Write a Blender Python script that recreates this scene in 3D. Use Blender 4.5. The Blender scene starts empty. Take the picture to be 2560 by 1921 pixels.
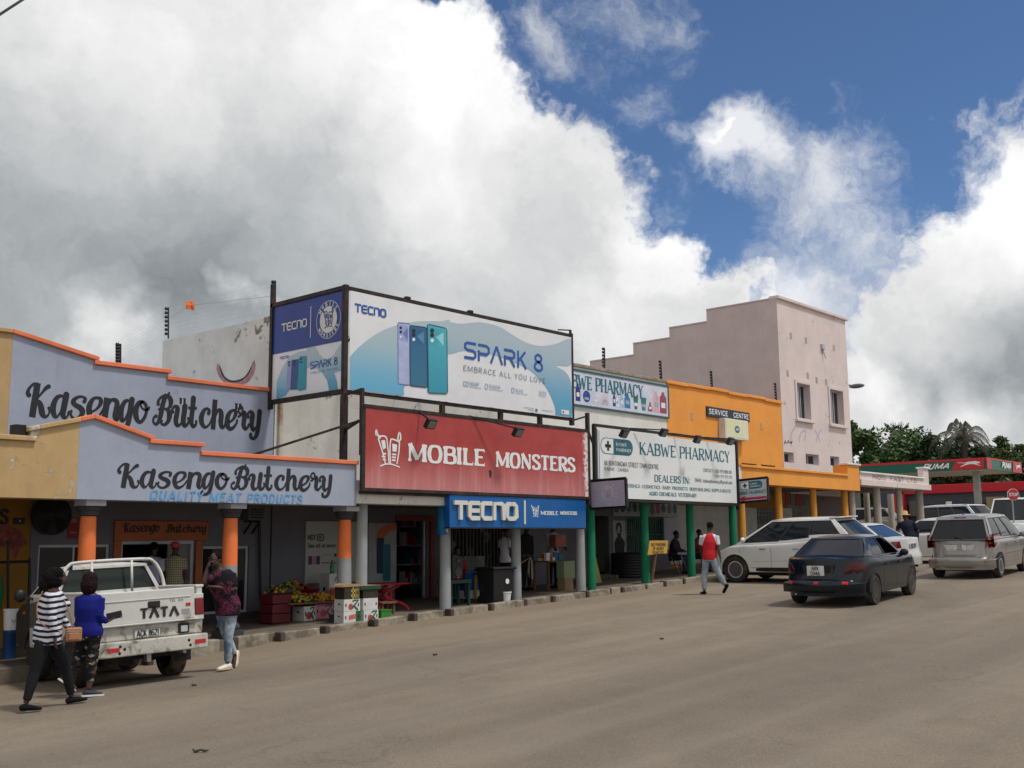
import bpy, bmesh, math, random
from math import sin, cos, pi, radians, sqrt, atan2
from mathutils import Vector, Matrix, noise
random.seed(7)
SC = bpy.context.scene
COL = SC.collection

# ------------------------------------------------------------------ camera
RM = Matrix(((0.66943377, -0.74282788, -0.00807226),
             (-0.10200392, -0.10267807, 0.98947077),
             (-0.73583532, -0.66156175, -0.14450753)))
F_PX, CX, CY, EYE = 2700.0, 1280.0, 960.5, 2.25
cam_d = bpy.data.cameras.new('camera'); cam = bpy.data.objects.new('camera', cam_d); COL.objects.link(cam)
cam_d.sensor_width = 36; cam_d.lens = 36*F_PX/2560; cam_d.clip_start = .1; cam_d.clip_end = 3000
cam.matrix_world = Matrix.Translation((0, 0, EYE)) @ RM.transposed().to_4x4()
SC.camera = cam
SC.view_settings.view_transform = 'Standard'; SC.view_settings.look = 'None'
SC.view_settings.exposure = 0; SC.view_settings.gamma = 1
SC.view_settings.use_curve_mapping = False
SC.cycles.max_bounces = 5; SC.cycles.diffuse_bounces = 3; SC.cycles.glossy_bounces = 3
SC.cycles.transparent_max_bounces = 8

# ------------------------------------------------------------------ node helper
class NT:
    def __init__(s, tree): s.t = tree; s.n = tree.nodes; s.l = tree.links
    def new(s, ty, **kw):
        nd = s.n.new(ty)
        for k, v in kw.items(): setattr(nd, k, v)
        return nd
    def _in(s, nd, i, v):
        if v is None: return
        if hasattr(v, 'is_output') or isinstance(v, bpy.types.NodeSocket): s.l.new(v, nd.inputs[i])
        else: nd.inputs[i].default_value = v
    def m(s, op, a, b=None, c=None, clamp=False):
        nd = s.new('ShaderNodeMath', operation=op, use_clamp=clamp)
        s._in(nd, 0, a); s._in(nd, 1, b); s._in(nd, 2, c); return nd.outputs[0]
    def vm(s, op, a, b=None, out=0, scale=None):
        nd = s.new('ShaderNodeVectorMath', operation=op)
        s._in(nd, 0, a); s._in(nd, 1, b)
        if scale is not None: s._in(nd, 3, scale)
        return nd.outputs[out]
    def mix(s, f, a, b):
        nd = s.new('ShaderNodeMix', data_type='RGBA'); s._in(nd, 0, f)
        s._in(nd, 6, c4(a)); s._in(nd, 7, c4(b)); return nd.outputs[2]
    def noise(s, vec, scale, detail=4, rough=.55, dist=0., out=0):
        nd = s.new('ShaderNodeTexNoise'); s._in(nd, 'Vector', vec)
        nd.inputs['Scale'].default_value = scale; nd.inputs['Detail'].default_value = detail
        nd.inputs['Roughness'].default_value = rough; nd.inputs['Distortion'].default_value = dist
        return nd.outputs[out]
    def ramp(s, f, lo, hi):
        nd = s.new('ShaderNodeMapRange', interpolation_type='SMOOTHSTEP')
        s._in(nd, 0, f); s._in(nd, 1, lo); s._in(nd, 2, hi); return nd.outputs[0]
    def sc(s, vec, v):
        nd = s.new('ShaderNodeMapping'); s._in(nd, 0, vec); nd.inputs['Scale'].default_value = v; return nd.outputs[0]
def c4(c):
    if isinstance(c, (tuple, list)) and len(c) == 3: return (c[0], c[1], c[2], 1)
    return c

# ------------------------------------------------------------------ sun and sky
SUN_EL, SUN_AZ = radians(63), radians(-72)      # azimuth from +X, counter-clockwise: behind the camera's right
sd = Vector((cos(SUN_EL)*cos(SUN_AZ), cos(SUN_EL)*sin(SUN_AZ), sin(SUN_EL)))
sun_d = bpy.data.lights.new('sun', 'SUN'); sun_d.energy = 2.3; sun_d.angle = radians(7); sun_d.color = (1, .965, .91)
sun = bpy.data.objects.new('sun', sun_d); COL.objects.link(sun)
sun.rotation_euler = sd.to_track_quat('Z', 'Y').to_euler()

def dirpx(x, y):
    d = RM.transposed() @ Vector((x-CX, -(y-CY), -F_PX)); return d.normalized()
world = bpy.data.worlds.new('World'); SC.world = world; world.use_nodes = True
w = NT(world.node_tree); w.n.clear()
tc = w.new('ShaderNodeTexCoord'); D = tc.outputs['Generated']
sky = w.new('ShaderNodeTexSky', sky_type='NISHITA', sun_disc=False, sun_elevation=SUN_EL, sun_rotation=pi/2-SUN_AZ, air_density=1.0, dust_density=.3, ozone_density=3.0, altitude=1180)
# domain warp of the view direction, two octaves
wn = w.noise(D, 5.5, 5, .6, 0, 1); wv = w.vm('SCALE', w.vm('SUBTRACT', wn, (.5, .5, .5)), scale=.16)
wn2 = w.noise(D, 22, 5, .62, 0, 1); wv2 = w.vm('SCALE', w.vm('SUBTRACT', wn2, (.5, .5, .5)), scale=.045)
DW = w.vm('ADD', w.vm('ADD', D, wv), wv2)
DS = w.vm('ADD', D, wv)
def blobs(lst, dom):
    f = None
    for (x, y, r, k) in lst:
        d = dirpx(x, y)
        dist = w.vm('DISTANCE', dom, tuple(d), out=1)
        v = w.m('MULTIPLY_ADD', dist, -k/(r/2700), k)      # k at centre, 0 at r
        f = v if f is None else w.m('SMOOTH_MAX', f, v, .12)
    return f
# cloud banks: (direction through which photo point, radius, strength)
BIG = [(-200, 150, 900, 1.3), (300, 350, 780, 1.3), (640, 560, 760, 1.2), (900, 420, 480, 1.15), (1130, 560, 440, 1.1), (1310, 640, 400, 1.0),
       (700, 200, 430, 1.1), (1050, 800, 700, 1.2), (1520, 760, 290, .95), (1720, 920, 310, .9), (1900, 1000, 270, .8), (-700, 600, 1300, 1.3),
       (1775, 400, 100, .42), (960, 150, 150, .8), (1085, 90, 90, .55),
       (2640, 720, 370, 1.15), (2490, 840, 290, 1.05), (2330, 930, 240, 1.0), (2400, 1060, 400, 1.1), (2900, 900, 700, 1.2), (2150, 1070, 230, .8)]
WISP = [(1430, 120, 200, .75), (1570, 60, 190, .7), (1650, 240, 150, .6), (1660, 110, 150, .7), (2060, 480, 280, .95), (1880, 420, 190, 1.1), (1790, 395, 150, 1.6), (2150, 620, 280, .9), (1980, 570, 230, .9),
        (2040, 780, 330, 1.2), (1680, 500, 120, .7), (2280, 800, 160, .5)]
DARK = [(250, 1050, 480, 1.0), (60, 1150, 600, 1.2), (430, 720, 560, .9), (820, 760, 420, .6), (-300, 900, 900, 1.1), (700, 520, 420, .45), (560, 880, 300, .6),
        (2480, 960, 190, 1.05), (2640, 900, 260, 1.1), (2300, 990, 130, .7), (1480, 690, 260, .22), (1230, 860, 260, .3)]
BRIGHT = [(340, 830, 150, 1.0), (600, 720, 60, .7), (1080, 230, 330, .9), (820, 130, 300, .7), (1130, 420, 260, .6), (1620, 620, 160, .7), (1790, 390, 150, .8),
          (2560, 560, 220, 1.0), (2450, 1060, 140, .8), (1500, 760, 160, .5), (2180, 1010, 120, .7), (200, 60, 420, .6), (1950, 760, 110, .6), (260, 900, 110, .8)]
fb = blobs(BIG, DW)
n1 = w.noise(DW, 9, 9, .64); 
field = w.m('ADD', fb, w.m('MULTIPLY', w.m('SUBTRACT', n1, .5), .80))
# the rest of the sky dome, outside the frame: broken cumulus of the same kind
away = w.ramp(w.vm('DISTANCE', D, tuple(dirpx(1280, 900)), out=1), .62, .95)
nf = w.noise(w.sc(DW, (1, 1, 1.6)), 2.6, 7, .55)
field = w.m('MAXIMUM', field, w.m('MULTIPLY', away, w.m('MULTIPLY', w.m('SUBTRACT', nf, .38), 5)))
dens = w.ramp(field, .11, .31)
wf = blobs(WISP, DW); wn3 = w.noise(w.sc(DW, (1, 1, 1)), 11, 9, .68)
wd = w.ramp(w.m('ADD', wf, w.m('MULTIPLY', w.m('SUBTRACT', wn3, .56), 1.9)), .12, 1.15)
dens = w.m('MAXIMUM', dens, w.m('MULTIPLY', wd, .80))
dk = w.m('MAXIMUM', blobs(DARK, DS), 0.0); br = w.m('MAXIMUM', blobs(BRIGHT, DW), 0.0)
n2 = w.noise(DW, 6.5, 9, .6); n4 = w.noise(DW, 16, 8, .62)
# radiance of the cloud: white rims, grey bases
lum = w.m('ADD', .71, w.m('MULTIPLY', w.m('SUBTRACT', n2, .5), .40))
lum = w.m('ADD', lum, w.m('MULTIPLY', w.m('SUBTRACT', n4, .5), .20))
lum = w.m('ADD', lum, w.m('MULTIPLY', w.ramp(field, .75, .15), .16))
lum = w.m('SUBTRACT', lum, w.m('MULTIPLY', w.m('MINIMUM', dk, 1.0), .45))
lum = w.m('ADD', lum, w.m('MULTIPLY', w.m('MINIMUM', br, .9), .40))
lum = w.m('MULTIPLY', w.m('MINIMUM', w.m('MAXIMUM', lum, .17), 1.0), 10.0)
greyt = w.mix(w.ramp(lum, 2.0, 8.5), (.86, .95, 1.0), (1, 1, 1))
cloudc = w.vm('MULTIPLY', greyt, w.vm('SCALE', (1, 1, 1), scale=lum))
skyc = w.vm('MULTIPLY', sky.outputs[0], (.70, .84, .98))
mixc = w.mix(dens, skyc, cloudc)
bg = w.new('ShaderNodeBackground'); w.l.new(mixc, bg.inputs[0]); bg.inputs[1].default_value = .1
wo = w.new('ShaderNodeOutputWorld'); w.l.new(bg.outputs[0], wo.inputs[0])

# ------------------------------------------------------------------ place: street falls to the left, rises to the right
def gz(x):
    if x > 42: return .041*42 + .6*(1-math.exp(-(x-42)*.041/.6))
    if x < -30: return -.041*30
    return .041*x
def dip(x, y):                                # the gutter in front of the first shops
    s = lambda t: (lambda q: q*q*(3-2*q))(min(1, max(0, t)))
    return .13*s((13.5-x)/4)*s((y-14.0)/2.6)
def ray(x, y): return RM.transposed() @ Vector((x-CX, -(y-CY), -F_PX))
def P(x, y, Y):                        # photo point on the facade-parallel plane at distance Y
    d = ray(x, y); t = Y/d.y; return Vector((d.x*t, Y, EYE+d.z*t))
def PX(x, y, X):
    d = ray(x, y); t = X/d.x; return Vector((X, d.y*t, EYE+d.z*t))
def G(x, y, off=0.):
    d = ray(x, y); g = .041; t = (off-EYE)/(d.z-g*d.x); return Vector((d.x*t, d.y*t, EYE+d.z*t))

# ------------------------------------------------------------------ objects
ORG = {}
def tag(o, label=None, cat=None, group=None, kind=None):
    if label: o['label'] = label
    if cat: o['category'] = cat
    if group: o['group'] = group
    if kind: o['kind'] = kind
    return o
def thing(name, label, cat, loc=(0, 0, 0), rz=0., group=None, tilt=False, kind=None):
    o = bpy.data.objects.new(name, None); COL.objects.link(o); o.location = loc
    o.empty_display_size = .2
    if tilt: o.rotation_euler = (Matrix.Rotation(-math.atan(.041), 3, 'Y') @ Matrix.Rotation(rz, 3, 'Z')).to_euler()
    else: o.rotation_euler = (0, 0, rz)
    ORG[o.name] = Vector(loc) if (rz == 0 and not tilt) else Vector((0, 0, 0))
    return tag(o, label, cat, group, kind)
class MB:
    def __init__(s): s.v = []; s.f = []; s.mi = []; s.cur = 0
    def add(s, vs, fs):
        b = len(s.v); s.v += [tuple(v) for v in vs]
        for f in fs: s.f.append(tuple(b+i for i in f)); s.mi.append(s.cur)
        return s
    def box(s, x0, x1, y0, y1, z0, z1):
        return s.add([(x0,y0,z0),(x1,y0,z0),(x1,y1,z0),(x0,y1,z0),(x0,y0,z1),(x1,y0,z1),(x1,y1,z1),(x0,y1,z1)],
                     [(0,3,2,1),(4,5,6,7),(0,1,5,4),(1,2,6,5),(2,3,7,6),(3,0,4,7)])
    def obox(s, c, ax, ay, az, hx, hy, hz):
        c = Vector(c); vs = []
        for sz in (-1, 1):
            for a, b in ((-1,-1),(1,-1),(1,1),(-1,1)): vs.append(c+Vector(ax)*a*hx+Vector(ay)*b*hy+Vector(az)*sz*hz)
        return s.add(vs, [(0,3,2,1),(4,5,6,7),(0,1,5,4),(1,2,6,5),(2,3,7,6),(3,0,4,7)])
    def bar(s, p0, p1, w_, h_=None, up=(0,0,1)):
        p0 = Vector(p0); p1 = Vector(p1); d = p1-p0; L = d.length
        if L < 1e-6: return s
        d.normalize(); u = Vector(up)
        if abs(d.dot(u)) > .98: u = Vector((1,0,0))
        a = d.cross(u).normalized(); b = a.cross(d).normalized(); h_ = h_ or w_
        return s.obox((p0+p1)/2, d, a, b, L/2, w_/2, h_/2)
    def tube(s, pts, r, n=10, caps=True):
        pts = [Vector(p) for p in pts]; rs = r if isinstance(r, (list, tuple)) else [r]*len(pts)
        ref = None; rings = []
        for i, p in enumerate(pts):
            d = (pts[min(i+1, len(pts)-1)]-pts[max(i-1, 0)]).normalized()
            if ref is None:
                ref = Vector((0,0,1)) if abs(d.z) < .9 else Vector((1,0,0))
            a = (ref - d*ref.dot(d)).normalized(); b = d.cross(a); ref = a
            rings.append([p+(a*cos(2*pi*k/n)+b*sin(2*pi*k/n))*rs[i] for k in range(n)])
        vs = [q for rg in rings for q in rg]; fs = []
        for i in range(len(rings)-1):
            for k in range(n):
                k2 = (k+1) % n; fs.append((i*n+k, i*n+k2, (i+1)*n+k2, (i+1)*n+k))
        if caps: fs.append(tuple(range(n-1, -1, -1))); fs.append(tuple(range((len(rings)-1)*n, len(rings)*n)))
        return s.add(vs, fs)
    def lathe(s, prof, c=(0,0,0), n=20, axis='z'):
        c = Vector(c); vs = []
        for r, z in prof:
            for k in range(n):
                a = 2*pi*k/n; p = (r*cos(a), r*sin(a), z)
                if axis == 'y': p = (p[0], p[2], p[1])
                if axis == 'x': p = (p[2], p[0], p[1])
                vs.append(c+Vector(p))
        fs = []
        for i in range(len(prof)-1):
            for k in range(n):
                k2 = (k+1) % n; fs.append((i*n+k, i*n+k2, (i+1)*n+k2, (i+1)*n+k))
        fs.append(tuple(range(n-1, -1, -1))); fs.append(tuple(range((len(prof)-1)*n, len(prof)*n)))
        return s.add(vs, fs)
    def prism(s, poly, y0, y1):          # polygon in (x, z) extruded along y
        n = len(poly); vs = [(x, y0, z) for x, z in poly]+[(x, y1, z) for x, z in poly]
        fs = [tuple(range(n)), tuple(range(2*n-1, n-1, -1))]
        for k in range(n): k2 = (k+1) % n; fs.append((k, n+k, n+k2, k2))
        return s.add(vs, fs)
    def prismx(s, poly, x0, x1):         # polygon in (y, z) extruded along x
        n = len(poly); vs = [(x0, y, z) for y, z in poly]+[(x1, y, z) for y, z in poly]
        fs = [tuple(range(n)), tuple(range(2*n-1, n-1, -1))]
        for k in range(n): k2 = (k+1) % n; fs.append((k, n+k, n+k2, k2))
        return s.add(vs, fs)
    def ball(s, c, r, n=8, m=6):
        c = Vector(c); r = Vector(r) if isinstance(r, (tuple, list, Vector)) else Vector((r, r, r)); vs = [c+Vector((0,0,-r.z))]
        for j in range(1, m):
            t = -pi/2+pi*j/m
            for k in range(n): a = 2*pi*k/n; vs.append(c+Vector((r.x*cos(t)*cos(a), r.y*cos(t)*sin(a), r.z*sin(t))))
        vs.append(c+Vector((0,0,r.z))); fs = []
        for k in range(n): fs.append((0, 1+(k+1) % n, 1+k)); fs.append((len(vs)-1, 1+(m-2)*n+k, 1+(m-2)*n+(k+1) % n))
        for j in range(m-2):
            for k in range(n): k2 = (k+1) % n; fs.append((1+j*n+k, 1+j*n+k2, 1+(j+1)*n+k2, 1+(j+1)*n+k))
        return s.add(vs, fs)
    def build(s, name, mats, parent=None, smooth=False, bevel=0., seg=2, fix=True, angle=None, org=None):
        o0 = Vector((0,0,0))
        if parent is not None: o0 = ORG.get(parent.name, o0)
        if org is not None: o0 = Vector(org)
        me = bpy.data.meshes.new(name)
        me.from_pydata([(v[0]-o0.x, v[1]-o0.y, v[2]-o0.z) for v in s.v], [], s.f)
        if not isinstance(mats, (list, tuple)): mats = [mats]
        for m_ in mats: me.materials.append(m_)
        if len(mats) > 1: me.polygons.foreach_set('material_index', s.mi)
        if fix:
            bm = bmesh.new(); bm.from_mesh(me); bmesh.ops.recalc_face_normals(bm, faces=bm.faces); bm.to_mesh(me); bm.free()
        if smooth:
            me.polygons.foreach_set('use_smooth', [True]*len(me.polygons))
            if angle is not None: me.set_sharp_from_angle(angle=radians(angle))
        me.update()
        o = bpy.data.objects.new(name, me); COL.objects.link(o)
        ORG[o.name] = o0
        if parent is not None: o.parent = parent
        elif org is not None: o.location = org
        if bevel:
            b = o.modifiers.new('bevel', 'BEVEL'); b.width = bevel; b.segments = seg; b.limit_method = 'ANGLE'; b.angle_limit = radians(35)
        return o
def build_each(mb, name, mt, parent):          # every 8-corner bar its own part
    for k in range(0, len(mb.v), 8):
        m2 = MB(); m2.v = mb.v[k:k+8]; m2.f = [tuple(i-k for i in f) for f in mb.f[k//8*6:k//8*6+6]]; m2.mi = [0]*6; m2.build(name, mt, parent)
def copy_tree(o, parent=None, loc=None, rz=None, label=None):
    c = o.copy(); COL.objects.link(c); ORG[c.name] = ORG.get(o.name, Vector((0,0,0)))
    if parent is not None: c.parent = parent
    for ch in [q for q in o.children]: copy_tree(ch, c)
    if loc is not None: c.location = loc
    if rz is not None: c.rotation_euler = (0, 0, rz)
    if label: c['label'] = label
    return c

# ------------------------------------------------------------------ materials
def mat(name, col, rough=.7, metal=0., var=.12, vs=3., bump=0., bs=60., spec=.4, coat=0., dirt=None, dirt_amt=0., dscale=2.):
    m_ = bpy.data.materials.new(name); m_.use_nodes = True; t = NT(m_.node_tree)
    p = t.n['Principled BSDF']; co = t.new('ShaderNodeTexCoord').outputs['Object']
    nz = t.noise(co, vs, 6, .6)
    k = t.ramp(nz, .25, .75)
    lo = tuple(max(0, c*(1-var)) for c in col); hi = tuple(min(1, c*(1+var)) for c in col)
    c_ = t.mix(k, lo, hi)
    if dirt is not None:
        dn = t.noise(co, dscale, 8, .65, .5); c_ = t.mix(t.m('MULTIPLY', t.ramp(dn, .62-dirt_amt*.5, .78-dirt_amt*.4), .85), c_, dirt)
    t.l.new(c_, p.inputs['Base Color'])
    p.inputs['Roughness'].default_value = rough; p.inputs['Metallic'].default_value = metal
    p.inputs['Specular IOR Level'].default_value = spec; p.inputs['Coat Weight'].default_value = coat
    p.inputs['Coat Roughness'].default_value = .06
    if bump:
        b = t.new('ShaderNodeBump'); b.inputs['Strength'].default_value = min(1, bump); b.inputs['Distance'].default_value = .01
        t.l.new(t.noise(co, bs, 5, .6), b.inputs['Height']); t.l.new(b.outputs[0], p.inputs['Normal'])
    return m_
def plaster(name, col, peel=None, amt=.0, pscale=1.2, streak=.15, stain=(.12,.10,.08), base_stain=0., grain=.35, mould=None, mz=None, blotch=.10):
    """painted plaster: mottling, rain streaks, flaked patches that bare an older coat, mould along the top edge (height mz)"""
    m_ = bpy.data.materials.new(name); m_.use_nodes = True; t = NT(m_.node_tree)
    p = t.n['Principled BSDF']; co = t.new('ShaderNodeTexCoord').outputs['Object']
    n0 = t.noise(co, .9, 7, .62); n1_ = t.noise(co, 7, 6, .6)
    c_ = t.mix(t.ramp(n0, .3, .7), tuple(c*(1-blotch) for c in col), tuple(min(1, c*(1+blotch)) for c in col))
    c_ = t.mix(t.m('MULTIPLY', t.ramp(n1_, .35, .8), .14), c_, tuple(c*.8 for c in col))
    st = t.noise(t.sc(co, (5, 5, .22)), 1.4, 6, .7)
    c_ = t.mix(t.m('MULTIPLY', t.ramp(st, .5, .85), streak), c_, stain)
    fine = t.noise(co, 45, 4, .6)
    c_ = t.mix(t.m('MULTIPLY', t.ramp(fine, .55, .8), .12), c_, stain)
    h = t.noise(co, 55, 4, .6)
    if peel is not None:
        pn = t.noise(co, pscale, 10, .72, .8); pm = t.ramp(pn, .70-amt, .725-amt)
        gate = t.ramp(t.noise(co, .55, 3, .5), .42, .58); pm = t.m('MULTIPLY', pm, gate)
        pc = t.mix(t.ramp(t.noise(co, 9, 5, .6), .4, .6), peel, tuple(c*.6 for c in peel))
        edge = t.m('MULTIPLY', t.ramp(pn, .685-amt, .70-amt), gate)
        c_ = t.mix(t.m('MULTIPLY', edge, .55), c_, tuple(c*.45 for c in col)); c_ = t.mix(pm, c_, pc)
        h = t.m('SUBTRACT', h, t.m('MULTIPLY', pm, 1.5))
    if mould is not None:
        sp = t.new('ShaderNodeSeparateXYZ'); t.l.new(co, sp.inputs[0])
        zz = t.ramp(sp.outputs[2], mz-.9, mz+.05)
        mn = t.noise(t.sc(co, (2.2, 2.2, 1.1)), 1.5, 9, .75, .6)
        c_ = t.mix(t.m('MULTIPLY', t.ramp(t.m('ADD', t.m('MULTIPLY', zz, .34), mn), .74, .86), .85), c_, mould)
    t.l.new(c_, p.inputs['Base Color']); p.inputs['Roughness'].default_value = .85; p.inputs['Specular IOR Level'].default_value = .25
    b = t.new('ShaderNodeBump'); b.inputs['Strength'].default_value = grain; b.inputs['Distance'].default_value = .012
    t.l.new(h, b.inputs['Height']); t.l.new(b.outputs[0], p.inputs['Normal'])
    return m_
def glass(name, col=(.02,.022,.025), rough=.04, tr=.0):
    m_ = bpy.data.materials.new(name); m_.use_nodes = True; t = NT(m_.node_tree); p = t.n['Principled BSDF']
    p.inputs['Base Color'].default_value = c4(col); p.inputs['Roughness'].default_value = rough; p.inputs['Specular IOR Level'].default_value = .32
    if tr:
        tb = t.new('ShaderNodeBsdfTransparent'); tb.inputs[0].default_value = c4(tuple(min(1, c) for c in (.75, .82, .8)))
        mx = t.new('ShaderNodeMixShader'); mx.inputs[0].default_value = 1-tr
        t.l.new(tb.outputs[0], mx.inputs[1]); t.l.new(p.outputs[0], mx.inputs[2]); t.l.new(mx.outputs[0], t.n['Material Output'].inputs[0])
    return m_
# ------------------------------------------------------------------ lettering: stroke fonts drawn as ribbons
def spline(pts, sub=6):
    if len(pts) < 3: return pts
    out = []
    for i in range(len(pts)-1):
        p0 = pts[max(i-1, 0)]; p1 = pts[i]; p2 = pts[i+1]; p3 = pts[min(i+2, len(pts)-1)]
        for k in range(sub):
            t = k/sub
            out.append(tuple(.5*((2*b)+(c-a)*t+(2*a-5*b+4*c-d)*t*t+(-a+3*b-3*c+d)*t**3) for a, b, c, d in zip(p0, p1, p2, p3)))
    out.append(pts[-1]); return out
def ribbon(mb, pts, M, off, cap=False, thick=0.):
    """pts: (u, v, width); M maps (u, v, offset) to 3-D"""
    n = len(pts); Lf = []; Rt = []
    for i in range(n):
        a = pts[max(i-1, 0)]; b = pts[min(i+1, n-1)]
        dx, dy = b[0]-a[0], b[1]-a[1]; L = math.hypot(dx, dy) or 1e-9; nx, ny = -dy/L, dx/L; w_ = pts[i][2]/2
        if 0 < i < n-1:                          # mitre
            c_ = pts[i]; d1 = (c_[0]-pts[i-1][0], c_[1]-pts[i-1][1]); l1 = math.hypot(*d1) or 1e-9
            cs = abs((-d1[1]/l1)*nx+(d1[0]/l1)*ny); w_ /= max(cs, .6)
        Lf.append((pts[i][0]+nx*w_, pts[i][1]+ny*w_)); Rt.append((pts[i][0]-nx*w_, pts[i][1]-ny*w_))
    poly = Lf+Rt[::-1]
    if cap:
        def arc(c, d, w_): 
            a0 = atan2(d[1], d[0]); return [(c[0]+w_*cos(a0-pi/2+pi*k/6), c[1]+w_*sin(a0-pi/2+pi*k/6)) for k in range(7)]
        for c, q in ((pts[0], pts[1]), (pts[-1], pts[-2])):
            pl = arc(c, (c[0]-q[0], c[1]-q[1]), c[2]/2); mb.add([M(x, y, off) for x, y in pl], [tuple(range(len(pl)))])
    vs = [M(x, y, off) for x, y in Lf]+[M(x, y, off) for x, y in Rt]
    mb.add(vs, [(i, i+1, n+i+1, n+i) for i in range(n-1)])
    if thick:
        vs = [M(x, y, off) for x, y in poly]+[M(x, y, off-thick) for x, y in poly]; m_ = len(poly)
        mb.add(vs, [(i, (i+1) % m_, m_+(i+1) % m_, m_+i) for i in range(m_)])
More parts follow.
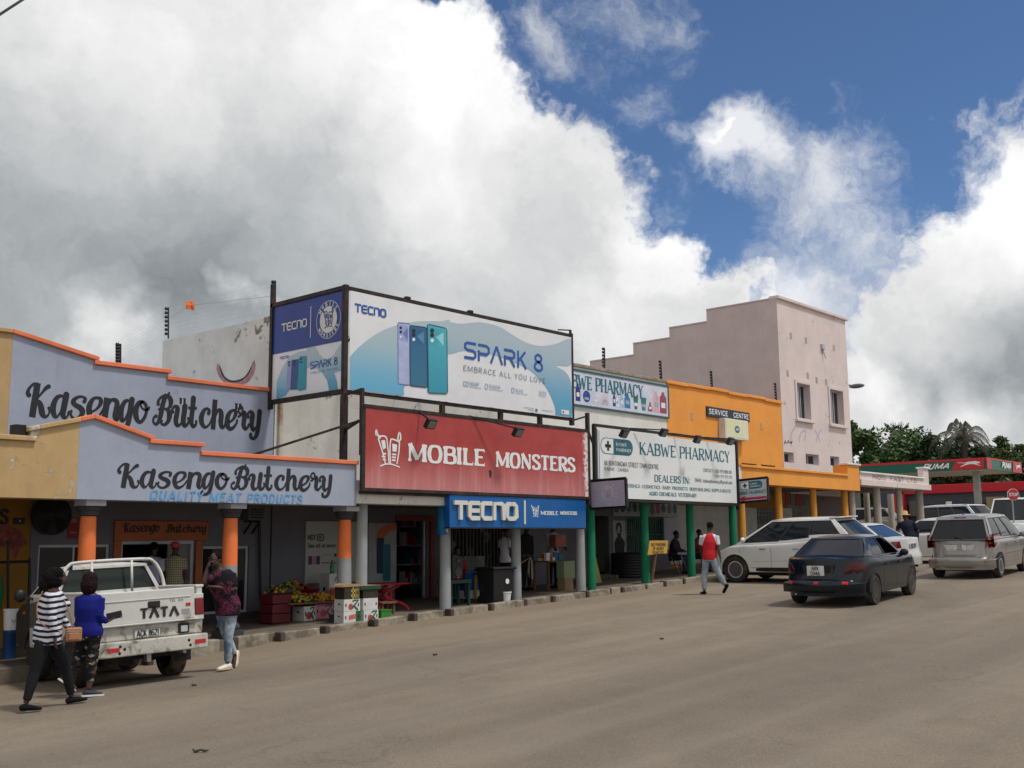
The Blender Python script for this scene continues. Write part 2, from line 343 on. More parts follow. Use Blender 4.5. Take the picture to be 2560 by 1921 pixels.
# capitals: width, strokes. straight ('s', x0,y0,x1,y1, weight, serif marks) / curve ('c', weight, points)
# weight T thick, t thin; serif marks: b bottom, t top end
def arcp(cx, cy, rx, ry, a0, a1, n=7): return [(cx+rx*cos(radians(a0+(a1-a0)*k/(n-1))), cy+ry*sin(radians(a0+(a1-a0)*k/(n-1)))) for k in range(n)]
GL = {
'A': (.74, [('s', .08,0,.37,1,'t','b'), ('s', .37,1,.66,0,'T','e'), ('s', .18,.32,.56,.32,'h','')]),
'B': (.64, [('s', .14,0,.14,1,'T','bt'), ('c', 'm', [(.14,.96),(.38,.96),(.52,.88),(.52,.64),(.38,.54),(.14,.53)]), ('c', 'm', [(.14,.53),(.42,.53),(.57,.42),(.57,.14),(.42,.04),(.14,.04)])]),
'C': (.64, [('c', 'm', [(.56,.74),(.50,.90),(.34,.97),(.17,.88),(.10,.62),(.10,.38),(.17,.12),(.34,.03),(.50,.10),(.57,.26)])]),
'D': (.66, [('s', .14,0,.14,1,'T','bt'), ('c', 'm', [(.14,.96),(.38,.95),(.55,.78),(.57,.5),(.55,.22),(.38,.05),(.14,.04)])]),
'E': (.58, [('s', .14,0,.14,1,'T','bt'), ('s', .14,.955,.53,.955,'h','v'), ('s', .14,.52,.44,.52,'h',''), ('s', .14,.045,.54,.045,'h','v')]),
'F': (.56, [('s', .14,0,.14,1,'T','bt'), ('s', .14,.955,.53,.955,'h','v'), ('s', .14,.50,.44,.50,'h','')]),
'G': (.68, [('c', 'm', [(.56,.76),(.50,.90),(.34,.97),(.17,.88),(.10,.62),(.10,.38),(.17,.12),(.34,.03),(.50,.08),(.57,.18)]), ('s', .57,.02,.57,.42,'T',''), ('s', .40,.42,.60,.42,'h','')]),
'H': (.72, [('s', .14,0,.14,1,'T','bt'), ('s', .58,0,.58,1,'T','bt'), ('s', .14,.5,.58,.5,'h','')]),
'I': (.30, [('s', .15,0,.15,1,'T','bt')]),
'K': (.70, [('s', .14,0,.14,1,'T','bt'), ('s', .17,.42,.56,.99,'t','t'), ('s', .27,.56,.60,0,'T','b')]),
'L': (.56, [('s', .14,0,.14,1,'T','bt'), ('s', .14,.045,.52,.045,'h','v')]),
'M': (.90, [('s', .13,0,.13,1,'t','bt'), ('s', .13,1,.45,.12,'T',''), ('s', .45,.12,.77,1,'t',''), ('s', .77,0,.77,1,'T','bt')]),
'N': (.74, [('s', .13,0,.13,1,'t','bt'), ('s', .13,1,.60,0,'T',''), ('s', .60,0,.60,1,'t','t')]),
'O': (.70, [('c', 'm', [(.35,.97),(.18,.90),(.10,.64),(.10,.36),(.18,.10),(.35,.03),(.52,.10),(.60,.36),(.60,.64),(.52,.90),(.35,.97)])]),
'P': (.60, [('s', .14,0,.14,1,'T','bt'), ('c', 'm', [(.14,.96),(.40,.96),(.54,.86),(.54,.58),(.40,.46),(.14,.45)])]),
'Q': (.70, [('c', 'm', [(.35,.97),(.18,.90),(.10,.64),(.10,.36),(.18,.10),(.35,.03),(.52,.10),(.60,.36),(.60,.64),(.52,.90),(.35,.97)]), ('s', .38,.25,.64,-.05,'t','')]),
'R': (.66, [('s', .14,0,.14,1,'T','bt'), ('c', 'm', [(.14,.96),(.40,.96),(.54,.86),(.54,.62),(.40,.50),(.14,.49)]), ('s', .32,.49,.58,0,'T','b')]),
'S': (.58, [('c', 'm', [(.50,.76),(.44,.91),(.29,.97),(.14,.90),(.11,.73),(.20,.60),(.38,.46),(.49,.32),(.47,.12),(.30,.03),(.14,.09),(.09,.25)])]),
'T': (.62, [('s', .31,0,.31,1,'T','b'), ('s', .05,.955,.57,.955,'h','vw')]),
'U': (.68, [('c', 'm', [(.14,.98),(.14,.34),(.20,.10),(.34,.03),(.48,.10),(.54,.34),(.54,.98)]), ('s', .14,.9,.14,1,'T','t'), ('s', .54,.9,.54,1,'T','t')]),
'V': (.70, [('s', .10,1,.35,0,'T','f'), ('s', .60,1,.35,0,'t','f')]),
'W': (.98, [('s', .10,1,.30,0,'T','f'), ('s', .30,0,.49,.8,'t',''), ('s', .49,.8,.68,0,'T',''), ('s', .68,0,.88,1,'t','t')]),
'Y': (.66, [('s', .09,1,.33,.45,'T','f'), ('s', .57,1,.33,.45,'t','f'), ('s', .33,0,.33,.47,'T','b')]),
'Z': (.58, [('s', .08,.955,.52,.955,'h',''), ('s', .50,.95,.08,.05,'T',''), ('s', .08,.045,.54,.045,'h','')]),
'1': (.40, [('s', .22,0,.22,1,'T',''), ('s', .22,.97,.06,.78,'t','')]),
'2': (.58, [('c', 'm', [(.08,.76),(.14,.92),(.30,.97),(.46,.88),(.48,.66),(.36,.44),(.18,.22),(.08,.05)]), ('s', .06,.045,.52,.045,'h','')]),
'4': (.60, [('s', .40,0,.40,1,'T',''), ('s', .40,.97,.06,.30,'t',''), ('s', .04,.28,.56,.28,'h','')]),
'5': (.58, [('s', .12,.955,.50,.955,'h',''), ('s', .13,.96,.11,.55,'t',''), ('c', 'm', [(.11,.55),(.28,.62),(.46,.52),(.50,.30),(.42,.09),(.24,.03),(.07,.12)])]),
'6': (.58, [('c', 'm', [(.46,.90),(.30,.97),(.14,.80),(.08,.45),(.12,.12),(.29,.03),(.46,.12),(.50,.32),(.42,.52),(.26,.57),(.12,.46)])]),
'7': (.54, [('s', .06,.955,.50,.955,'h',''), ('s', .48,.95,.20,0,'T','')]),
'8': (.58, [('c', 'm', [(.29,.54),(.14,.64),(.12,.84),(.29,.97),(.46,.84),(.44,.64),(.29,.54),(.11,.42),(.08,.16),(.29,.03),(.50,.16),(.47,.42),(.29,.54)])]),
'9': (.58, [('c', 'm', [(.46,.54),(.32,.43),(.16,.48),(.08,.68),(.12,.88),(.29,.97),(.46,.88),(.50,.55),(.44,.20),(.28,.03),(.12,.10)])]),
'0': (.60, [('c', 'm', [(.30,.97),(.14,.86),(.09,.5),(.14,.14),(.30,.03),(.46,.14),(.51,.5),(.46,.86),(.30,.97)])]),
'3': (.58, [('c', 'm', [(.08,.82),(.22,.97),(.42,.92),(.46,.70),(.26,.53),(.48,.40),(.48,.12),(.26,.03),(.06,.16)])]),
'-': (.36, [('s', .06,.42,.30,.42,'h','')]),
':': (.22, [('s', .11,.10,.11,.24,'T',''), ('s', .11,.54,.11,.68,'T','')]),
'.': (.20, [('s', .10,0,.10,.12,'T','')]),
' ': (.34, []),
}
GL['TECNO_T'] = (.72, [('s', .02,.91,.70,.91,'T',''), ('s', .36,0,.36,.9,'T','')])
GL['TECNO_E'] = (.66, [('c0', 'T', [(.62,.91),(.20,.91),(.09,.80),(.09,.20),(.20,.09),(.62,.09)]), ('s', .1,.5,.60,.5,'T','')])
GL['TECNO_C'] = (.66, [('c0', 'T', [(.62,.91),(.20,.91),(.09,.80),(.09,.20),(.20,.09),(.62,.09)])])
GL['TECNO_N'] = (.70, [('c0', 'T', [(.09,0),(.09,.91),(.48,.91),(.60,.80),(.60,0)])])
GL['TECNO_O'] = (.72, [('c0', 'T', [(.35,.91),(.20,.91),(.09,.80),(.09,.20),(.20,.09),(.50,.09),(.61,.20),(.61,.80),(.50,.91),(.33,.91)])])
GL['SP_A'] = (.74, [('s', .06,0,.37,1,'T',''), ('s', .37,1,.68,0,'T','')])
GL['SP_S'] = (.72, [('c0', 'T', [(.66,.91),(.20,.91),(.09,.81),(.09,.62),(.20,.52),(.52,.50),(.63,.40),(.63,.20),(.52,.09),(.05,.09)])])
GL['SP_P'] = (.68, [('s', .09,0,.09,.60,'T',''), ('c0', 'T', [(.05,.91),(.50,.91),(.62,.80),(.62,.55),(.50,.42),(.05,.42)])])
GL['SP_R'] = (.70, [('s', .09,0,.09,.60,'T',''), ('c0', 'T', [(.05,.91),(.50,.91),(.62,.80),(.62,.58),(.50,.48),(.05,.48)]), ('s', .38,.46,.64,0,'T','')])
def text_width(seq): return sum(GL[g][0] for g in seq)
def lettering(name, seq, M, W, H, mt, parent, T=.2, t=.09, h=.1, m_=None, serif=.0, sh=.06, slant=0., off=.004, gap=0., wob=0., thick=0., skewlines=None, letter_parts=False, cap=False):
    """write seq in the box W x H, M(u, v, off) -> point. serif: slab length"""
    if isinstance(seq, str): seq = list(seq)
    tw = text_width(seq)+gap*(len(seq)-1); sx = W/tw; u = 0.; mb = MB(); k = 0; rr = random.Random(len(seq)*7+3)
    WT = {'T': T, 't': t, 'h': h, 'm': m_ if m_ is not None else (T+h)/2}
    outs = []
    for g in seq:
        wd, strokes = GL[g]
        def F(x, y, o): return M((u+x+slant*y)*sx, y*H, o)
        # ribbons are laid out with widths in units of H, so draw in real space
        def L(x, y): return ((u+x+slant*y)*sx, y*H)
        def R2(x, y, o): return M(x, y, o)
        jit = lambda: rr.uniform(-wob, wob)
        for s_ in strokes:
            k += 1; o = off+.0004*(k % 9)
            if s_[0] == 's':
                _, x0, y0, x1, y1, wt, mk = s_; a = L(x0, y0); b = L(x1, y1); w_ = WT[wt]*H
                if wob and wt in 'Tt':
                    n = 7; pts = [(a[0]+(b[0]-a[0])*i/n+jit()*H*.3, a[1]+(b[1]-a[1])*i/n, w_*(1+jit()*4)) for i in range(n+1)]
                else: pts = [(a[0], a[1], w_), (b[0], b[1], w_)]
                ribbon(mb, pts, R2, o, thick=thick, cap=cap)
                if serif:
                    for ch in mk:
                        if ch in 'bfe' or ch == 't':
                            pt = a if (ch in 'b' and y0 < y1) or (ch == 't' and y0 > y1) or (ch == 'f') else b
                            if ch == 'e': pt = b
                            if ch == 'b' and y1 < y0: pt = b
                            yy = pt[1]+(sh*H/2 if pt[1] < H*.5 else -sh*H/2); sl = serif*H+w_/2
                            ribbon(mb, [(pt[0]-sl, yy+jit()*H*.2, sh*H*(1+jit()*3)), (pt[0], yy, sh*H*1.15), (pt[0]+sl, yy+jit()*H*.2, sh*H*(1+jit()*3))], R2, o+.0002)
                        if ch == 'v':
                            yy = b[1]; dy = -.15*H if yy > H*.5 else .15*H
                            ribbon(mb, [(b[0]-.02*H, yy, .07*H), (b[0]-.02*H, yy+dy, .05*H)], R2, o+.0002)
                        if ch == 'w':
                            ribbon(mb, [(a[0]+.02*H, a[1], .07*H), (a[0]+.02*H, a[1]-.15*H, .05*H)], R2, o+.0002)
            else:
                pts = [L(*p)+(WT[s_[1]]*H*(1+jit()*3),) for p in s_[2]]
                pts = spline(pts, 4) if s_[0] == 'c' else pts
                if s_[0] == 'c':                 # thick where the stroke runs upright, thin where it runs level
                    q = []
                    for i, p in enumerate(pts):
                        a = pts[max(0, i-1)]; b = pts[min(len(pts)-1, i+1)]; dx, dy = abs(b[0]-a[0]), abs(b[1]-a[1]); f_ = dy/(math.hypot(dx, dy) or 1)
                        q.append((p[0], p[1], (WT['h']*(1-f_)+T*f_)*H*(1+jit()*2.5)))
                    pts = q
                ribbon(mb, pts, R2, o, thick=thick)
        u += wd+gap
        if letter_parts and g != ' ':
            outs.append(mb.build('letter', mt, parent)); mb = MB()
    if letter_parts: return outs
    if serif and False: pass
    return mb.build(name, mt, parent, fix=False)
def planeM(p00, p10, p01, n=(0, -1, 0)):
    """box map: u metres from p00 towards p10, v metres towards p01"""
    p00 = Vector(p00); U = (Vector(p10)-p00).normalized(); V = (Vector(p01)-p00).normalized(); N = Vector(n)
    return (lambda u, v, o: p00+U*u+V*v+N*o), (Vector(p10)-p00).length, (Vector(p01)-p00).length
def onP(x0, y0, x1, x1y, top, Y):
    """text box on plane Y: bottom-left photo point, bottom-right photo x (its y ignored for level text), top photo y at left"""
    a = P(x0, y0, Y); b = P(x1, x1y, Y); c = P(x0, top, Y)
    z = (a.z+b.z)/2; return planeM((a.x, Y, z), (b.x, Y, z), (a.x, Y, z+(c.z-a.z)))
SANS = dict(T=.17, t=.17, h=.16)
def write(name, s, box, mt, parent, **kw):
    M, W, H = box; return lettering(name, s, M, W, H, mt, parent, **kw)
# brush script, traced stroke by stroke: (x, y, width)
K1 = [[(280,140,80),(265,250,80),(235,400,80),(203,592,80)], [(285,150,30),(215,155,32),(145,215,36),(122,270,50),(140,300,62)],
 [(468,180,55),(420,205,45),(360,265,28),(295,330,26),(255,380,26)], [(265,370,40),(320,400,62),(350,460,72),(372,540,72),(415,578,45),(465,560,28),(490,510,22),(478,462,36)],
 [(735,325,20),(690,298,35),(620,315,50),(565,390,66),(548,480,70),(575,560,56),(615,575,32),(665,520,20),(705,430,20),(725,360,20)],
 [(765,280,75),(745,380,73),(722,480,71),(715,545,66),(745,585,40),(790,560,25),(815,505,32)],
 [(1070,360,48),(1083,322,40),(1040,300,30),(970,303,36),(900,340,50),(885,380,60),(930,415,60),(1000,445,66),(1040,490,70),(1020,545,55),(950,588,35),(885,580,33),(847,540,32),(855,490,32)],
 [(1200,490,25),(1280,450,30),(1340,380,50),(1340,325,50),(1290,305,35),(1220,320,42),(1160,400,66),(1152,490,70),(1185,570,60),(1240,585,40),(1320,540,28),(1385,450,24)],
 [(1455,300,80),(1435,420,78),(1405,612,75)], [(1465,410,25),(1520,330,36),(1590,330,55),(1618,375,62),(1602,460,66),(1588,540,64),(1608,588,45),(1640,570,26),(1660,500,26)],
 [(1830,340,20),(1790,325,36),(1740,350,50),(1695,430,63),(1685,520,66),(1705,588,50),(1745,580,30),(1790,500,20),(1820,400,20)],
 [(1865,312,70),(1845,420,68),(1825,540,66),(1800,640,60),(1750,700,45),(1690,710,40),(1650,690,44),(1665,652,36)],
 [(2040,335,36),(1980,350,50),(1935,430,66),(1935,520,66),(1970,588,50),(2020,600,40),(2080,540,40),(2112,450,38),(2095,370,40),(2040,335,36),(2010,365,25),(2035,415,22),(2090,440,25),(2140,430,30),(2155,405,26)]]
K2 = [[(335,200,40),(320,250,58),(285,360,60),(260,480,60),(225,570,48),(180,610,35),(138,580,30),(138,525,28),(180,495,42)],
 [(215,330,42),(213,290,36),(250,240,30),(310,213,36),(370,200,30),(400,168,26)], [(330,213,45),(400,225,55),(432,280,60),(420,350,45),(370,388,25),(300,385,25),(230,400,30)],
 [(330,390,25),(390,412,55),(412,480,66),(390,560,50),(330,610,36),(275,595,28),(280,560,30)],
 [(465,430,42),(460,390,30),(500,350,36),(545,372,58),(540,450,62),(522,540,62),(545,608,50),(600,598,28),(650,520,20)], [(675,343,68),(665,430,66),(650,540,64),(668,608,52),(710,605,35),(745,550,30),(735,508,30)],
 [(820,228,65),(810,350,62),(795,480,60),(792,570,55),(825,620,44),(870,590,30),(873,550,34)], [(733,365,34),(883,365,34)],
 [(1085,430,46),(1095,390,40),(1060,365,30),(1010,390,46),(965,470,62),(965,550,62),(1000,610,46),(1050,620,30),(1110,570,24),(1140,500,24)],
 [(1195,235,62),(1180,430,62),(1165,650,58)], [(1200,470,25),(1240,390,36),(1288,390,55),(1305,450,62),(1297,540,62),(1312,608,48),(1345,615,34),(1375,570,25),(1375,545,25)],
 [(1450,540,25),(1510,500,30),(1550,430,46),(1550,388,40),(1500,377,32),(1440,420,50),(1410,500,62),(1415,590,58),(1460,635,45),(1520,610,35),(1570,550,28),(1577,510,26)],
 [(1600,460,26),(1650,430,25),(1670,370,28),(1655,322,25),(1615,330,25),(1600,380,25),(1630,420,25)], [(1650,420,25),(1698,405,56),(1702,480,60),(1692,575,58),(1722,625,44),(1765,600,30),(1780,565,30)],
 [(1768,460,42),(1765,412,30),(1810,385,38),(1842,425,60),(1835,500,60),(1832,585,54),(1862,638,40),(1910,590,20)], [(1965,380,60),(1955,500,58),(1940,620,55),(1915,710,48),(1870,755,38),(1822,743,40),(1815,700,40)]]
KS = 7.373
def brush_word(strokes, ox, oy, Yp, amap, mt, parent, name='lettering', lift=.004):
    """strokes in crop units -> plane of the lower sign (metres) -> amap(x, z) -> sign plane"""
    mb = MB(); k = 0
    for st in strokes:
        k += 1; q = []
        for (x, y, w_) in st:
            a = P(ox+x/KS, oy+y/KS, 16.85); sc_ = (P(ox+(x+10)/KS, oy+y/KS, 16.85)-a).length/10
            X, Z, s_ = amap(a.x, a.z); q.append((X, Z, w_*1.16*sc_*s_))
        ribbon(mb, spline(q, 6), lambda u, v, o: Vector((u, Yp-o, v)), lift+.0004*(k % 7), cap=len(st) > 4 )
    return mb.build(name, mt, parent, fix=False)
# ------------------------------------------------------------------ materials in use
M_ = {}
M_['lilac'] = plaster('lilac_paint', (.345,.38,.47), peel=(.55,.55,.57), amt=.06, pscale=1.6, streak=.20, blotch=.07)
M_['tan'] = plaster('tan_paint', (.50,.34,.165), peel=(.70,.64,.54), amt=.12, pscale=1.7, streak=.22)
M_['orange'] = plaster('orange_coping_paint', (.78,.215,.10), streak=.25, blotch=.12)
M_['orangecol'] = plaster('orange_column_paint', (.85,.21,.065), streak=.05, blotch=.06)
M_['colgrey'] = plaster('grey_column_paint', (.30,.315,.325), streak=.14, blotch=.10, peel=(.2,.2,.2), amt=-.03)
M_['darkgrey'] = plaster('dark_grey_paint', (.055,.055,.06), streak=.1)
M_['lightgrey'] = plaster('pale_grey_paint', (.50,.51,.56), streak=.1)
M_['white'] = plaster('old_white_paint', (.66,.65,.60), peel=(.26,.22,.16), amt=.10, pscale=1.4, streak=.22, mould=(.10,.085,.06), mz=7.4)
M_['whiteph'] = plaster('fresh_white_paint', (.76,.75,.70), peel=(.42,.38,.32), amt=-.02, streak=.10)
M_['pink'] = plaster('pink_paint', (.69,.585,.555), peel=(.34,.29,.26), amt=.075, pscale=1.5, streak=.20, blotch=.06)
M_['pinkshade'] = plaster('pink_shaded_side', (.56,.47,.455), streak=.16, blotch=.07, mould=(.09,.08,.065), mz=11.6)  # darker copy of the pink, with the side wall's shade put into the colour
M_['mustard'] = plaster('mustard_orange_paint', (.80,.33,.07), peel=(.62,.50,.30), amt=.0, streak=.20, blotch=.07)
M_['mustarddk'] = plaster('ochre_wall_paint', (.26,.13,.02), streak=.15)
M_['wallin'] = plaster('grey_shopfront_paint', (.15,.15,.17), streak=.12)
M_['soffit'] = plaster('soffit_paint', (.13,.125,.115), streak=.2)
M_['concrete'] = mat('kerb_concrete', (.30,.26,.20), .92, var=.3, vs=9, bump=.6, bs=40, dirt=(.12,.10,.075), dirt_amt=.3)
M_['kerbdark'] = mat('kerb_dark_paint', (.07,.055,.045), .9, var=.3, bump=.4)
M_['greencol'] = plaster('green_column_paint', (.012,.17,.085), peel=(.45,.5,.45), amt=-.04, streak=.08, blotch=.14)
M_['ycol'] = plaster('yellow_column_paint', (.66,.29,.05), peel=(.75,.7,.6), amt=-.01, streak=.16, blotch=.14)
M_['oldcol'] = plaster('weathered_white_column', (.42,.38,.32), peel=(.20,.17,.13), amt=.03, pscale=2.2, streak=.3)
M_['steel'] = mat('rusty_dark_steel', (.035,.026,.024), .65, .3, var=.5, vs=6, dirt=(.12,.05,.03), dirt_amt=.18)
M_['black'] = mat('black_paint', (.012,.012,.013), .5, var=.3)
M_['ink'] = mat('black_sign_paint', (.022,.022,.026), .75, var=.25, vs=12)
M_['metal'] = mat('galvanised_metal', (.35,.36,.37), .4, .6, var=.2)
M_['glassdk'] = glass('dark_window_glass')
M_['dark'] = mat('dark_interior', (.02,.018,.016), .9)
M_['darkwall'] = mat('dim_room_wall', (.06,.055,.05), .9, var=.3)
M_['tile'] = mat('shop_floor', (.12,.11,.10), .6)
M_['wht'] = mat('white_enamel', (.70,.70,.68), .45, var=.06, dirt=(.3,.26,.2), dirt_amt=.08)
M_['vinylw'] = mat('white_vinyl', (.74,.75,.77), .35, var=.05, vs=1.5, bump=.25, bs=2.2)
M_['vinylb'] = mat('navy_vinyl', (.020,.045,.24), .3, var=.12, vs=1.5, bump=.3, bs=2.2)
M_['signblue'] = mat('blue_sign_board', (.004,.10,.33), .35, var=.10, vs=1.2)
M_['logoblue'] = mat('blue_print', (.022,.095,.36), .4, var=.04)
M_['greyprint'] = mat('grey_print', (.16,.19,.24), .5, var=.06)
M_['paleprint'] = mat('pale_blue_print', (.30,.42,.52), .5, var=.06)
M_['teal'] = mat('teal_print', (.01,.13,.17), .4, var=.10)
M_['tealtxt'] = mat('teal_letter_vinyl', (.01,.14,.19), .4, var=.15, vs=5)
M_['cream'] = mat('letter_cream', (.66,.65,.60), .4, var=.05)
M_['creamside'] = mat('letter_side', (.24,.23,.20), .5, var=.1)
M_['wprint'] = mat('white_print', (.78,.78,.78), .45, var=.03)
M_['redprint'] = mat('red_print', (.55,.03,.04), .5, var=.06)
M_['bluebrush'] = mat('sky_blue_brush_paint', (.10,.32,.62), .7, var=.25, vs=9)

def redsign():
    m_ = bpy.data.materials.new('faded_red_board'); m_.use_nodes = True; t = NT(m_.node_tree); p = t.n['Principled BSDF']
    co = t.new('ShaderNodeTexCoord').outputs['Object']; sp = t.new('ShaderNodeSeparateXYZ'); t.l.new(co, sp.inputs[0])
    st = t.noise(t.sc(co, (3.2, 1, .35)), 1.3, 6, .65); low = t.ramp(sp.outputs[2], 1.15, -.05)
    f = t.m('MULTIPLY', t.m('ADD', t.m('MULTIPLY', low, .55), t.m('MULTIPLY', t.ramp(st, .42, .75), .5)), low)
    c_ = t.mix(t.ramp(t.noise(co, 2, 5), .3, .7), (.35,.036,.034), (.42,.052,.046)); c_ = t.mix(t.m('MULTIPLY', f, .62), c_, (.72,.42,.42))
    e = t.ramp(t.m('ADD', sp.outputs[0], t.m('MULTIPLY', t.noise(co, 9, 8, .7), .5)), 7.30, 7.42)
    e = t.m('MULTIPLY', e, t.ramp(t.noise(co, 14, 6, .7), .38, .5)); c_ = t.mix(e, c_, (.75,.70,.68))
    t.l.new(c_, p.inputs['Base Color']); p.inputs['Roughness'].default_value = .5; return m_
M_['redsign'] = redsign()
def grad(name, top, bot, z0, z1, rough=.35):        # printed colour blend, bottom z0 to top z1 (local)
    m_ = bpy.data.materials.new(name); m_.use_nodes = True; t = NT(m_.node_tree); p = t.n['Principled BSDF']
    co = t.new('ShaderNodeTexCoord').outputs['Object']; sp = t.new('ShaderNodeSeparateXYZ'); t.l.new(co, sp.inputs[0])
    t.l.new(t.mix(t.ramp(sp.outputs[2], z0, z1), bot, top), p.inputs['Base Color']); p.inputs['Roughness'].default_value = rough
    b = t.new('ShaderNodeBump'); b.inputs['Strength'].default_value = .25; b.inputs['Distance'].default_value = .01
    t.l.new(t.noise(co, 2.2, 5, .6), b.inputs['Height']); t.l.new(b.outputs[0], p.inputs['Normal']); return m_
def wrinkle(mm, s=.5):
    t = NT(mm.node_tree)
    for nd in t.n:
        if nd.type == 'BUMP': nd.inputs['Strength'].default_value = s
# ------------------------------------------------------------------ ground
def ground():
    xs = [-400,-200,-100,-60,-40]+[-30+i*2 for i in range(15)]+[i for i in range(20)]+[20+i*2 for i in range(35)]+[92,100,120,150,200,300,500,900]
    ys = [-300,-100,-40,-20,-8,0]+[2+i*1.5 for i in range(8)]+[14+i*.5 for i in range(8)]+[18+1.5*i for i in range(10)]+[34,45,60,90,150,300,700]
    mb = MB(); vs = []; 
    for y in ys:
        for x in xs: vs.append((x, y, gz(x)-dip(x, y)))
    nx = len(xs); mb.add(vs, [(j*nx+i, j*nx+i+1, (j+1)*nx+i+1, (j+1)*nx+i) for j in range(len(ys)-1) for i in range(nx-1)])
    m_ = bpy.data.materials.new('dusty_asphalt'); m_.use_nodes = True; t = NT(m_.node_tree); p = t.n['Principled BSDF']
    co = t.new('ShaderNodeTexCoord').outputs['Object']
    a = t.noise(t.sc(co, (.35, 1, 1)), .22, 6, .6, .4); b_ = t.noise(co, 1.7, 7, .62); c = t.noise(co, 40, 3, .7); d = t.noise(co, 160, 2, .6)
    col = t.mix(t.ramp(a, .36, .64), (.185,.152,.115), (.255,.207,.152))
    col = t.mix(t.m('MULTIPLY', t.ramp(b_, .35, .75), .35), col, (.13,.11,.085))
    col = t.mix(t.m('MULTIPLY', t.ramp(c, .52, .75), .38), col, (.42,.34,.25)); col = t.mix(t.m('MULTIPLY', t.ramp(c, .48, .30), .45), col, (.07,.06,.05))
    col = t.mix(t.m('MULTIPLY', t.ramp(d, .6, .75), .30), col, (.48,.40,.30))
    # sand drifting out from the kerb
    sp = t.new('ShaderNodeSeparateXYZ'); t.l.new(co, sp.inputs[0])
    k = t.ramp(t.m('ADD', sp.outputs[1], t.m('MULTIPLY', t.noise(co, .8, 5), 2.2)), 14.6, 17.6)
    col = t.mix(t.m('MULTIPLY', k, .55), col, (.28,.21,.145))
    k2 = t.ramp(t.noise(t.sc(co, (.6, 1, 1)), .9, 9, .75, .7), .66, .72); col = t.mix(t.m('MULTIPLY', k2, .30), col, (.09,.078,.065))
    # wheel paths worn along the street, old patches of tar, hair cracks, oil drips
    tr = t.noise(t.sc(co, (.03, 1.1, 1)), 1., 4, .5, .3); col = t.mix(t.m('MULTIPLY', t.ramp(tr, .45, .7), .30), col, (.31,.27,.215)); col = t.mix(t.m('MULTIPLY', t.ramp(tr, .5, .3), .12), col, (.10,.088,.074))
    vo = t.new('ShaderNodeTexVoronoi', feature='DISTANCE_TO_EDGE'); t.l.new(t.vm('ADD', co, t.vm('SCALE', t.noise(co, 2.5, 4, .6, 0, 1), scale=.7)), vo.inputs['Vector']); vo.inputs['Scale'].default_value = .42
    ck = t.m('MULTIPLY', t.ramp(vo.outputs['Distance'], .012, .003), t.ramp(t.noise(co, .5, 3), .5, .62)); col = t.mix(t.m('MULTIPLY', ck, .22), col, (.06,.05,.04))
    sp2 = t.noise(co, 4.5, 3, .5); col = t.mix(t.m('MULTIPLY', t.ramp(sp2, .735, .76), .35), col, (.055,.048,.04))
    t.l.new(col, p.inputs['Base Color']); p.inputs['Roughness'].default_value = .88; p.inputs['Specular IOR Level'].default_value = .3
    bp = t.new('ShaderNodeBump'); bp.inputs['Strength'].default_value = .8; bp.inputs['Distance'].default_value = .012
    h = t.m('ADD', c, t.m('MULTIPLY', d, .6)); t.l.new(h, bp.inputs['Height']); t.l.new(bp.outputs[0], p.inputs['Normal'])
    tag(mb.build('road', m_, None), kind='structure')
    # pavement slab under the arcade
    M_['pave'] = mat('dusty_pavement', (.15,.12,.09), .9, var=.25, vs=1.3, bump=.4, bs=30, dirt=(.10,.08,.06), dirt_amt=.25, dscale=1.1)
    mb = MB()
    for i in range(-6, 46):
        x0, x1 = i, i+1
        mb.add([(x0,16.97,gz(x0)+.105),(x1,16.97,gz(x1)+.105),(x1,20.2,gz(x1)+.105),(x0,20.2,gz(x0)+.105),(x0,16.97,gz(x0)-.3),(x1,16.97,gz(x1)-.3)], [(0,1,2,3),(4,5,1,0)])
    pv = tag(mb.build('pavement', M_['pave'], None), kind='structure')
    # kerb stones, each laid on its own
    rr = random.Random(3)
    K = [(-40,1706),(580,1615.5),(697,1600),(809,1584),(926,1567),(1028,1553),(1128,1541),(1217,1527),(1302,1515),(1381,1506),(1457,1494),(1520,1486),(1554,1482)]
    xs = [G(a, b).x for a, b in K]; xs = [1.0, 2.4, 3.8, 5.2, 6.6, 8.1, 9.6] + xs[1:]
    while xs[-1] < 43: xs.append(xs[-1]+rr.choice([1.05, 1.25, .9]))
    for i in range(len(xs)-1):
        if 5.5 < xs[i] < 8.2: continue
        x0, x1 = xs[i], xs[i+1]; L = (x1-x0-.04); near = x0 < 16
        if near: L *= rr.uniform(.74, .9)
        dy = rr.uniform(-.03, .03); rz_ = rr.uniform(-.012, .012); h = rr.uniform(.12, .15)
        mb = MB(); a = .041
        for (u0, u1, mi) in ((0, .10, 1), (.10, L, 0)):
            mb.cur = mi; ex = .006 if mi else 0
            mb.add([(x0+u, 16.77+dy+yy*.19+(u*rz_)+(-ex if yy == 0 else 0), gz(x0)+a*u+zz) for zz in (-.25, h+ex) for u, yy in ((u0,0),(u1,0),(u1,1),(u0,1))],
                   [(0,3,2,1),(4,5,6,7),(0,1,5,4),(1,2,6,5),(2,3,7,6),(3,0,4,7)])
        mb.build('kerb_stone', [M_['concrete'], M_['kerbdark']], pv, bevel=.018)
ground()

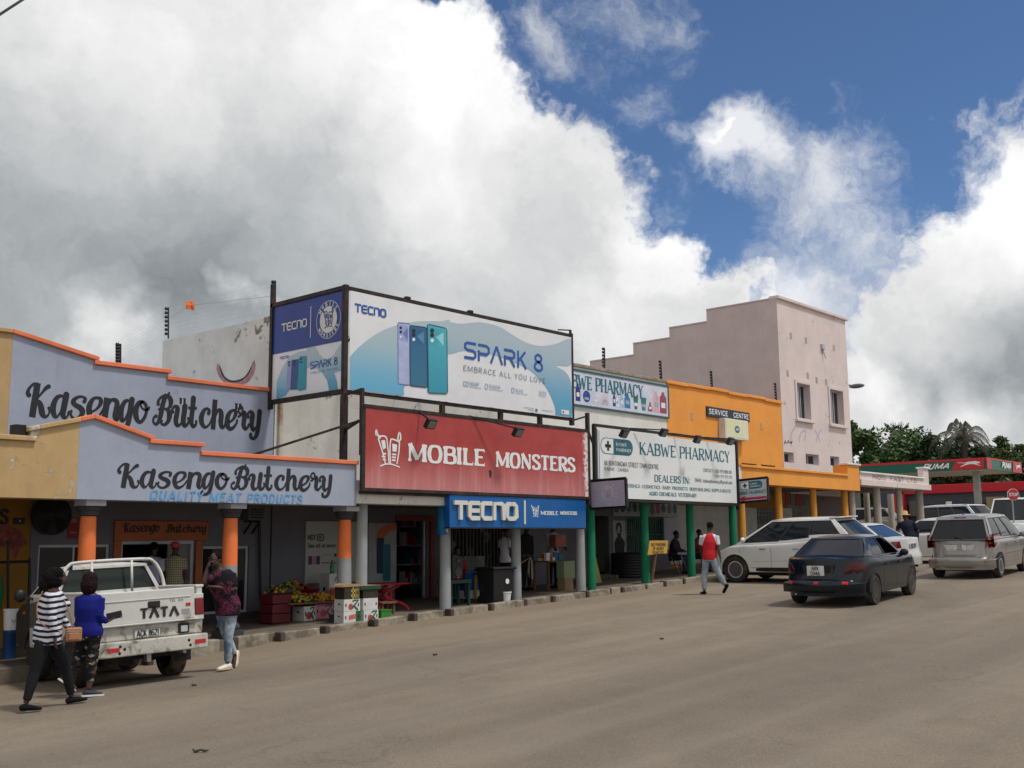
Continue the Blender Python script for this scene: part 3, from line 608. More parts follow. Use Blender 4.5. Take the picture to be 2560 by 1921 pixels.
# ------------------------------------------------------------------ walls with openings
def wall(mb, x0, x1, z0, z1, holes, y0, y1, z0b=None):
    xs = sorted({x0, x1}|{min(max(h[0], x0), x1) for h in holes}|{min(max(h[1], x0), x1) for h in holes})
    zs = sorted({z0, z1}|{min(max(h[2], z0), z1) for h in holes}|{min(max(h[3], z0), z1) for h in holes})
    def hole(i, j):
        if i < 0 or j < 0 or i >= len(xs)-1 or j >= len(zs)-1: return True
        cx, cz = (xs[i]+xs[i+1])/2, (zs[j]+zs[j+1])/2
        return any(h[0] < cx < h[1] and h[2] < cz < h[3] for h in holes)
    for i in range(len(xs)-1):
        for j in range(len(zs)-1):
            if hole(i, j): continue
            a, b, c, d = xs[i], xs[i+1], zs[j], zs[j+1]
            mb.add([(a,y0,c),(b,y0,c),(b,y0,d),(a,y0,d)], [(0,1,2,3)]); mb.add([(a,y1,c),(b,y1,c),(b,y1,d),(a,y1,d)], [(3,2,1,0)])
            if hole(i-1, j): mb.add([(a,y0,c),(a,y0,d),(a,y1,d),(a,y1,c)], [(0,1,2,3)])
            if hole(i+1, j): mb.add([(b,y0,c),(b,y0,d),(b,y1,d),(b,y1,c)], [(3,2,1,0)])
            if hole(i, j-1): mb.add([(a,y0,c),(b,y0,c),(b,y1,c),(a,y1,c)], [(3,2,1,0)])
            if hole(i, j+1): mb.add([(a,y0,d),(b,y0,d),(b,y1,d),(a,y1,d)], [(0,1,2,3)])
def rP(a, b, c, d, Y):                 # photo rectangle (left, top, right, bottom) on plane Y -> x0, x1, z0, z1
    p = P(a, (b+d)/2, Y); q = P(c, (b+d)/2, Y); t = P((a+c)/2, b, Y); u = P((a+c)/2, d, Y); return (p.x, q.x, u.z, t.z)
YW, YF, YC = 20.0, 16.85, 17.24
ROOM = 3.2
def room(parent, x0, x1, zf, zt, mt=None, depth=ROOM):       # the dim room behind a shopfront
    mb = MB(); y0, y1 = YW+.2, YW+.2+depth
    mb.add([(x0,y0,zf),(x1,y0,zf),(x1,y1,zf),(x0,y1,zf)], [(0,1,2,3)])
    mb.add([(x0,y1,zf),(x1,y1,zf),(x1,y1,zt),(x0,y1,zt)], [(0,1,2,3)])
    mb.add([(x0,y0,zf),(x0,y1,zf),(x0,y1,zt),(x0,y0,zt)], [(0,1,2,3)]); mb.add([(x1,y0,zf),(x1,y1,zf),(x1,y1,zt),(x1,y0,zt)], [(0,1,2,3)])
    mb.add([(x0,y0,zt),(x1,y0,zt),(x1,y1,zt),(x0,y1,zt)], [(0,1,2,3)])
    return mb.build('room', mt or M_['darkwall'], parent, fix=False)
def shell(parent, x0, x1, zb, zt, ydep, mt, roofz=None):     # side and back walls and flat roof behind the front
    mb = MB(); y0, y1 = YW+.2, ydep
    mb.box(x0, x0+.2, y0, y1, zb, zt); mb.box(x1-.2, x1, y0, y1, zb, zt); mb.box(x0+.2, x1-.2, y1-.2, y1, zb, zt)
    mb.box(x0+.2, x1-.2, y0, y1-.2, (roofz or zt-.5)-.15, roofz or zt-.5)
    return mb.build('outer_wall', mt, parent)
def window(parent, r, y, mt_frame, bars=2, mt_glass=None, fw=.05, depth=.06, hb=1, name='window'):
    x0, x1, z0, z1 = r; mb = MB()
    mb.box(x0, x1, y, y+depth, z0, z0+fw); mb.box(x0, x1, y, y+depth, z1-fw, z1); mb.box(x0, x0+fw, y, y+depth, z0+fw, z1-fw); mb.box(x1-fw, x1, y, y+depth, z0+fw, z1-fw)
    for k in range(1, bars+1):
        xx = x0+(x1-x0)*k/(bars+1); mb.box(xx-fw*.35, xx+fw*.35, y+.005, y+depth-.005, z0+fw, z1-fw)
    for k in range(1, hb):
        zz = z0+(z1-z0)*k/hb; mb.box(x0+fw, x1-fw, y+.01, y+depth-.01, zz-fw*.3, zz+fw*.3)
    f = mb.build(name, mt_frame, parent)
    nb = bars+1
    for k in range(nb):
        a = x0+(x1-x0)*k/nb+.01; b = x0+(x1-x0)*(k+1)/nb-.01
        MB().box(a, b, y+depth*.5-.004, y+depth*.5+.004, z0+fw*.5, z1-fw*.5).build('pane', mt_glass or M_['glassdk'], f)
    return f
def round_column(parent, px, py, r0, r1, z1, mt, y=YC, z0=None, X=None):
    x = X if X is not None else P(px, py, y).x
    zb = gz(x)+.10 if z0 is None else z0; mb = MB(); n = 8
    mb.lathe([(r0+(r1-r0)*k/n+.0*k, zb+(z1-zb)*k/n) for k in range(n+1)], (x, y, 0), 20)
    return mb.build('column', mt, parent, smooth=True, angle=40), x
def coping(parent, p0, p1, mt, y0, y1, h=.10, over=.06, e0=.06, e1=.06):
    (x0, z0), (x1, z1) = p0, p1; sl = (z1-z0)/(x1-x0)
    a, b = x0-e0, x1+e1; za, zb = z0-sl*e0, z1+sl*e1
    return MB().prism([(a, za), (b, zb), (b, zb+h), (a, za+h)], y0-over, y1+over).build('coping', mt, parent, bevel=.012)

# ---------------------------------------------------------------- 1 butchery
XL, XR = 8.26, 14.05
bt = thing('butchery_building', 'lilac butchery with stepped orange copings and black script lettering', 'shop building', (XL, YF, gz(11)))
# upper front
mb = MB(); up = [(8.44,3.35),(14.27,3.35),(14.27,5.60),(11.64,5.60),(11.64,5.74),(10.05,5.74),(10.05,5.83),(8.44,6.14)]
mb.prism(up, YW, YW+.2); mb.build('upper_wall', M_['lilac'], bt)
coping(bt, (8.48,6.13), (10.05,5.83), M_['orange'], YW, YW+.2, .085); coping(bt, (10.08,5.745), (11.62,5.745), M_['orange'], YW, YW+.2, .085)
coping(bt, (11.66,5.605), (14.2,5.605), M_['orange'], YW, YW+.2, .085, e1=.05)
# air bricks in the upper wall
for (a, b, c, d) in ((446,999,465,1014), (585,1012,604,1027)):
    x0, x1, z0, z1 = rP(a, b, c, d, YW); mb = MB()
    mb.cur = 0; mb.box(x0, x1, YW-.006, YW+.002, z0, z1); mb.cur = 1
    for r in range(3):
        for q in range(2): mb.box(x0+.02+q*(x1-x0)*.5, x0+(x1-x0)*.5*(q+1)-.01, YW-.009, YW-.003, z0+.02+r*(z1-z0)/3, z0+.07+r*(z1-z0)/3)
    mb.build('air_brick', [M_['lightgrey'], M_['ink']], bt)
# lower fascia
mb = MB(); mb.prism([(XL,2.985),(XR,2.985),(XR,3.80),(10.50,3.80),(10.50,3.95),(9.52,3.95),(9.52,4.02),(8.49,4.30),(XL,4.235)], YF, YF+.55); mb.build('fascia', M_['lilac'], bt)
coping(bt, (8.49,4.30), (9.50,4.025), M_['orange'], YF, YF+.2, .075, e0=.0); coping(bt, (XL,4.236), (8.49,4.30), M_['orange'], YF, YF+.2, .075, e0=0, e1=0)
coping(bt, (9.55,3.955), (10.48,3.955), M_['orange'], YF, YF+.2, .075); coping(bt, (10.54,3.805), (14.0,3.805), M_['orange'], YF, YF+.2, .08)
# lettering, three times
ident = lambda x, z: (x, z, 1.)
a0 = P(280+100/KS, 1140+300/KS, YF).x; a1 = P(280+2165/KS, 1140+420/KS, YF).x; zb0 = P(280+200/KS, 1140+592/KS, YF).z; zt0 = P(280+280/KS, 1140+135/KS, YF).z
b0 = P(560+120/KS, 1140+540/KS, YF).x; b1 = P(560+1995/KS, 1140+400/KS, YF).x
zb1 = P(560+1165/KS, 1140+650/KS, YF).z; zt1 = P(560+1195/KS, 1140+235/KS, YF).z
brush_word(K1, 280, 1140, YF, ident, M_['ink'], bt); brush_word(K2, 560, 1140, YF, ident, M_['ink'], bt)
def amap(s0, s1, zb, zt, d0, d1, eb, et):
    kx = (d1-d0)/(s1-s0); kz = (et-eb)/(zt-zb); return lambda x, z: (d0+(x-s0)*kx, eb+(z-zb)*kz, (kx+kz)/2)
U = lambda x, y, k, ox, oy: P(ox+x/k, oy+y/k, YW)
brush_word(K1, 280, 1140, YW, amap(a0, a1, zb0, zt0, U(45,250,6.9125,60,940).x, U(2170,600,6.9125,60,940).x, U(110,712,6.9125,60,940).z, U(250,120,6.9125,60,940).z), M_['ink'], bt)
brush_word(K2, 560, 1140, YW, amap(b0, b1, zb1, zt1, U(82,650,KS,370,960).x, U(2088,520,KS,370,960).x, U(1185,838,KS,370,960).z, U(1235,290,KS,370,960).z), M_['ink'], bt)
write('lettering', 'QUALITY MEAT PRODUCTS', onP(372, 1252.5, 754, 1257.5, 1229, YF), M_['bluebrush'], bt, T=.20, t=.19, h=.19, slant=.12, wob=.012, gap=.07, off=.0075)
# soffit and beams of the arcade
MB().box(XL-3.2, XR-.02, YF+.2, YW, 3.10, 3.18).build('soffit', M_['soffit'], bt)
# columns
for (px, py, YC_) in ((216,1400,YC), (574,1400,YC), (861,1400,YC+.2)):
    x = P(px, py, YC_).x; zb = gz(x)+.10
    lo, mid, top = zb+.30, None, 2.72
    mb = MB(); n = 10; zm = P(px, 1414, YC).z if px > 300 else P(574, 1414, YC).z
    if px > 800: zm = P(px, 1396, YC).z
    mb.cur = 1; mb.lathe([(.155, zb+.26), (.15, zb+.6), (.142, zm)], (x, YC_, 0), 28)
    mb.cur = 0; mb.lathe([(.142, zm), (.134, zm+.5), (.122, 2.74)], (x, YC_, 0), 28)
    c_ = mb.build('column', [M_['orangecol'], M_['colgrey']], bt, smooth=True, angle=40)
    MB().lathe([(.125, 2.72), (.165, 2.74), (.17, 2.80), (.20, 2.83), (.20, 2.89)], (x, YC_, 0), 24).build('capital', M_['darkgrey'], c_, smooth=True, angle=30)
    MB().box(x-.17, x+.17, YC_-.25, YC_+.17, 2.89, 2.984).build('abacus', M_['lightgrey'], c_)
    MB().box(x-.21, x+.21, YC_-.21, YC_+.21, gz(x)-.1, zb+.14).lathe([(.20, zb+.141), (.22, zb+.2), (.18, zb+.27)], (x, YC_, 0), 24).build('base', M_['darkgrey'], c_, bevel=.01)
# shopfront
zf = gz(11)+.12
rd = rP(297,1352,484,1580,YW); rw1 = rP(92,1362,272,1530,YW); rw2 = rP(503,1366,621,1534,YW)
door = (rd[0], rd[1], zf-.6, rd[3]); H = [door, rw1, rw2]
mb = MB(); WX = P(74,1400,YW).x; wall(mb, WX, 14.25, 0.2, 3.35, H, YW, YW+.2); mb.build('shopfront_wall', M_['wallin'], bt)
MB().box(XR-5.9+.0, 14.2, YW-.03, YW-.001, .2, zf+.38).build('plinth', M_['darkgrey'], bt) if False else None
for a, b in ((WX+.1, door[0]-.16), (door[1]+.16, 14.2)): MB().box(a, b, YW-.02, YW-.001, .2, zf+.24).build('plinth', M_['darkgrey'], bt)
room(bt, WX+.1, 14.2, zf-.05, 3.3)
for r in (rw1, rw2): window(bt, r, YW+.05, M_['lightgrey'], bars=1)
mb = MB(); o_ = .16
mb.box(door[0]-o_, door[0], YW-.05, YW-.002, zf, door[3]); mb.box(door[1], door[1]+o_, YW-.05, YW-.002, zf, door[3]); 
xs0, xs1, zs0, zs1 = rP(290,1303,518,1340,YW)
mb.box(xs0-.05, xs1, YW-.06, YW-.002, door[3], zs1); mb.build('door_surround', mat('dull_orange_gloss', (.36,.085,.015), .5), bt, bevel=.01)
kx0, kx1, kzb, kzt = P(303,1330,YW).x, P(396,1320,YW).x, P(310,1336,YW).z, P(310,1308,YW).z
brush_word(K1, 280, 1140, YW-.06, amap(a0, a1, zb0, zt0, kx0, kx1, kzb+.03, kzt), M_['ink'], bt)
brush_word(K2, 560, 1140, YW-.06, amap(b0, b1, zb1, zt1, P(410,1320,YW).x, P(512,1320,YW).x, kzb+.03, kzt-.02), M_['ink'], bt)
mb = MB(); mb.box(door[0], door[0]+.07, YW+.04, YW+.12, zf, door[3]); mb.box(door[1]-.07, door[1], YW+.04, YW+.12, zf, door[3]); mb.box(door[0]+.07, door[1]-.07, YW+.04, YW+.12, door[3]-.07, door[3]); mb.build('door_frame', M_['lightgrey'], bt)
MB().box(door[1]-.55, door[1]-.07, YW+.12, YW+.16, zf, door[3]-.07).build('door', mat('grey_door', (.2,.2,.2), .6), bt)
mb = MB(); mb.box(door[0]+.3, door[1]-.9, YW+1.4, YW+2.0, zf-.05, zf+1.0); mb.build('shop_counter', mat('steel_counter', (.3,.3,.3), .35, .5), bt, bevel=.02)
shell(bt, 8.46, 14.25, .2, 5.3, 29, M_['lilac'])
MB().tube([P(648,1300,YW-.08), P(651,1500,YW-.08)], .03, 8).build('drain_pipe', M_['black'], bt)
# things on the butchery front
x0, x1, z0, z1 = rP(601,1262,640,1302,YW); t = thing('air_conditioner', 'dark air conditioner box high on the butchery wall by second column', 'air conditioner', (x0, YW, z0))
MB().box(x0, x1, YW-.32, YW-.003, z0, z1).build('housing', mat('ac_housing', (.10,.10,.10), .5), t, bevel=.02)
mb = MB(); [mb.box(x0+.04, x1-.04, YW-.335, YW-.322, z0+.05+k*.055, z0+.075+k*.055) for k in range(int((z1-z0-.08)/.055))]; mb.build('grille', M_['black'], t)
mb = MB(); mb.bar((x0+.1,YW-.3,z0-.02),(x0+.1,YW-.01,z0-.02),.03); mb.bar((x0+.1,YW-.28,z0-.02),(x0+.1,YW-.01,z0-.28),.03); mb.bar((x1-.1,YW-.3,z0-.02),(x1-.1,YW-.01,z0-.02),.03); mb.bar((x1-.1,YW-.28,z0-.02),(x1-.1,YW-.01,z0-.28),.03); mb.build('bracket', M_['black'], t)
c = P(123, 1289, YW); t = thing('wall_fan', 'round black fan fixed high on the shop wall left of first orange column', 'fan', (c.x, YW-.1, c.z))
mb = MB()
for k in range(14):
    r_ = .06+.022*k; mb.tube([(c.x+r_*cos(a), YW-.16-.03*(1-(k/13)**2), c.z+r_*sin(a)) for a in [2*pi*q/20 for q in range(21)]], .006, 4, caps=False)
mb.build('guard', M_['black'], t)
mb = MB(); mb.lathe([(.36, YW-.02), (.37, YW-.14)], (c.x, 0, c.z), 28, 'y'); mb.build('shroud', M_['black'], t)
mb = MB()
for k in range(4):
    a = k*pi/2; u = Vector((cos(a), 0, sin(a))); v = Vector((-sin(a), 0, cos(a)))
    mb.add([c+u*.05-v*.04+Vector((0,-.15,0)), c+u*.32-v*.10+Vector((0,-.152,0)), c+u*.32+v*.09+Vector((0,-.163,0)), c+u*.05+v*.04+Vector((0,-.155,0))], [(0,1,2,3)])
mb.build('blade', mat('fan_blade', (.03,.03,.035), .4), t, fix=False)
x0, x1, z0, z1 = rP(169,1294,196,1347,YW); t = thing('wall_poster', 'dark red poster behind the first orange column', 'poster', (x0, YW, z0))
MB().box(x0, x1, YW-.012, YW-.003, z0, z1).build('sheet', mat('dark_red_paper', (.22,.012,.018), .6), t)
write('print', 'OPEN', planeM((x0+.05,YW-.012,z1-.2),(x1-.05,YW-.012,z1-.2),(x0+.05,YW-.012,z1-.08)), M_['paleprint'], t, **SANS) if False else None
mb = MB(); mb.box(x0+.04, x1-.04, YW-.016, YW-.0125, z0+.30, z0+.38); mb.box(x0+.04, x1-.04, YW-.016, YW-.0125, z0+.1, z0+.13); mb.build('print', mat('pinkish_print', (.3,.12,.12), .6), t)

# ---------------------------------------------------------------- 0 tan shop at the far left
tn = thing('tan_building', 'tan shop with flaking paint left of the lilac butchery', 'shop building', (1.0, YF, gz(6)))
MB().prism([(1.0,3.35),(8.438,3.35),(8.438,6.14),(1.0,6.14)], YW, YW+.2).build('upper_wall', M_['tan'], tn)
coping(tn, (1.0,6.14), (8.42,6.14), M_['tan'], YW, YW+.2, .08, e1=0)
MB().prism([(1.0,2.985),(XL-.002,2.985),(XL-.002,4.23),(7.47,4.03),(7.47,3.86),(1.0,3.86)], YF, YF+.55).build('fascia', M_['tan'], tn)
coping(tn, (7.50,4.035), (XL-.002,4.23), M_['tan'], YF, YF+.2, .075, e0=.08, e1=0); coping(tn, (1.0,3.865), (7.50,3.865), M_['tan'], YF, YF+.2, .08, e1=.05)
MB().box(7.25, 7.42, YF+.05, YF+.25, 3.95, 4.12).build('gutter_end', M_['black'], tn)
MB().box(1.0, XL-3.3, YF+.2, YW, 3.10, 3.18).build('soffit', M_['soffit'], tn)
wx = P(75, 1400, YW).x
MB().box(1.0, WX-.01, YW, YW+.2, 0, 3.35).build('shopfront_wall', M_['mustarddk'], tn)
shell(tn, 1.0, 8.44, 0, 5.9, 29, M_['tan'])
write('lettering', 'S', planeM((P(-2,1300,YW).x,YW-.003,P(0,1310,YW).z),(P(21,1300,YW).x,YW-.003,P(0,1310,YW).z),(P(-2,1300,YW).x,YW-.003,P(0,1274,YW).z)), M_['ink'], tn, T=.24, t=.2, h=.2)
x0, x1, z0, z1 = rP(33,1295,61,1311,YW); t = thing('number_plate', 'small black plate numbered 14 on the ochre wall', 'sign', (x0, YW, z0))
MB().box(x0, x1, YW-.02, YW-.002, z0, z1).build('plate', M_['ink'], t)
write('number', '14', planeM((x0+.10,YW-.02,z0+.04),(x1-.08,YW-.02,z0+.04),(x0+.10,YW-.02,z1-.04)), M_['wprint'], t, **SANS)
# painted picture on the ochre wall
mb = MB(); c = P(10,1354,YW); pts = [(-.45,-.1),(-.3,.22),(.05,.30),(.32,.18),(.42,-.05),(.30,-.12),(.22,-.32),(.05,-.1),(-.2,-.12)]
mb.add([(c.x+a, YW-.004, c.z+b) for a, b in pts], [tuple(range(len(pts)))]); mb.build('painted_picture', mat('faded_red_mural', (.20,.05,.04), .8, var=.6, vs=7), tn, fix=False)
t = thing('pole_stand', 'black steel pole frame standing in front of the ochre wall', 'frame', (6.6, 19.2, gz(6.6)+.1))
yq = 19.3; mb = MB()
for (a, b) in (((20,1350),(20,1690)), ((74,1396),(74,1650)), ((-20,1407),(76,1404))):
    mb.tube([P(a[0], a[1], yq), P(b[0], b[1], yq)], .025, 8)
mb.build('pole', M_['black'], t)
t = thing('hanging_bag', 'green shopping bag hanging from the black pole frame', 'bag', P(4,1520,yq-.12))
c = P(-16,1470,yq-.12); mb = MB(); mb.lathe([(.05,-.42),(.14,-.36),(.17,-.1),(.15,.12),(.08,.26),(.02,.3)], c, 12); mb.build('sack', mat('green_cloth', (.02,.14,.05), .8, bump=.5), t, smooth=True)
mb = MB(); mb.tube([c+Vector((-.04,0,.28)), c+Vector((0,0,.5)), c+Vector((.04,0,.28))], .008, 5); mb.build('strap', M_['black'], t)
# ---------------------------------------------------------------- 2 white building with the phone shop
mm = thing('phone_shop_building', 'dirty white building behind the red phone shop board, faded mouth mural on its side', 'shop building', (14.3, YW, gz(17)))
X0, X1, ZT = 14.3, 21.75, 7.38
p1 = rP(988,1303,1066,1489,YW); p1 = (p1[0], p1[1], gz(17)+.12, p1[3])
w2 = rP(1128,1310,1256,1430,YW); w3 = rP(1300,1305,1445,1450,YW)
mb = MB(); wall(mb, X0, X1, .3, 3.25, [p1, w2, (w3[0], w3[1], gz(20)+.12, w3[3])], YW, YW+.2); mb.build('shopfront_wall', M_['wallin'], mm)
MB().box(X0, X1, YW, YW+.2, 3.25, ZT).build('upper_wall', M_['white'], mm)
mb = MB(); mb.prismx([(YW+.2,.3),(24.9,.3),(24.9,7.42),(24.0,7.42),(YW+.2,ZT)], X0, X0+.2); sw = mb.build('side_wall', M_['white'], mm)
mb = MB(); mb.box(X1-.2, X1, YW+.2, 24.9, .3, ZT-.02); mb.box(X0+.2, X1-.2, 24.7, 24.9, .3, 7.3); mb.box(X0+.2, X1-.2, YW+.2, 24.7, 6.6, 6.75); mb.build('outer_wall', M_['white'], mm)
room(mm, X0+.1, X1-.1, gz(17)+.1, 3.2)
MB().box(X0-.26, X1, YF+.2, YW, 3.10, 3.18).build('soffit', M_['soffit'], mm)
MB().box(XR+.02, 21.3, YF+.02, YF+.55, 3.04, 3.5).build('beam', M_['white'], mm)
# faded mouth painted on the side wall
def onPX(pts, sc_, ox, oy, X, lift=.0): return [PX(ox+x/sc_, oy+y/sc_, X)+Vector((-lift, 0, 0)) for x, y in pts]
lo = [(1720,405),(1712,450),(1735,520),(1790,570),(1850,590),(1930,575),(1990,520),(2018,450),(2012,380)]; li = [(1998,395),(1985,450),(1945,515),(1890,548),(1835,558),(1785,540),(1755,500),(1738,450),(1730,415)]
def arcband(o_, i_, lift, mt, nm, sc_=3.16, ox=0, oy=780):
    o_ = spline(o_, 3); i_ = spline(i_, 3); pts = onPX(o_+i_, sc_, ox, oy, X0, lift); n = len(pts)//2; m2 = len(pts)
    mb = MB(); mb.add(pts, [(k, k+1, m2-2-k, m2-1-k) for k in range(n-1)]); return mb.build(nm, mt, mm, fix=False)
arcband(lo, li, .004, mat('faded_pink_paint', (.42,.22,.23), .85, var=.3, vs=8), 'painted_lip')
arcband([(1733,420),(1742,470),(1765,520),(1800,548),(1850,558),(1910,545),(1955,505),(1985,455),(1999,395)], [(1990,420),(1965,470),(1930,515),(1890,535),(1840,543),(1800,530),(1770,500),(1750,455),(1738,425)], .006, mat('faded_black_paint', (.06,.055,.055), .85, var=.5, vs=8), 'painted_mouth_line')
mb = MB(); pts = onPX([(1800,300),(1850,230),(1930,200),(2000,260),(2010,370),(1960,480),(1850,535),(1780,480),(1765,380)], 3.16, 0, 780, X0, .0025); mb.add(pts, [tuple(range(len(pts)))])
def fade_mat():
    m_ = bpy.data.materials.new('ghost_of_mural'); m_.use_nodes = True; t = NT(m_.node_tree); p = t.n['Principled BSDF']; co = t.new('ShaderNodeTexCoord').outputs['Object']
    p.inputs['Base Color'].default_value = (.62,.40,.38,1); p.inputs['Roughness'].default_value = .9
    tb = t.new('ShaderNodeBsdfTransparent'); mx = t.new('ShaderNodeMixShader')
    d = t.vm('DISTANCE', co, (0, 3.1, 5.35), out=1); f = t.m('MULTIPLY', t.m('MULTIPLY', t.ramp(d, 1.05, .1), t.ramp(t.noise(co, 3, 7, .7), .3, .65)), .55)
    t.l.new(f, mx.inputs[0]); t.l.new(tb.outputs[0], mx.inputs[1]); t.l.new(p.outputs[0], mx.inputs[2]); t.l.new(mx.outputs[0], t.n['Material Output'].inputs[0]); return m_
# coping remains and white downpipe on the corner
MB().box(X0-.02, X0+.26, YW-.04, YW+.5, ZT-.12, ZT+.02).build('coping', M_['concrete'], mm, bevel=.02)
MB().tube([(X0+.12, YW-.06, 3.3), (X0+.12, YW-.06, 5.5)], .045, 10).build('downpipe', mat('rust_stained_pipe', (.62,.56,.44), .6, dirt=(.42,.20,.05), dirt_amt=.35), mm)
# columns
for i, (px, top, r0, r1) in enumerate(((904,3.08,.125,.11), (1113,3.08,.13,.11), (1290,3.05,.125,.108), (1451,3.05,.125,.11))):
    c_, x = round_column(mm, px, 1400, r0, r1, top, M_['colgrey'])
bluep = mat('torn_blue_paper', (.01,.17,.42), .55, var=.2)
x = P(1108,1290,YC).x
mb = MB(); mb.lathe([(.128,2.42),(.126,3.06)], (x, YC, 0), 20); mb.v = mb.v; mb.build('paper_wrap', bluep, mm, smooth=True, angle=40)
mb = MB(); pts = [(-.06,2.50),(.02,2.44),(.05,2.7),(.02,3.05),(-.05,3.05),(-.02,2.8)]; mb.add([(x+a*.8, YC-.132, b) for a, b in pts], [tuple(range(len(pts)))]); mb.build('bare_patch', M_['white'], mm, fix=False)
# shopfront pieces
redf = mat('dark_red_frame', (.20,.015,.012), .5)
mb = MB(); mb.box(p1[0]-.02, p1[1]+.22, YW-.06, YW-.002, p1[3], p1[3]+.12); mb.box(p1[1]+.1, p1[1]+.22, YW-.06, YW-.002, p1[2], p1[3]); mb.build('door_surround', redf, mm)
mb = MB(); mb.box(p1[1]-.07, p1[1]-.01, YW+.03, YW+.1, p1[2], p1[3]); mb.build('door_frame', M_['metal'], mm)
window(mm, w2, YW+.05, redf, bars=2)
mb = MB()
for k in range(15):
    xx = w2[0]+.05+(w2[1]-w2[0]-.1)*k/14; mb.box(xx-.009, xx+.009, YW+.005, YW+.02, w2[2]+.03, w2[3]-.03)
mb.build('burglar_bars', mat('pale_bars', (.16,.16,.15), .6), mm)
mb = MB(); gr = mat('dark_green_metal', (.01,.07,.045), .5, var=.2)
for k in range(22):
    xx = w3[0]+.03+(w3[1]-w3[0]-.06)*k/21; mb.box(xx-.008, xx+.008, YW+.02, YW+.035, gz(20)+.12, w3[3]-.02)
for zz in (gz(20)+1.0, gz(20)+1.9): mb.box(w3[0], w3[1], YW+.036, YW+.06, zz, zz+.04)
mb.build('security_gate', gr, mm)
rx = P(1258,1380,YW).x; MB().box(rx-.06, rx+.06, YW-.04, YW-.002, gz(rx)+.1, 3.0).build('pilaster', redf, mm)
# ---- posters by the phone shop
x0, x1, z0, z1 = rP(761,1304,895,1457,YW); t = thing('wall_poster', 'tall grey white phone poster reading HOT, See all at once, by the fruit stand', 'poster', (x0, YW, z0))
MB().box(x0, x1, YW-.05, YW-.003, z0, z1).build('board', mat('grey_white_poster', (.42,.43,.39), .5, var=.05), t, bevel=.005)
yb = YW-.052
def qP(a, b, c, d, y=yb): r = rP(a, b, c, d, YW); return planeM((r[0],y,r[2]),(r[1],y,r[2]),(r[0],y,r[3]))
ik = M_['ink']
write('print', 'HOT', qP(765,1338,786,1350), ik, t, T=.2, t=.2, h=.19)
def ring(mb, M, W, H, r, wd, n=5):
    pts = [(W-r+r*sin(a), H-r+r*cos(a)) for a in [pi/2*k/n for k in range(n+1)]]+[(W-r+r*cos(a), r-r*sin(a)) for a in [pi/2*k/n for k in range(n+1)]]+[(r-r*sin(a), r-r*cos(a)) for a in [pi/2*k/n for k in range(n+1)]]+[(r-r*cos(a), H-r+r*sin(a)) for a in [pi/2*k/n for k in range(n+1)]]
    pts.append(pts[0]); ribbon(mb, [(a, b, wd) for a, b in pts], M, .003)
mb = MB(); M, W, H_ = qP(789.5,1336.5,805,1352); ring(mb, M, W, H_, H_*.35, .025); mb.build('print', ik, t, fix=False)
write('print', '8K', qP(793,1341,802,1348), ik, t, T=.2, t=.2, h=.19)
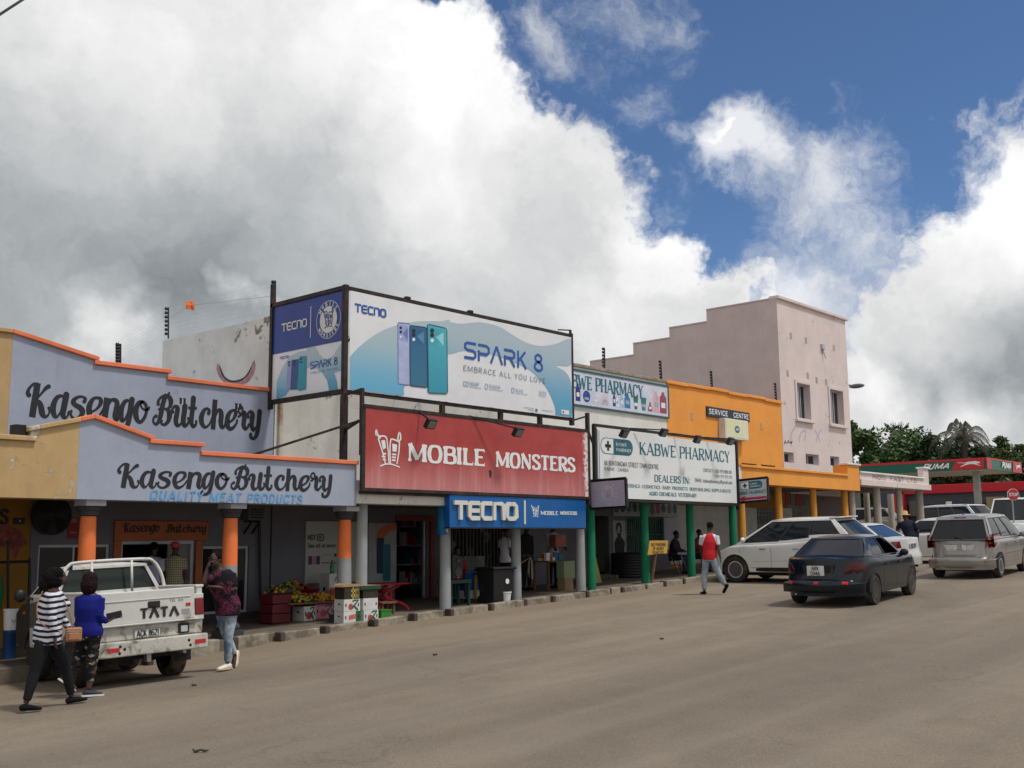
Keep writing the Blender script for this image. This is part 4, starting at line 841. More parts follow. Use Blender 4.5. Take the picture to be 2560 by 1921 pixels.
# lower-case sans for the slogan
LC = {'e': (.55,[('c','m',[(.10,.33),(.44,.33),(.42,.52),(.27,.60),(.12,.50),(.09,.30),(.14,.10),(.28,.03),(.44,.10)])]), 'a': (.58,[('c','m',[(.44,.52),(.28,.60),(.12,.48),(.09,.30),(.13,.10),(.28,.03),(.44,.12)]),('s',.46,0,.46,.6,'T','')]),
 'l': (.26,[('s',.13,0,.13,.95,'T','')]), 't': (.38,[('s',.18,.05,.18,.85,'T',''),('s',.04,.56,.34,.56,'h','')]), 'o': (.58,[('c','m',[(.29,.60),(.13,.50),(.09,.30),(.13,.10),(.29,.03),(.45,.10),(.49,.30),(.45,.50),(.29,.60)])]),
 'n': (.56,[('s',.12,0,.12,.6,'T',''),('c','m',[(.12,.42),(.22,.58),(.38,.56),(.45,.4),(.45,0)])]), 'c': (.52,[('c','m',[(.44,.50),(.28,.60),(.12,.48),(.09,.30),(.13,.10),(.28,.03),(.44,.12)])]),
 'k': (.50,[('s',.12,0,.12,.95,'T',''),('s',.14,.25,.42,.6,'t',''),('s',.22,.36,.46,0,'t','')]), 'b': (.58,[('s',.12,0,.12,.95,'T',''),('c','m',[(.14,.50),(.30,.60),(.46,.50),(.50,.30),(.46,.10),(.30,.03),(.14,.12)])]),
 'w': (.80,[('s',.06,.6,.22,0,'t',''),('s',.22,0,.38,.55,'t',''),('s',.38,.55,.54,0,'t',''),('s',.54,0,.70,.6,'t','')]), 'p': (.58,[('s',.12,-.28,.12,.6,'T',''),('c','m',[(.14,.50),(.30,.60),(.46,.50),(.50,.30),(.46,.10),(.30,.03),(.14,.12)])]),
 'h': (.56,[('s',.12,0,.12,.95,'T',''),('c','m',[(.12,.42),(.22,.58),(.38,.56),(.45,.4),(.45,0)])]), 'r': (.40,[('s',.12,0,.12,.6,'T',''),('c','m',[(.12,.38),(.2,.55),(.36,.58)])]), 'm': (.86,[('s',.12,0,.12,.6,'T',''),('c','m',[(.12,.42),(.22,.58),(.36,.56),(.42,.4),(.42,0)]),('c','m',[(.42,.42),(.52,.58),(.66,.56),(.72,.4),(.72,0)])]),
 'y': (.52,[('s',.06,.6,.26,.05,'t',''),('s',.46,.6,.16,-.28,'t','')]), 'g': (.58,[('c','m',[(.44,.52),(.28,.60),(.12,.48),(.09,.30),(.13,.10),(.28,.03),(.44,.12)]),('c','m',[(.46,.6),(.46,-.1),(.30,-.25),(.12,-.2)])]), 'i': (.26,[('s',.13,0,.13,.6,'T',''),('s',.13,.78,.13,.9,'T','')]),
 '@': (.9,[('c','m',[(.75,.2),(.45,0),(.15,.15),(.08,.5),(.25,.85),(.55,.9),(.8,.65),(.7,.3),(.6,.6),(.4,.6),(.35,.35),(.6,.3)])]), '+': (.55,[('s',.08,.45,.47,.45,'h',''),('s',.275,.2,.275,.7,'h','')]), ',': (.2,[('s',.12,.12,.06,-.12,'T','')])}
GL.update(LC)
write('print', 'See all at once', qP(765.5,1358.5,835,1369), ik, t, T=.17, t=.16, h=.15)
mb = MB(); M, W, H_ = qP(767,1390.5,797,1412)
mb.cur = 0
for k, mi in ((0,0),(1,1),(2,0)): mb.cur = mi; mb.add([M(W*k/3,0,.002),M(W*(k+1)/3-.01,0,.002),M(W*(k+1)/3-.01,H_,.002),M(W*k/3,H_,.002)], [(0,1,2,3)])
mb.cur = 0
for k in range(4):
    M, W, H_ = qP(801+k*9.6,1406,808+k*9.6,1409); mb.add([M(0,0,.002),M(W,0,.002),M(W,H_,.002),M(0,H_,.002)], [(0,1,2,3)])
M, W, H_ = qP(831,1384,838,1392); mb.add([M(0,0,.002),M(W,0,.002),M(W,H_,.002),M(0,H_,.002)], [(0,1,2,3)])
mb.cur = 2
for k in range(2): M, W, H_ = qP(803,1384+k*4.5,824,1385.3+k*4.5); mb.add([M(0,0,.002),M(W,0,.002),M(W,H_,.002),M(0,H_,.002)], [(0,1,2,3)])
mb.build('print', [mat('plum_print', (.05,.045,.08), .5), mat('rose_print', (.42,.2,.22), .5), M_['greyprint']], t, fix=False)
x0, x1, z0, z1 = rP(918,1308,988,1471,YW); t = thing('wall_poster', 'phone poster with orange arch and teal handset beside the phone shop door', 'poster', (x0, YW, z0))
MB().box(x0, x1, YW-.05, YW-.003, z0, z1).build('board', mat('pale_grey_poster', (.34,.35,.36), .5), t, bevel=.005)
def polyq(pts, sc_, ox, oy, Y, lift, mt, nm, par): 
    mb = MB(); q = [P(ox+x/sc_, oy+y/sc_, YW) for x, y in pts]; mb.add([(a.x, Y-lift, a.z) for a in q], [tuple(range(len(q)))]); return mb.build(nm, mt, par, fix=False)
arch = [(1335,650),(1345,590),(1390,545),(1450,515),(1533,515),(1533,575),(1480,580),(1440,605),(1410,655)]
polyq(arch, 3.952, 600, 1180, YW-.05, .002, mat('orange_print', (.55,.13,.05), .5), 'print', t)
rrect = lambda a, b, c, d, r: [(a+r,b),(c-r,b),(c,b+r),(c,d-r),(c-r,d),(a+r,d),(a,d-r),(a,b+r)]
polyq(rrect(1335,652,1408,1005,10), 3.952, 600, 1180, YW-.05, .004, mat('navy_print', (.012,.025,.07), .4), 'print', t)
polyq(rrect(1395,715,1472,1080,14), 3.952, 600, 1180, YW-.05, .006, M_['teal'], 'print', t)
x0, x1, z0, z1 = rP(878,1306,892,1475,YW)
# fuel for the eye inside the phone shop: lit-less blue display and rail
rr = random.Random(31)
for (sx0, sx1, sy) in ((w2[0]-.2, w2[1]+.2, YW+1.6), (w3[0], w3[1], YW+1.8)):        # stocked shelves in the dim shops
    for lv in range(4):
        z_ = gz(sx0)+.35+.5*lv; MB().box(sx0, sx1, sy, sy+.3, z_, z_+.03).build('shelf', M_['wht'], mm); mb = MB(); x_ = sx0+.03
        while x_ < sx1-.2: ww = rr.uniform(.06,.16); mb.cur = rr.randrange(4); mb.box(x_, x_+ww, sy+.03, sy+.2, z_+.031, z_+rr.uniform(.12,.4)); x_ += ww+.015
        tag(mb.build('shelf_stock', [M_['wht'], M_['redprint'], M_['teal'], M_['paleprint']], mm), kind='stuff')
t = thing('display_stand', 'dark blue phone display inside the phone shop doorway', 'display stand', (p1[0]+.6, YW+1.2, gz(17)+.1))
zz = gz(17)+.1; MB().box(p1[0]+.05, p1[1]-.3, YW+1.0, YW+1.5, zz, zz+1.0).build('counter', M_['vinylb'], t, bevel=.02)
MB().box(p1[0]+.05, p1[1]-.3, YW+.95, YW+1.55, zz+1.02, zz+1.07).build('counter_top', M_['metal'], t)
MB().box(p1[0]+.1, p1[1]-.35, YW+2.6, YW+2.66, zz+1.3, zz+2.3).build('back_panel', mat('royal_blue_panel', (.02,.03,.30), .5), t)
mb = MB(); c = (p1[0]+.75, YW+2.58, zz+2.0); mb.ball(c, (.45,.02,.35), 14, 6); mb.build('back_print', mat('orange_red_print', (.35,.06,.02), .5), t)

# ---------------------------------------------------------------- big billboard and its side panel
YB, bx0, bx1, bz0, bz1 = 17.4, 14.15, 21.65, 5.36, 7.56
bb = thing('billboard', 'huge white and pale blue phone billboard above the red board', 'billboard', (bx0, YB, bz0))
cv = MB(); nx_, nz_ = 30, 10; vs = []
for j in range(nz_+1):
    for i in range(nx_+1):
        x = bx0+.08+(bx1-bx0-.14)*i/nx_; z = bz0+.04+(bz1-bz0-.1)*j/nz_
        vs.append((x, YB-.068+.004*sin(i*1.3+j)*((j/nz_)**2), z))
cv.add(vs, [(j*(nx_+1)+i, j*(nx_+1)+i+1, (j+1)*(nx_+1)+i+1, (j+1)*(nx_+1)+i) for j in range(nz_) for i in range(nx_)])
wrinkle(M_['vinylw'], .35); cv.build('canvas', M_['vinylw'], bb, smooth=True, fix=False)
S3 = (2.765, 640, 680)
def bpoly(pts, lift, mt, nm='print', smooth=True, par=None, edge=None):
    pts = spline(pts+[pts[0]], 4)[:-1] if smooth else pts
    q = [P(S3[1]+x/S3[0], S3[2]+y/S3[0], YB) for x, y in pts]
    mb = MB(); mb.add([(min(max(a.x, bx0+.09), bx1-.07), YB-.074-lift*.4, min(max(a.z, bz0+.05), bz1-.08)) for a in q], [tuple(range(len(q)))])
    o = mb.build(nm, mt, par or bb, fix=False); 
    return o
swA = grad('swoosh_grey_to_blue', (.42,.52,.56), (.13,.42,.62), .1, 1.5)
swB = grad('swoosh_blue', (.40,.50,.56), (.09,.35,.55), .2, 1.8)
# left hill, right waves
bpoly([(632,590),(700,520),(790,450),(880,400),(1000,362),(1120,345),(1260,345),(1330,352),(1330,560),(1200,620),(1080,720),(1010,800),(990,866),(800,850),(632,826)], .0, swA)
bpoly([(1330,352),(1410,362),(1530,352),(1660,380),(1760,440),(1860,495),(1960,515),(2060,500),(2165,470),(2168,640),(2060,652),(2130,700),(2168,800),(2168,1020),(2065,1018),(2050,930),(1990,800),(1900,700),(1800,640),(1700,600),(1560,560),(1420,548),(1310,556)], .0015, swB)
def logo(s, r, mt, par, off=.003, T=.17, names=('TECNO',)):
    M, W, H_ = r; return lettering('logo', s, M, W, H_, mt, par, T=T, t=T, h=T, m_=T, off=off)
TEC = ['TECNO_T','TECNO_E','TECNO_C','TECNO_N','TECNO_O']
def bq(x0, yt0, x1, yb0, yb1, Y=YB, lift=.075):       # crop units: left x, top y at left, right x, bottom y left, bottom y right
    a = P(640+x0/2.765, 680+yb0/2.765, Y); b = P(640+x1/2.765, 680+yb1/2.765, Y); c = P(640+x0/2.765, 680+yt0/2.765, Y)
    return planeM((a.x, Y-lift, (a.z+b.z)/2), (b.x, Y-lift, (a.z+b.z)/2), (a.x, Y-lift, (a.z+b.z)/2+(c.z-a.z)))
logo(TEC, bq(665,222,886,282,320), M_['logoblue'], bb, T=.20)
SPK = ['SP_S','SP_P','SP_A','SP_R','K',' ','8']
logo(SPK, bq(1417,480,1970,605,692), M_['logoblue'], bb, off=.006, T=.15)
write('print', 'EMBRACE ALL YOU LOVE', bq(1414,650,1985,688,772), M_['greyprint'], bb, T=.12, t=.12, h=.11, gap=.08, off=.006)
for (s, r, k) in (('16MP', (1458,762,1525,790,795), .14), ('16.66CM', (1592,780,1672,804,812), .14), ('5000', (1776,810,1832,832,838), .14), ('SUPER', (1940,826,1990,842,846), .14), ('BOOST', (1940,846,1990,862,866), .14)):
    write('print', s, bq(*r), M_['paleprint'], bb, T=k, t=k, h=k, off=.006)
mb = MB()
for r in ((1418,760,1452,790,794), (1568,776,1584,812,814), (1752,804,1768,836,838)):
    M, W, H_ = bq(*r); ring(mb, M, W, H_, min(W, H_)*.25, .018)
M, W, H_ = bq(1424,768,1446,786,788); mb.add([M(W/2+H_*.35*cos(a), H_/2+H_*.35*sin(a), .007) for a in [2*pi*k/12 for k in range(12)]], [tuple(range(12))])
for r in ((1460,797,1540,800,805), (1594,812,1690,816,824), (1778,840,1860,843,850), (1838,940,1905,942,946), (1865,955,1905,957,960), (1960,958,2035,960,966)):
    M, W, H_ = bq(*r); mb.add([M(0,0,.006),M(W,0,.006),M(W,.014,.006),M(0,.014,.006)], [(0,1,2,3)])
mb.build('print', M_['paleprint'], bb, fix=False)
M, W, H_ = bq(1915,948,1930,968,968); mb = MB(); mb.add([M(0,0,.006),M(W,0,.006),M(W,H_,.006),M(0,H_,.006)], [(0,1,2,3)]); mb.build('print', M_['greyprint'], bb, fix=False)
M, W, H_ = bq(2095,955,2147,985,990); mb = MB(); mb.add([M(0,0,.006),M(W,0,.006),M(W,H_,.006),M(0,H_,.006)], [(0,1,2,3)]); mb.build('print', M_['wprint'], bb, fix=False)
M, W, H_ = bq(2100,960,2115,982,983); mb = MB(); mb.add([M(W/2+H_*.4*cos(a), H_/2+H_*.4*sin(a), .009) for a in [2*pi*k/12 for k in range(12)]], [tuple(range(12))]); mb.build('print', M_['redprint'], bb, fix=False)
# the three handsets
def handset(a, cT, cB, nm, tone, lift, par, fn):
    (xa, ya), (xb, yb_), (xc, yc), (xd, yd) = a           # tl, tr, br, bl
    def B(u, v):
        x = (xa*(1-u)+xb*u)*(1-v)+(xd*(1-u)+xc*u)*v; y = (ya*(1-u)+yb_*u)*(1-v)+(yd*(1-u)+yc*u)*v; return (x, y)
    r, rv = .12, .035
    rr_ = [B(r,0),B(1-r,0),B(1-r*.3,rv*.3),B(1,rv),B(1,1-rv),B(1-r*.3,1-rv*.3),B(1-r,1),B(r,1),B(r*.3,1-rv*.3),B(0,1-rv),B(0,rv),B(r*.3,rv*.3)]
    fn(rr_, lift, cB); fn([B(.05,.02),B(.93,.02),B(.95,.04),B(.95,.975),B(.9,.985),B(.05,.985)], lift+.002, cT)
    fn([B(.10,.04),B(.80,.05),B(.82,.31),B(.45,.30),B(.10,.29)], lift+.004, tone[0]); fn([B(.42,.17),B(.80,.08),B(.80,.28)], lift+.005, tone[1])
    for k, (u, v, q) in enumerate(((.24,.09,.105),(.24,.155,.105),(.24,.23,.085))):
        cx, cy = B(u, v); wd = abs(xb-xa)*q; fn([(cx+wd*cos(t_), cy+wd*1.12*sin(t_)) for t_ in [2*pi*j/12 for j in range(12)]], lift+.007, tone[2 if k < 2 else 3])
ls = mat('print_lens', (.008,.015,.03), .2); lw = M_['wprint']
fb_ = lambda pts, l, m__: bpoly(pts, l, m__, 'print', smooth=False)
handset(((962,350),(1050,360),(1050,790),(965,780)), mat('lilac_phone_print', (.40,.45,.68), .3), mat('lilac_edge', (.13,.16,.34), .3), 'a', (mat('lilac_cam',(.30,.34,.62),.3), mat('lilac_cam2',(.14,.18,.45),.3), ls, lw), .010, bb, fb_)
handset(((1042,370),(1166,386),(1170,806),(1045,792)), grad('navy_phone_print', (.02,.12,.27), (.03,.16,.26), .1, 1.9), mat('navy_edge', (.01,.04,.10), .3), 'b', (mat('navy_cam',(.02,.12,.26),.3), mat('navy_cam2',(.10,.26,.42),.3), ls, lw), .020, bb, fb_)
handset(((1164,360),(1304,392),(1310,848),(1170,842)), grad('teal_phone_print', (.07,.42,.50), (.03,.30,.42), .1, 1.9), mat('teal_edge', (.01,.12,.17), .3), 'c', (mat('teal_cam',(.06,.38,.46),.3), mat('teal_cam2',(.28,.62,.68),.3), ls, lw), .030, bb, fb_)
# frame
mb = MB(); s_ = M_['steel']
for z in (bz0, bz1): mb.bar((bx0,YB,z),(bx1,YB,z),.075,.075)
build_each(mb, 'frame_rail', s_, bb)
for x in (bx0, bx1): MB().bar((x,YB,bz0-.15),(x,YB,bz1+.06),.10,.10).build('post', s_, bb)
mb = MB()
for k in range(1, 5): x = bx0+(bx1-bx0)*k/5; mb.bar((x,YB+.03,bz0+.05),(x,YB+.03,bz1-.05),.06,.06)
build_each(mb, 'stiffener', s_, bb)
for px_ in (1430, 1580, 1680):
    x = P(640+(px_-240)/2.765*1.0+0, 1030, YB).x if False else None
for x in (17.0, 18.95, 20.4): MB().bar((x,YB+.02,bz0),(x,YB+.02,3.35),.10,.10).build('post', s_, bb)
MB().bar((bx0+.02,YB+.02,bz0-.1),(bx0+.02,YB+.02,3.3),.12,.12).build('post', s_, bb)
mb = MB(); mb.bar((bx0,YB,bz0-.08),(bx0-.03,16.8,bz0-.02),.05); mb.bar((XR+.06,16.78,4.0),(XR+.06,16.78,bz0),.07); mb.bar((bx0+.02,YB,4.55),(bx0-.05,16.85,4.55+.15),.05)
mb.bar((XR+.1,16.8,4.72),(12.2,18.6,3.85),.045)
for k in range(3): x = bx1-.1-k*2.6; mb.bar((x,YB+.05,bz1-.1),(x,YW,bz1-.5),.05)
mb.bar((bx1-.5,YB,bz1+.09),(bx1+.02,YB,bz1+.15),.03); mb.bar((bx1,YB,bz1-.05),(bx1,YB,bz1+.15),.05)
build_each(mb, 'brace', s_, bb)
for x in (15.9, 17.9): MB().box(x-.06, x+.06, YB-.05, YB+.05, bz1+.04, bz1+.09).build('clip', s_, bb)
# side panel
sp_ = thing('side_billboard', 'navy and white phone banner returning to the wall at billboard left end', 'billboard', (14.12, YB, bz0))
XS = 14.14
def spq(x, y): return PX(680+x/5.928, 740+y/5.928, XS)
y1_ = 19.92
MB().add([(XS,YB+.08,bz0+.03),(XS,y1_,bz0+.03),(XS,y1_,bz1-.02),(XS,YB+.08,bz1-.02)], [(0,1,2,3)]).build('canvas', M_['vinylw'], sp_, fix=False)
def spoly(pts, lift, mt, nm='print'):
    q = [spq(*p) for p in pts]; mb = MB(); mb.add([(XS-.006-lift, min(max(a.y, YB+.085), y1_), min(max(a.z, bz0+.04), bz1-.03)) for a in q], [tuple(range(len(q)))]); return mb.build(nm, mt, sp_, fix=False)
zm_ = (spq(560,762).z)
mb = MB(); mb.add([(XS-.008,YB+.085,zm_),(XS-.008,y1_,zm_),(XS-.008,y1_,bz1-.03),(XS-.008,YB+.085,bz1-.03)], [(0,1,2,3)]); wrinkle(M_['vinylb'], .6); mb.build('print', M_['vinylb'], sp_, fix=False)
def spbox(x0, yt, x1, yb0, yb1):
    a = spq(x0, yb0); b = spq(x1, yb1); c = spq(x0, yt); z = (a.z+b.z)/2
    return planeM((XS-.012, a.y, z), (XS-.012, b.y, z), (XS-.012, a.y, z+c.z-a.z), (-1, 0, 0))
logo(TEC, spbox(145,405,532,528,470), M_['cream'], sp_, T=.17)
a = spq(585,160); b = spq(580,620); mb = MB(); mb.add([(XS-.014,a.y-.012,b.z),(XS-.014,a.y+.012,b.z),(XS-.014,a.y+.012,a.z),(XS-.014,a.y-.012,a.z)], [(0,1,2,3)]); mb.build('print', M_['cream'], sp_, fix=False)
c = spq(842,352); R1 = abs(spq(842,72).z-spq(842,632).z)/2
def disc(r0, r1, mt, lift, n=40):
    mb = MB(); 
    if r0 <= 0: mb.add([(XS-lift, c.y+r1*cos(2*pi*k/n), c.z+r1*sin(2*pi*k/n)) for k in range(n)], [tuple(range(n))])
    else: mb.add([(XS-lift, c.y+r_*cos(2*pi*k/n), c.z+r_*sin(2*pi*k/n)) for r_ in (r0, r1) for k in range(n)], [(k, (k+1) % n, n+(k+1) % n, n+k) for k in range(n)])
    return mb.build('print', mt, sp_, fix=False)
disc(R1*.97, R1, M_['cream'], .012); disc(0, R1*.70, M_['cream'], .012)
def arc_text(s, rad, a0, a1, h, flip, mt, par, cen, plane='x', **kw):
    n = len(s)
    for k, ch in enumerate(s):
        an = radians(a0+(a1-a0)*(k+.5)/n); ux, uz = cos(an), sin(an)     # radial
        tx, tz = (sin(an), -cos(an)) if not flip else (-sin(an), cos(an)); rx_, rz_ = (ux, uz) if not flip else (-ux, -uz)
        W = h*GL[ch][0]*1.15
        def M(u, v, o, ux=ux, uz=uz, tx=tx, tz=tz, rx_=rx_, rz_=rz_, W=W):
            px_ = ux*rad+tx*(u-W/2)+rx_*(v-h/2); pz_ = uz*rad+tz*(u-W/2)+rz_*(v-h/2)
            return Vector((cen[0]-o, cen[1]-px_, cen[2]+pz_)) if plane == 'x' else Vector((cen[0]+px_, cen[1]-o, cen[2]+pz_))
        lettering('print', ch, M, W, h, mt, par, T=.26, t=.17, h=.14, serif=.06, sh=.12, **kw)
arc_text('MOBILE', R1*.835, 155, 30, R1*.20, False, M_['cream'], sp_, (XS-.008, c.y, c.z)); arc_text('MONSTERS', R1*.835, 205, 340, R1*.19, True, M_['cream'], sp_, (XS-.008, c.y, c.z))
def twin_phones(M, s, mt, mt2, par, off=.004):
    """two little handsets with antennas, drawn in a 1 x 1 box"""
    mb = MB(); L = lambda pts, w_: ribbon(mb, [(a*s, b*s, w_*s) for a, b in pts], M, off)
    def L(pts, w_, cap=True):
        L.k = getattr(L, 'k', 0)+1; ribbon(mb, [(a*s, b*s, (w_ if not isinstance(w_, list) else w_[i])*s) for i, (a, b) in enumerate(pts)], M, off+.0005*(L.k % 9), cap=cap)
    L(spline([(.38,.10),(.30,.35),(.16,.70),(.14,.78),(.22,.84),(.36,.84),(.42,.78)], 3), .045); L([(.42,.78),(.47,.45),(.50,.12)], .04)
    L(spline([(.55,.12),(.53,.45),(.55,.74),(.62,.78),(.80,.74),(.86,.70)], 3), .045); L([(.86,.70),(.84,.45),(.78,.12)], .045)
    L(spline([(.18,.80),(.10,.88),(.06,1.0),(.03,.92),(.06,.84)], 3), [.07,.06,.06,.05,.05,.05,.05,.04,.03,.03,.03,.03,.03]); L(spline([(.84,.74),(.90,.82),(.87,.98),(.82,.92),(.80,.78)], 3), .05)
    L([(.27,.28),(.36,.28)], .05); L([(.30,.20),(.37,.20)], .05); L([(.62,.28),(.72,.28)], .05); L([(.62,.20),(.71,.20)], .05); L([(.29,.36),(.38,.36)], .05); L([(.62,.36),(.73,.36)], .05)
    L(spline([(.22,.02),(.40,.08),(.62,.08),(.86,.02)], 3), .04)
    mb.build('print', mt, par, fix=False)
    mb = MB(); mb.add([M(a*s, b*s, off) for a, b in ((.23,.72),(.36,.74),(.40,.52),(.29,.48))], [(0,1,2,3)]); mb.add([M(a*s, b*s, off) for a, b in ((.61,.66),(.78,.64),(.76,.44),(.62,.44))], [(0,1,2,3)]); mb.build('print', mt2, par, fix=False)
s_ = R1*1.05
twin_phones(lambda u, v, o: Vector((XS-.014-o, c.y-(u-s_*.5)*.95, c.z+(v-s_*.42))), s_, M_['vinylb'], M_['vinylb'], sp_)
spoly([(70,1280),(150,1080),(260,900),(400,830),(520,815),(520,1060),(420,1180),(300,1330),(200,1480),(70,1530)], .001, grad('side_swoosh_a', (.42,.52,.56), (.13,.42,.62), .1, .8))
spoly([(520,775),(640,760),(700,870),(800,960),(920,880),(1000,740),(1040,700),(1035,1100),(920,1140),(960,1260),(980,1390),(850,1410),(820,1250),(740,1130),(640,1060),(520,1060)], .0025, grad('side_swoosh_b', (.42,.52,.56), (.08,.33,.50), .1, .9))
logo(TEC, spbox(118,900,256,940,928), M_['logoblue'], sp_, T=.2, off=.004)
logo(SPK, spbox(570,970,978,1078,1030), M_['logoblue'], sp_, off=.004, T=.15)
write('print', 'EMBRACE ALL YOU LOVE', spbox(570,1112,980,1142,1110), M_['greyprint'], sp_, T=.12, t=.12, h=.1, off=.004)
spoly([(235,965),(320,955),(320,1385),(215,1395)], .006, mat('lilac2', (.28,.32,.60), .3)); spoly([(300,950),(405,938),(405,1385),(280,1392)], .009, mat('navy2', (.02,.07,.22), .3)); spoly([(415,900),(518,890),(508,1385),(400,1405),(385,1380)], .012, mat('teal2', (.01,.28,.36), .3))
for (x, y, r_) in ((262,985,14),(262,1030,14),(335,975,14),(335,1020,14),(440,935,16),(440,985,16)): spoly([(x+r_*cos(a), y+r_*1.1*sin(a)) for a in [2*pi*k/10 for k in range(10)]], .016, ls)
mb = MB(); mb.bar((XS,YB,bz1),(XS,y1_+.05,bz1),.09); mb.bar((XS,YB,bz0),(XS,y1_+.05,bz0),.10); mb.bar((XS,y1_+.03,bz0-.15),(XS,y1_+.03,bz1+.5),.09); build_each(mb, 'frame_rail', M_['steel'], sp_)

# ---------------------------------------------------------------- red board
YM = 16.72
r0 = (14.13, 21.39, 3.345, 4.955)
rb = thing('red_shop_board', 'long faded red board with ragged white phone shop lettering', 'sign', (r0[0], YM, r0[2]))
MB().box(r0[0], r0[1], YM-.03, YM+.04, r0[2], r0[3]).build('panel', M_['redsign'], rb)
mb = MB(); f_ = M_['steel']
mb.bar((r0[0]-.05,YM,r0[3]+.04),(r0[1]+.06,YM,r0[3]+.04),.09,.07); mb.bar((r0[0]-.05,YM,r0[2]-.035),(r0[1]+.06,YM,r0[2]-.035),.09,.06); mb.bar((r0[0]-.035,YM,r0[2]-.07),(r0[0]-.035,YM,r0[3]+.07),.06,.09); mb.bar((r0[1]+.04,YM,r0[2]-.2),(r0[1]+.04,YM,r0[3]+.5),.08,.09)
mb.build('frame', f_, rb)
MB().box(r0[0], r0[1], YM+.05, YF+.15, r0[2]-.12, r0[2]-.07).build('bottom_ledge', f_, rb)
def mq(x0, yt, x1, yb0, yb1): return bq(x0, yt, x1, yb0, yb1, YM, .032)
ragged = dict(T=.30, t=.16, h=.13, serif=.05, sh=.16, wob=.012)
write('lettering', 'MOBILE', mq(1035,1190,1578,1312,1340), M_['wprint'], rb, **ragged)
write('lettering', 'MONSTERS', mq(1645,1240,2200,1345,1388), M_['wprint'], rb, **ragged)
M, W, H_ = mq(808,1095,1010,1348,1354); twin_phones(lambda u, v, o: M(u*W/H_*1.0, v, o), H_, M_['wprint'], M_['wprint'], rb)
mb = MB(); a = P(640+1620/2.765, 680+1400/2.765, YM-.03); mb.add([(a.x+p*.05, YM-.034, a.z+q*.09) for p, q in ((-1,1),(.4,1.1),(1,.2),(.3,-1),(-.6,-.6))], [(0,1,2,3,4)]); mb.build('hole', M_['ink'], rb, fix=False)
def floodlight(x, y, z, arm, label, tilt=.5, parent=None):
    t = thing('floodlight', label, 'floodlight', (x, y, z), group=None)
    mb = MB(); a0 = Vector(arm); mb.bar(a0, (x, y, z), .03); mb.build('arm', M_['black'], t)
    d = Vector((0, .55, -.8)).normalized(); mb = MB(); mb.obox(Vector((x, y, z))-Vector((0, 0, .07)), (1,0,0), d, Vector((1,0,0)).cross(d), .13, .11, .05); h = mb.build('housing', M_['black'], t, bevel=.01)
    mb = MB(); mb.obox(Vector((x, y, z))-Vector((0, 0, .07))+Vector((1,0,0)).cross(d)*(-.056), (1,0,0), d, Vector((1,0,0)).cross(d), .10, .08, .004); mb.build('lens', glass('lamp_lens', (.2,.2,.2)), h)
a = P(640+1218/2.765, 680+1025/2.765, 16.3); floodlight(a.x, 16.35, a.z, (a.x, YM, r0[3]+.05), 'floodlight on the left half of the red board top edge')
a = P(640+1800/2.765, 680+1085/2.765, 16.2); floodlight(a.x+.05, 16.2, a.z, (a.x-1.0, YM, r0[3]+.08), 'floodlight hanging over the red board above the word MONSTERS')

# ---------------------------------------------------------------- blue box sign
q = (16.53, 21.28, 2.565, 3.27); YT = 16.70
ts = thing('blue_box_sign', 'bright blue box sign with raised cream letters under the red board', 'sign', (q[0], YT, q[2]))
MB().box(q[0], q[1], YT, YT+.16, q[2], q[3]).build('box', M_['signblue'], ts, bevel=.01)
mb = MB(); mb.box(q[0]-.01, q[1]+.01, YT-.012, YT+.17, q[2]-.02, q[2]-.001); mb.build('edge_trim', M_['steel'], ts)
def tq(x0, yt, x1, yb0, yb1, lift=.0): 
    a = P(1060+x0/4.254, 1200+yb0/4.254, YT); b = P(1060+x1/4.254, 1200+yb1/4.254, YT); c = P(1060+x0/4.254, 1200+yt/4.254, YT); z = (a.z+b.z)/2
    return planeM((a.x, YT-lift, z), (b.x, YT-lift, z), (a.x, YT-lift, z+c.z-a.z))
M, W, H_ = tq(300,218,985,418,437); lettering('letter', TEC, M, W, H_, [M_['cream']], ts, T=.23, t=.23, h=.2, m_=.22, off=.065, thick=.06, letter_parts=True)
M, W, H_ = tq(1060,218,1076,470,474); mb = MB(); mb.obox(M(W/2, H_/2, .012), (1,0,0), (0,1,0), (0,0,1), W/2, .011, H_/2); mb.build('divider', M_['cream'], ts)
write('lettering', 'MOBILE', tq(1238,332,1425,372,374), M_['wprint'], ts, **ragged); write('lettering', 'MONSTERS', tq(1445,335,1626,370,373), M_['wprint'], ts, **ragged)
M, W, H_ = tq(1136,268,1228,395,398); twin_phones(lambda u, v, o: M(u*W/H_, v, o), H_, M_['wprint'], M_['wprint'], ts)
MB().box(q[0]-.33, q[0]-.24, YT+.02, YT+.2, 2.5, 3.25).build('blue_return', bluep, ts) if False else None

# ---------------------------------------------------------------- 3 pharmacy
ph = thing('pharmacy_building', 'white pharmacy building with green columns and gated front', 'shop building', (21.75, YW, gz(25)))
X0, X1 = 21.75, 29.9; ZT = 7.44
zg = gz(25)+.13
d1 = rP(1486,1290,1523,1442,YW); d1 = (d1[0], d1[1], gz(23)+.2, d1[3]); d2 = rP(1567,1293,1657,1385,YW); d3 = rP(1694,1260,1767,1400,YW); d4 = rP(1776,1266,1832,1400,YW)
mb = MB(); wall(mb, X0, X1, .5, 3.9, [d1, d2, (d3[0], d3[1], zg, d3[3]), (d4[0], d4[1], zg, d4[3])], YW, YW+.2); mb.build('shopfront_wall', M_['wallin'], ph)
MB().box(X0, X1, YW, YW+.2, 3.9, ZT).build('upper_wall', M_['whiteph'], ph)
MB().box(X0-.1, X1-.02, YW-.05, YW+.25, ZT, ZT+.10).build('coping', M_['concrete'], ph, bevel=.015)
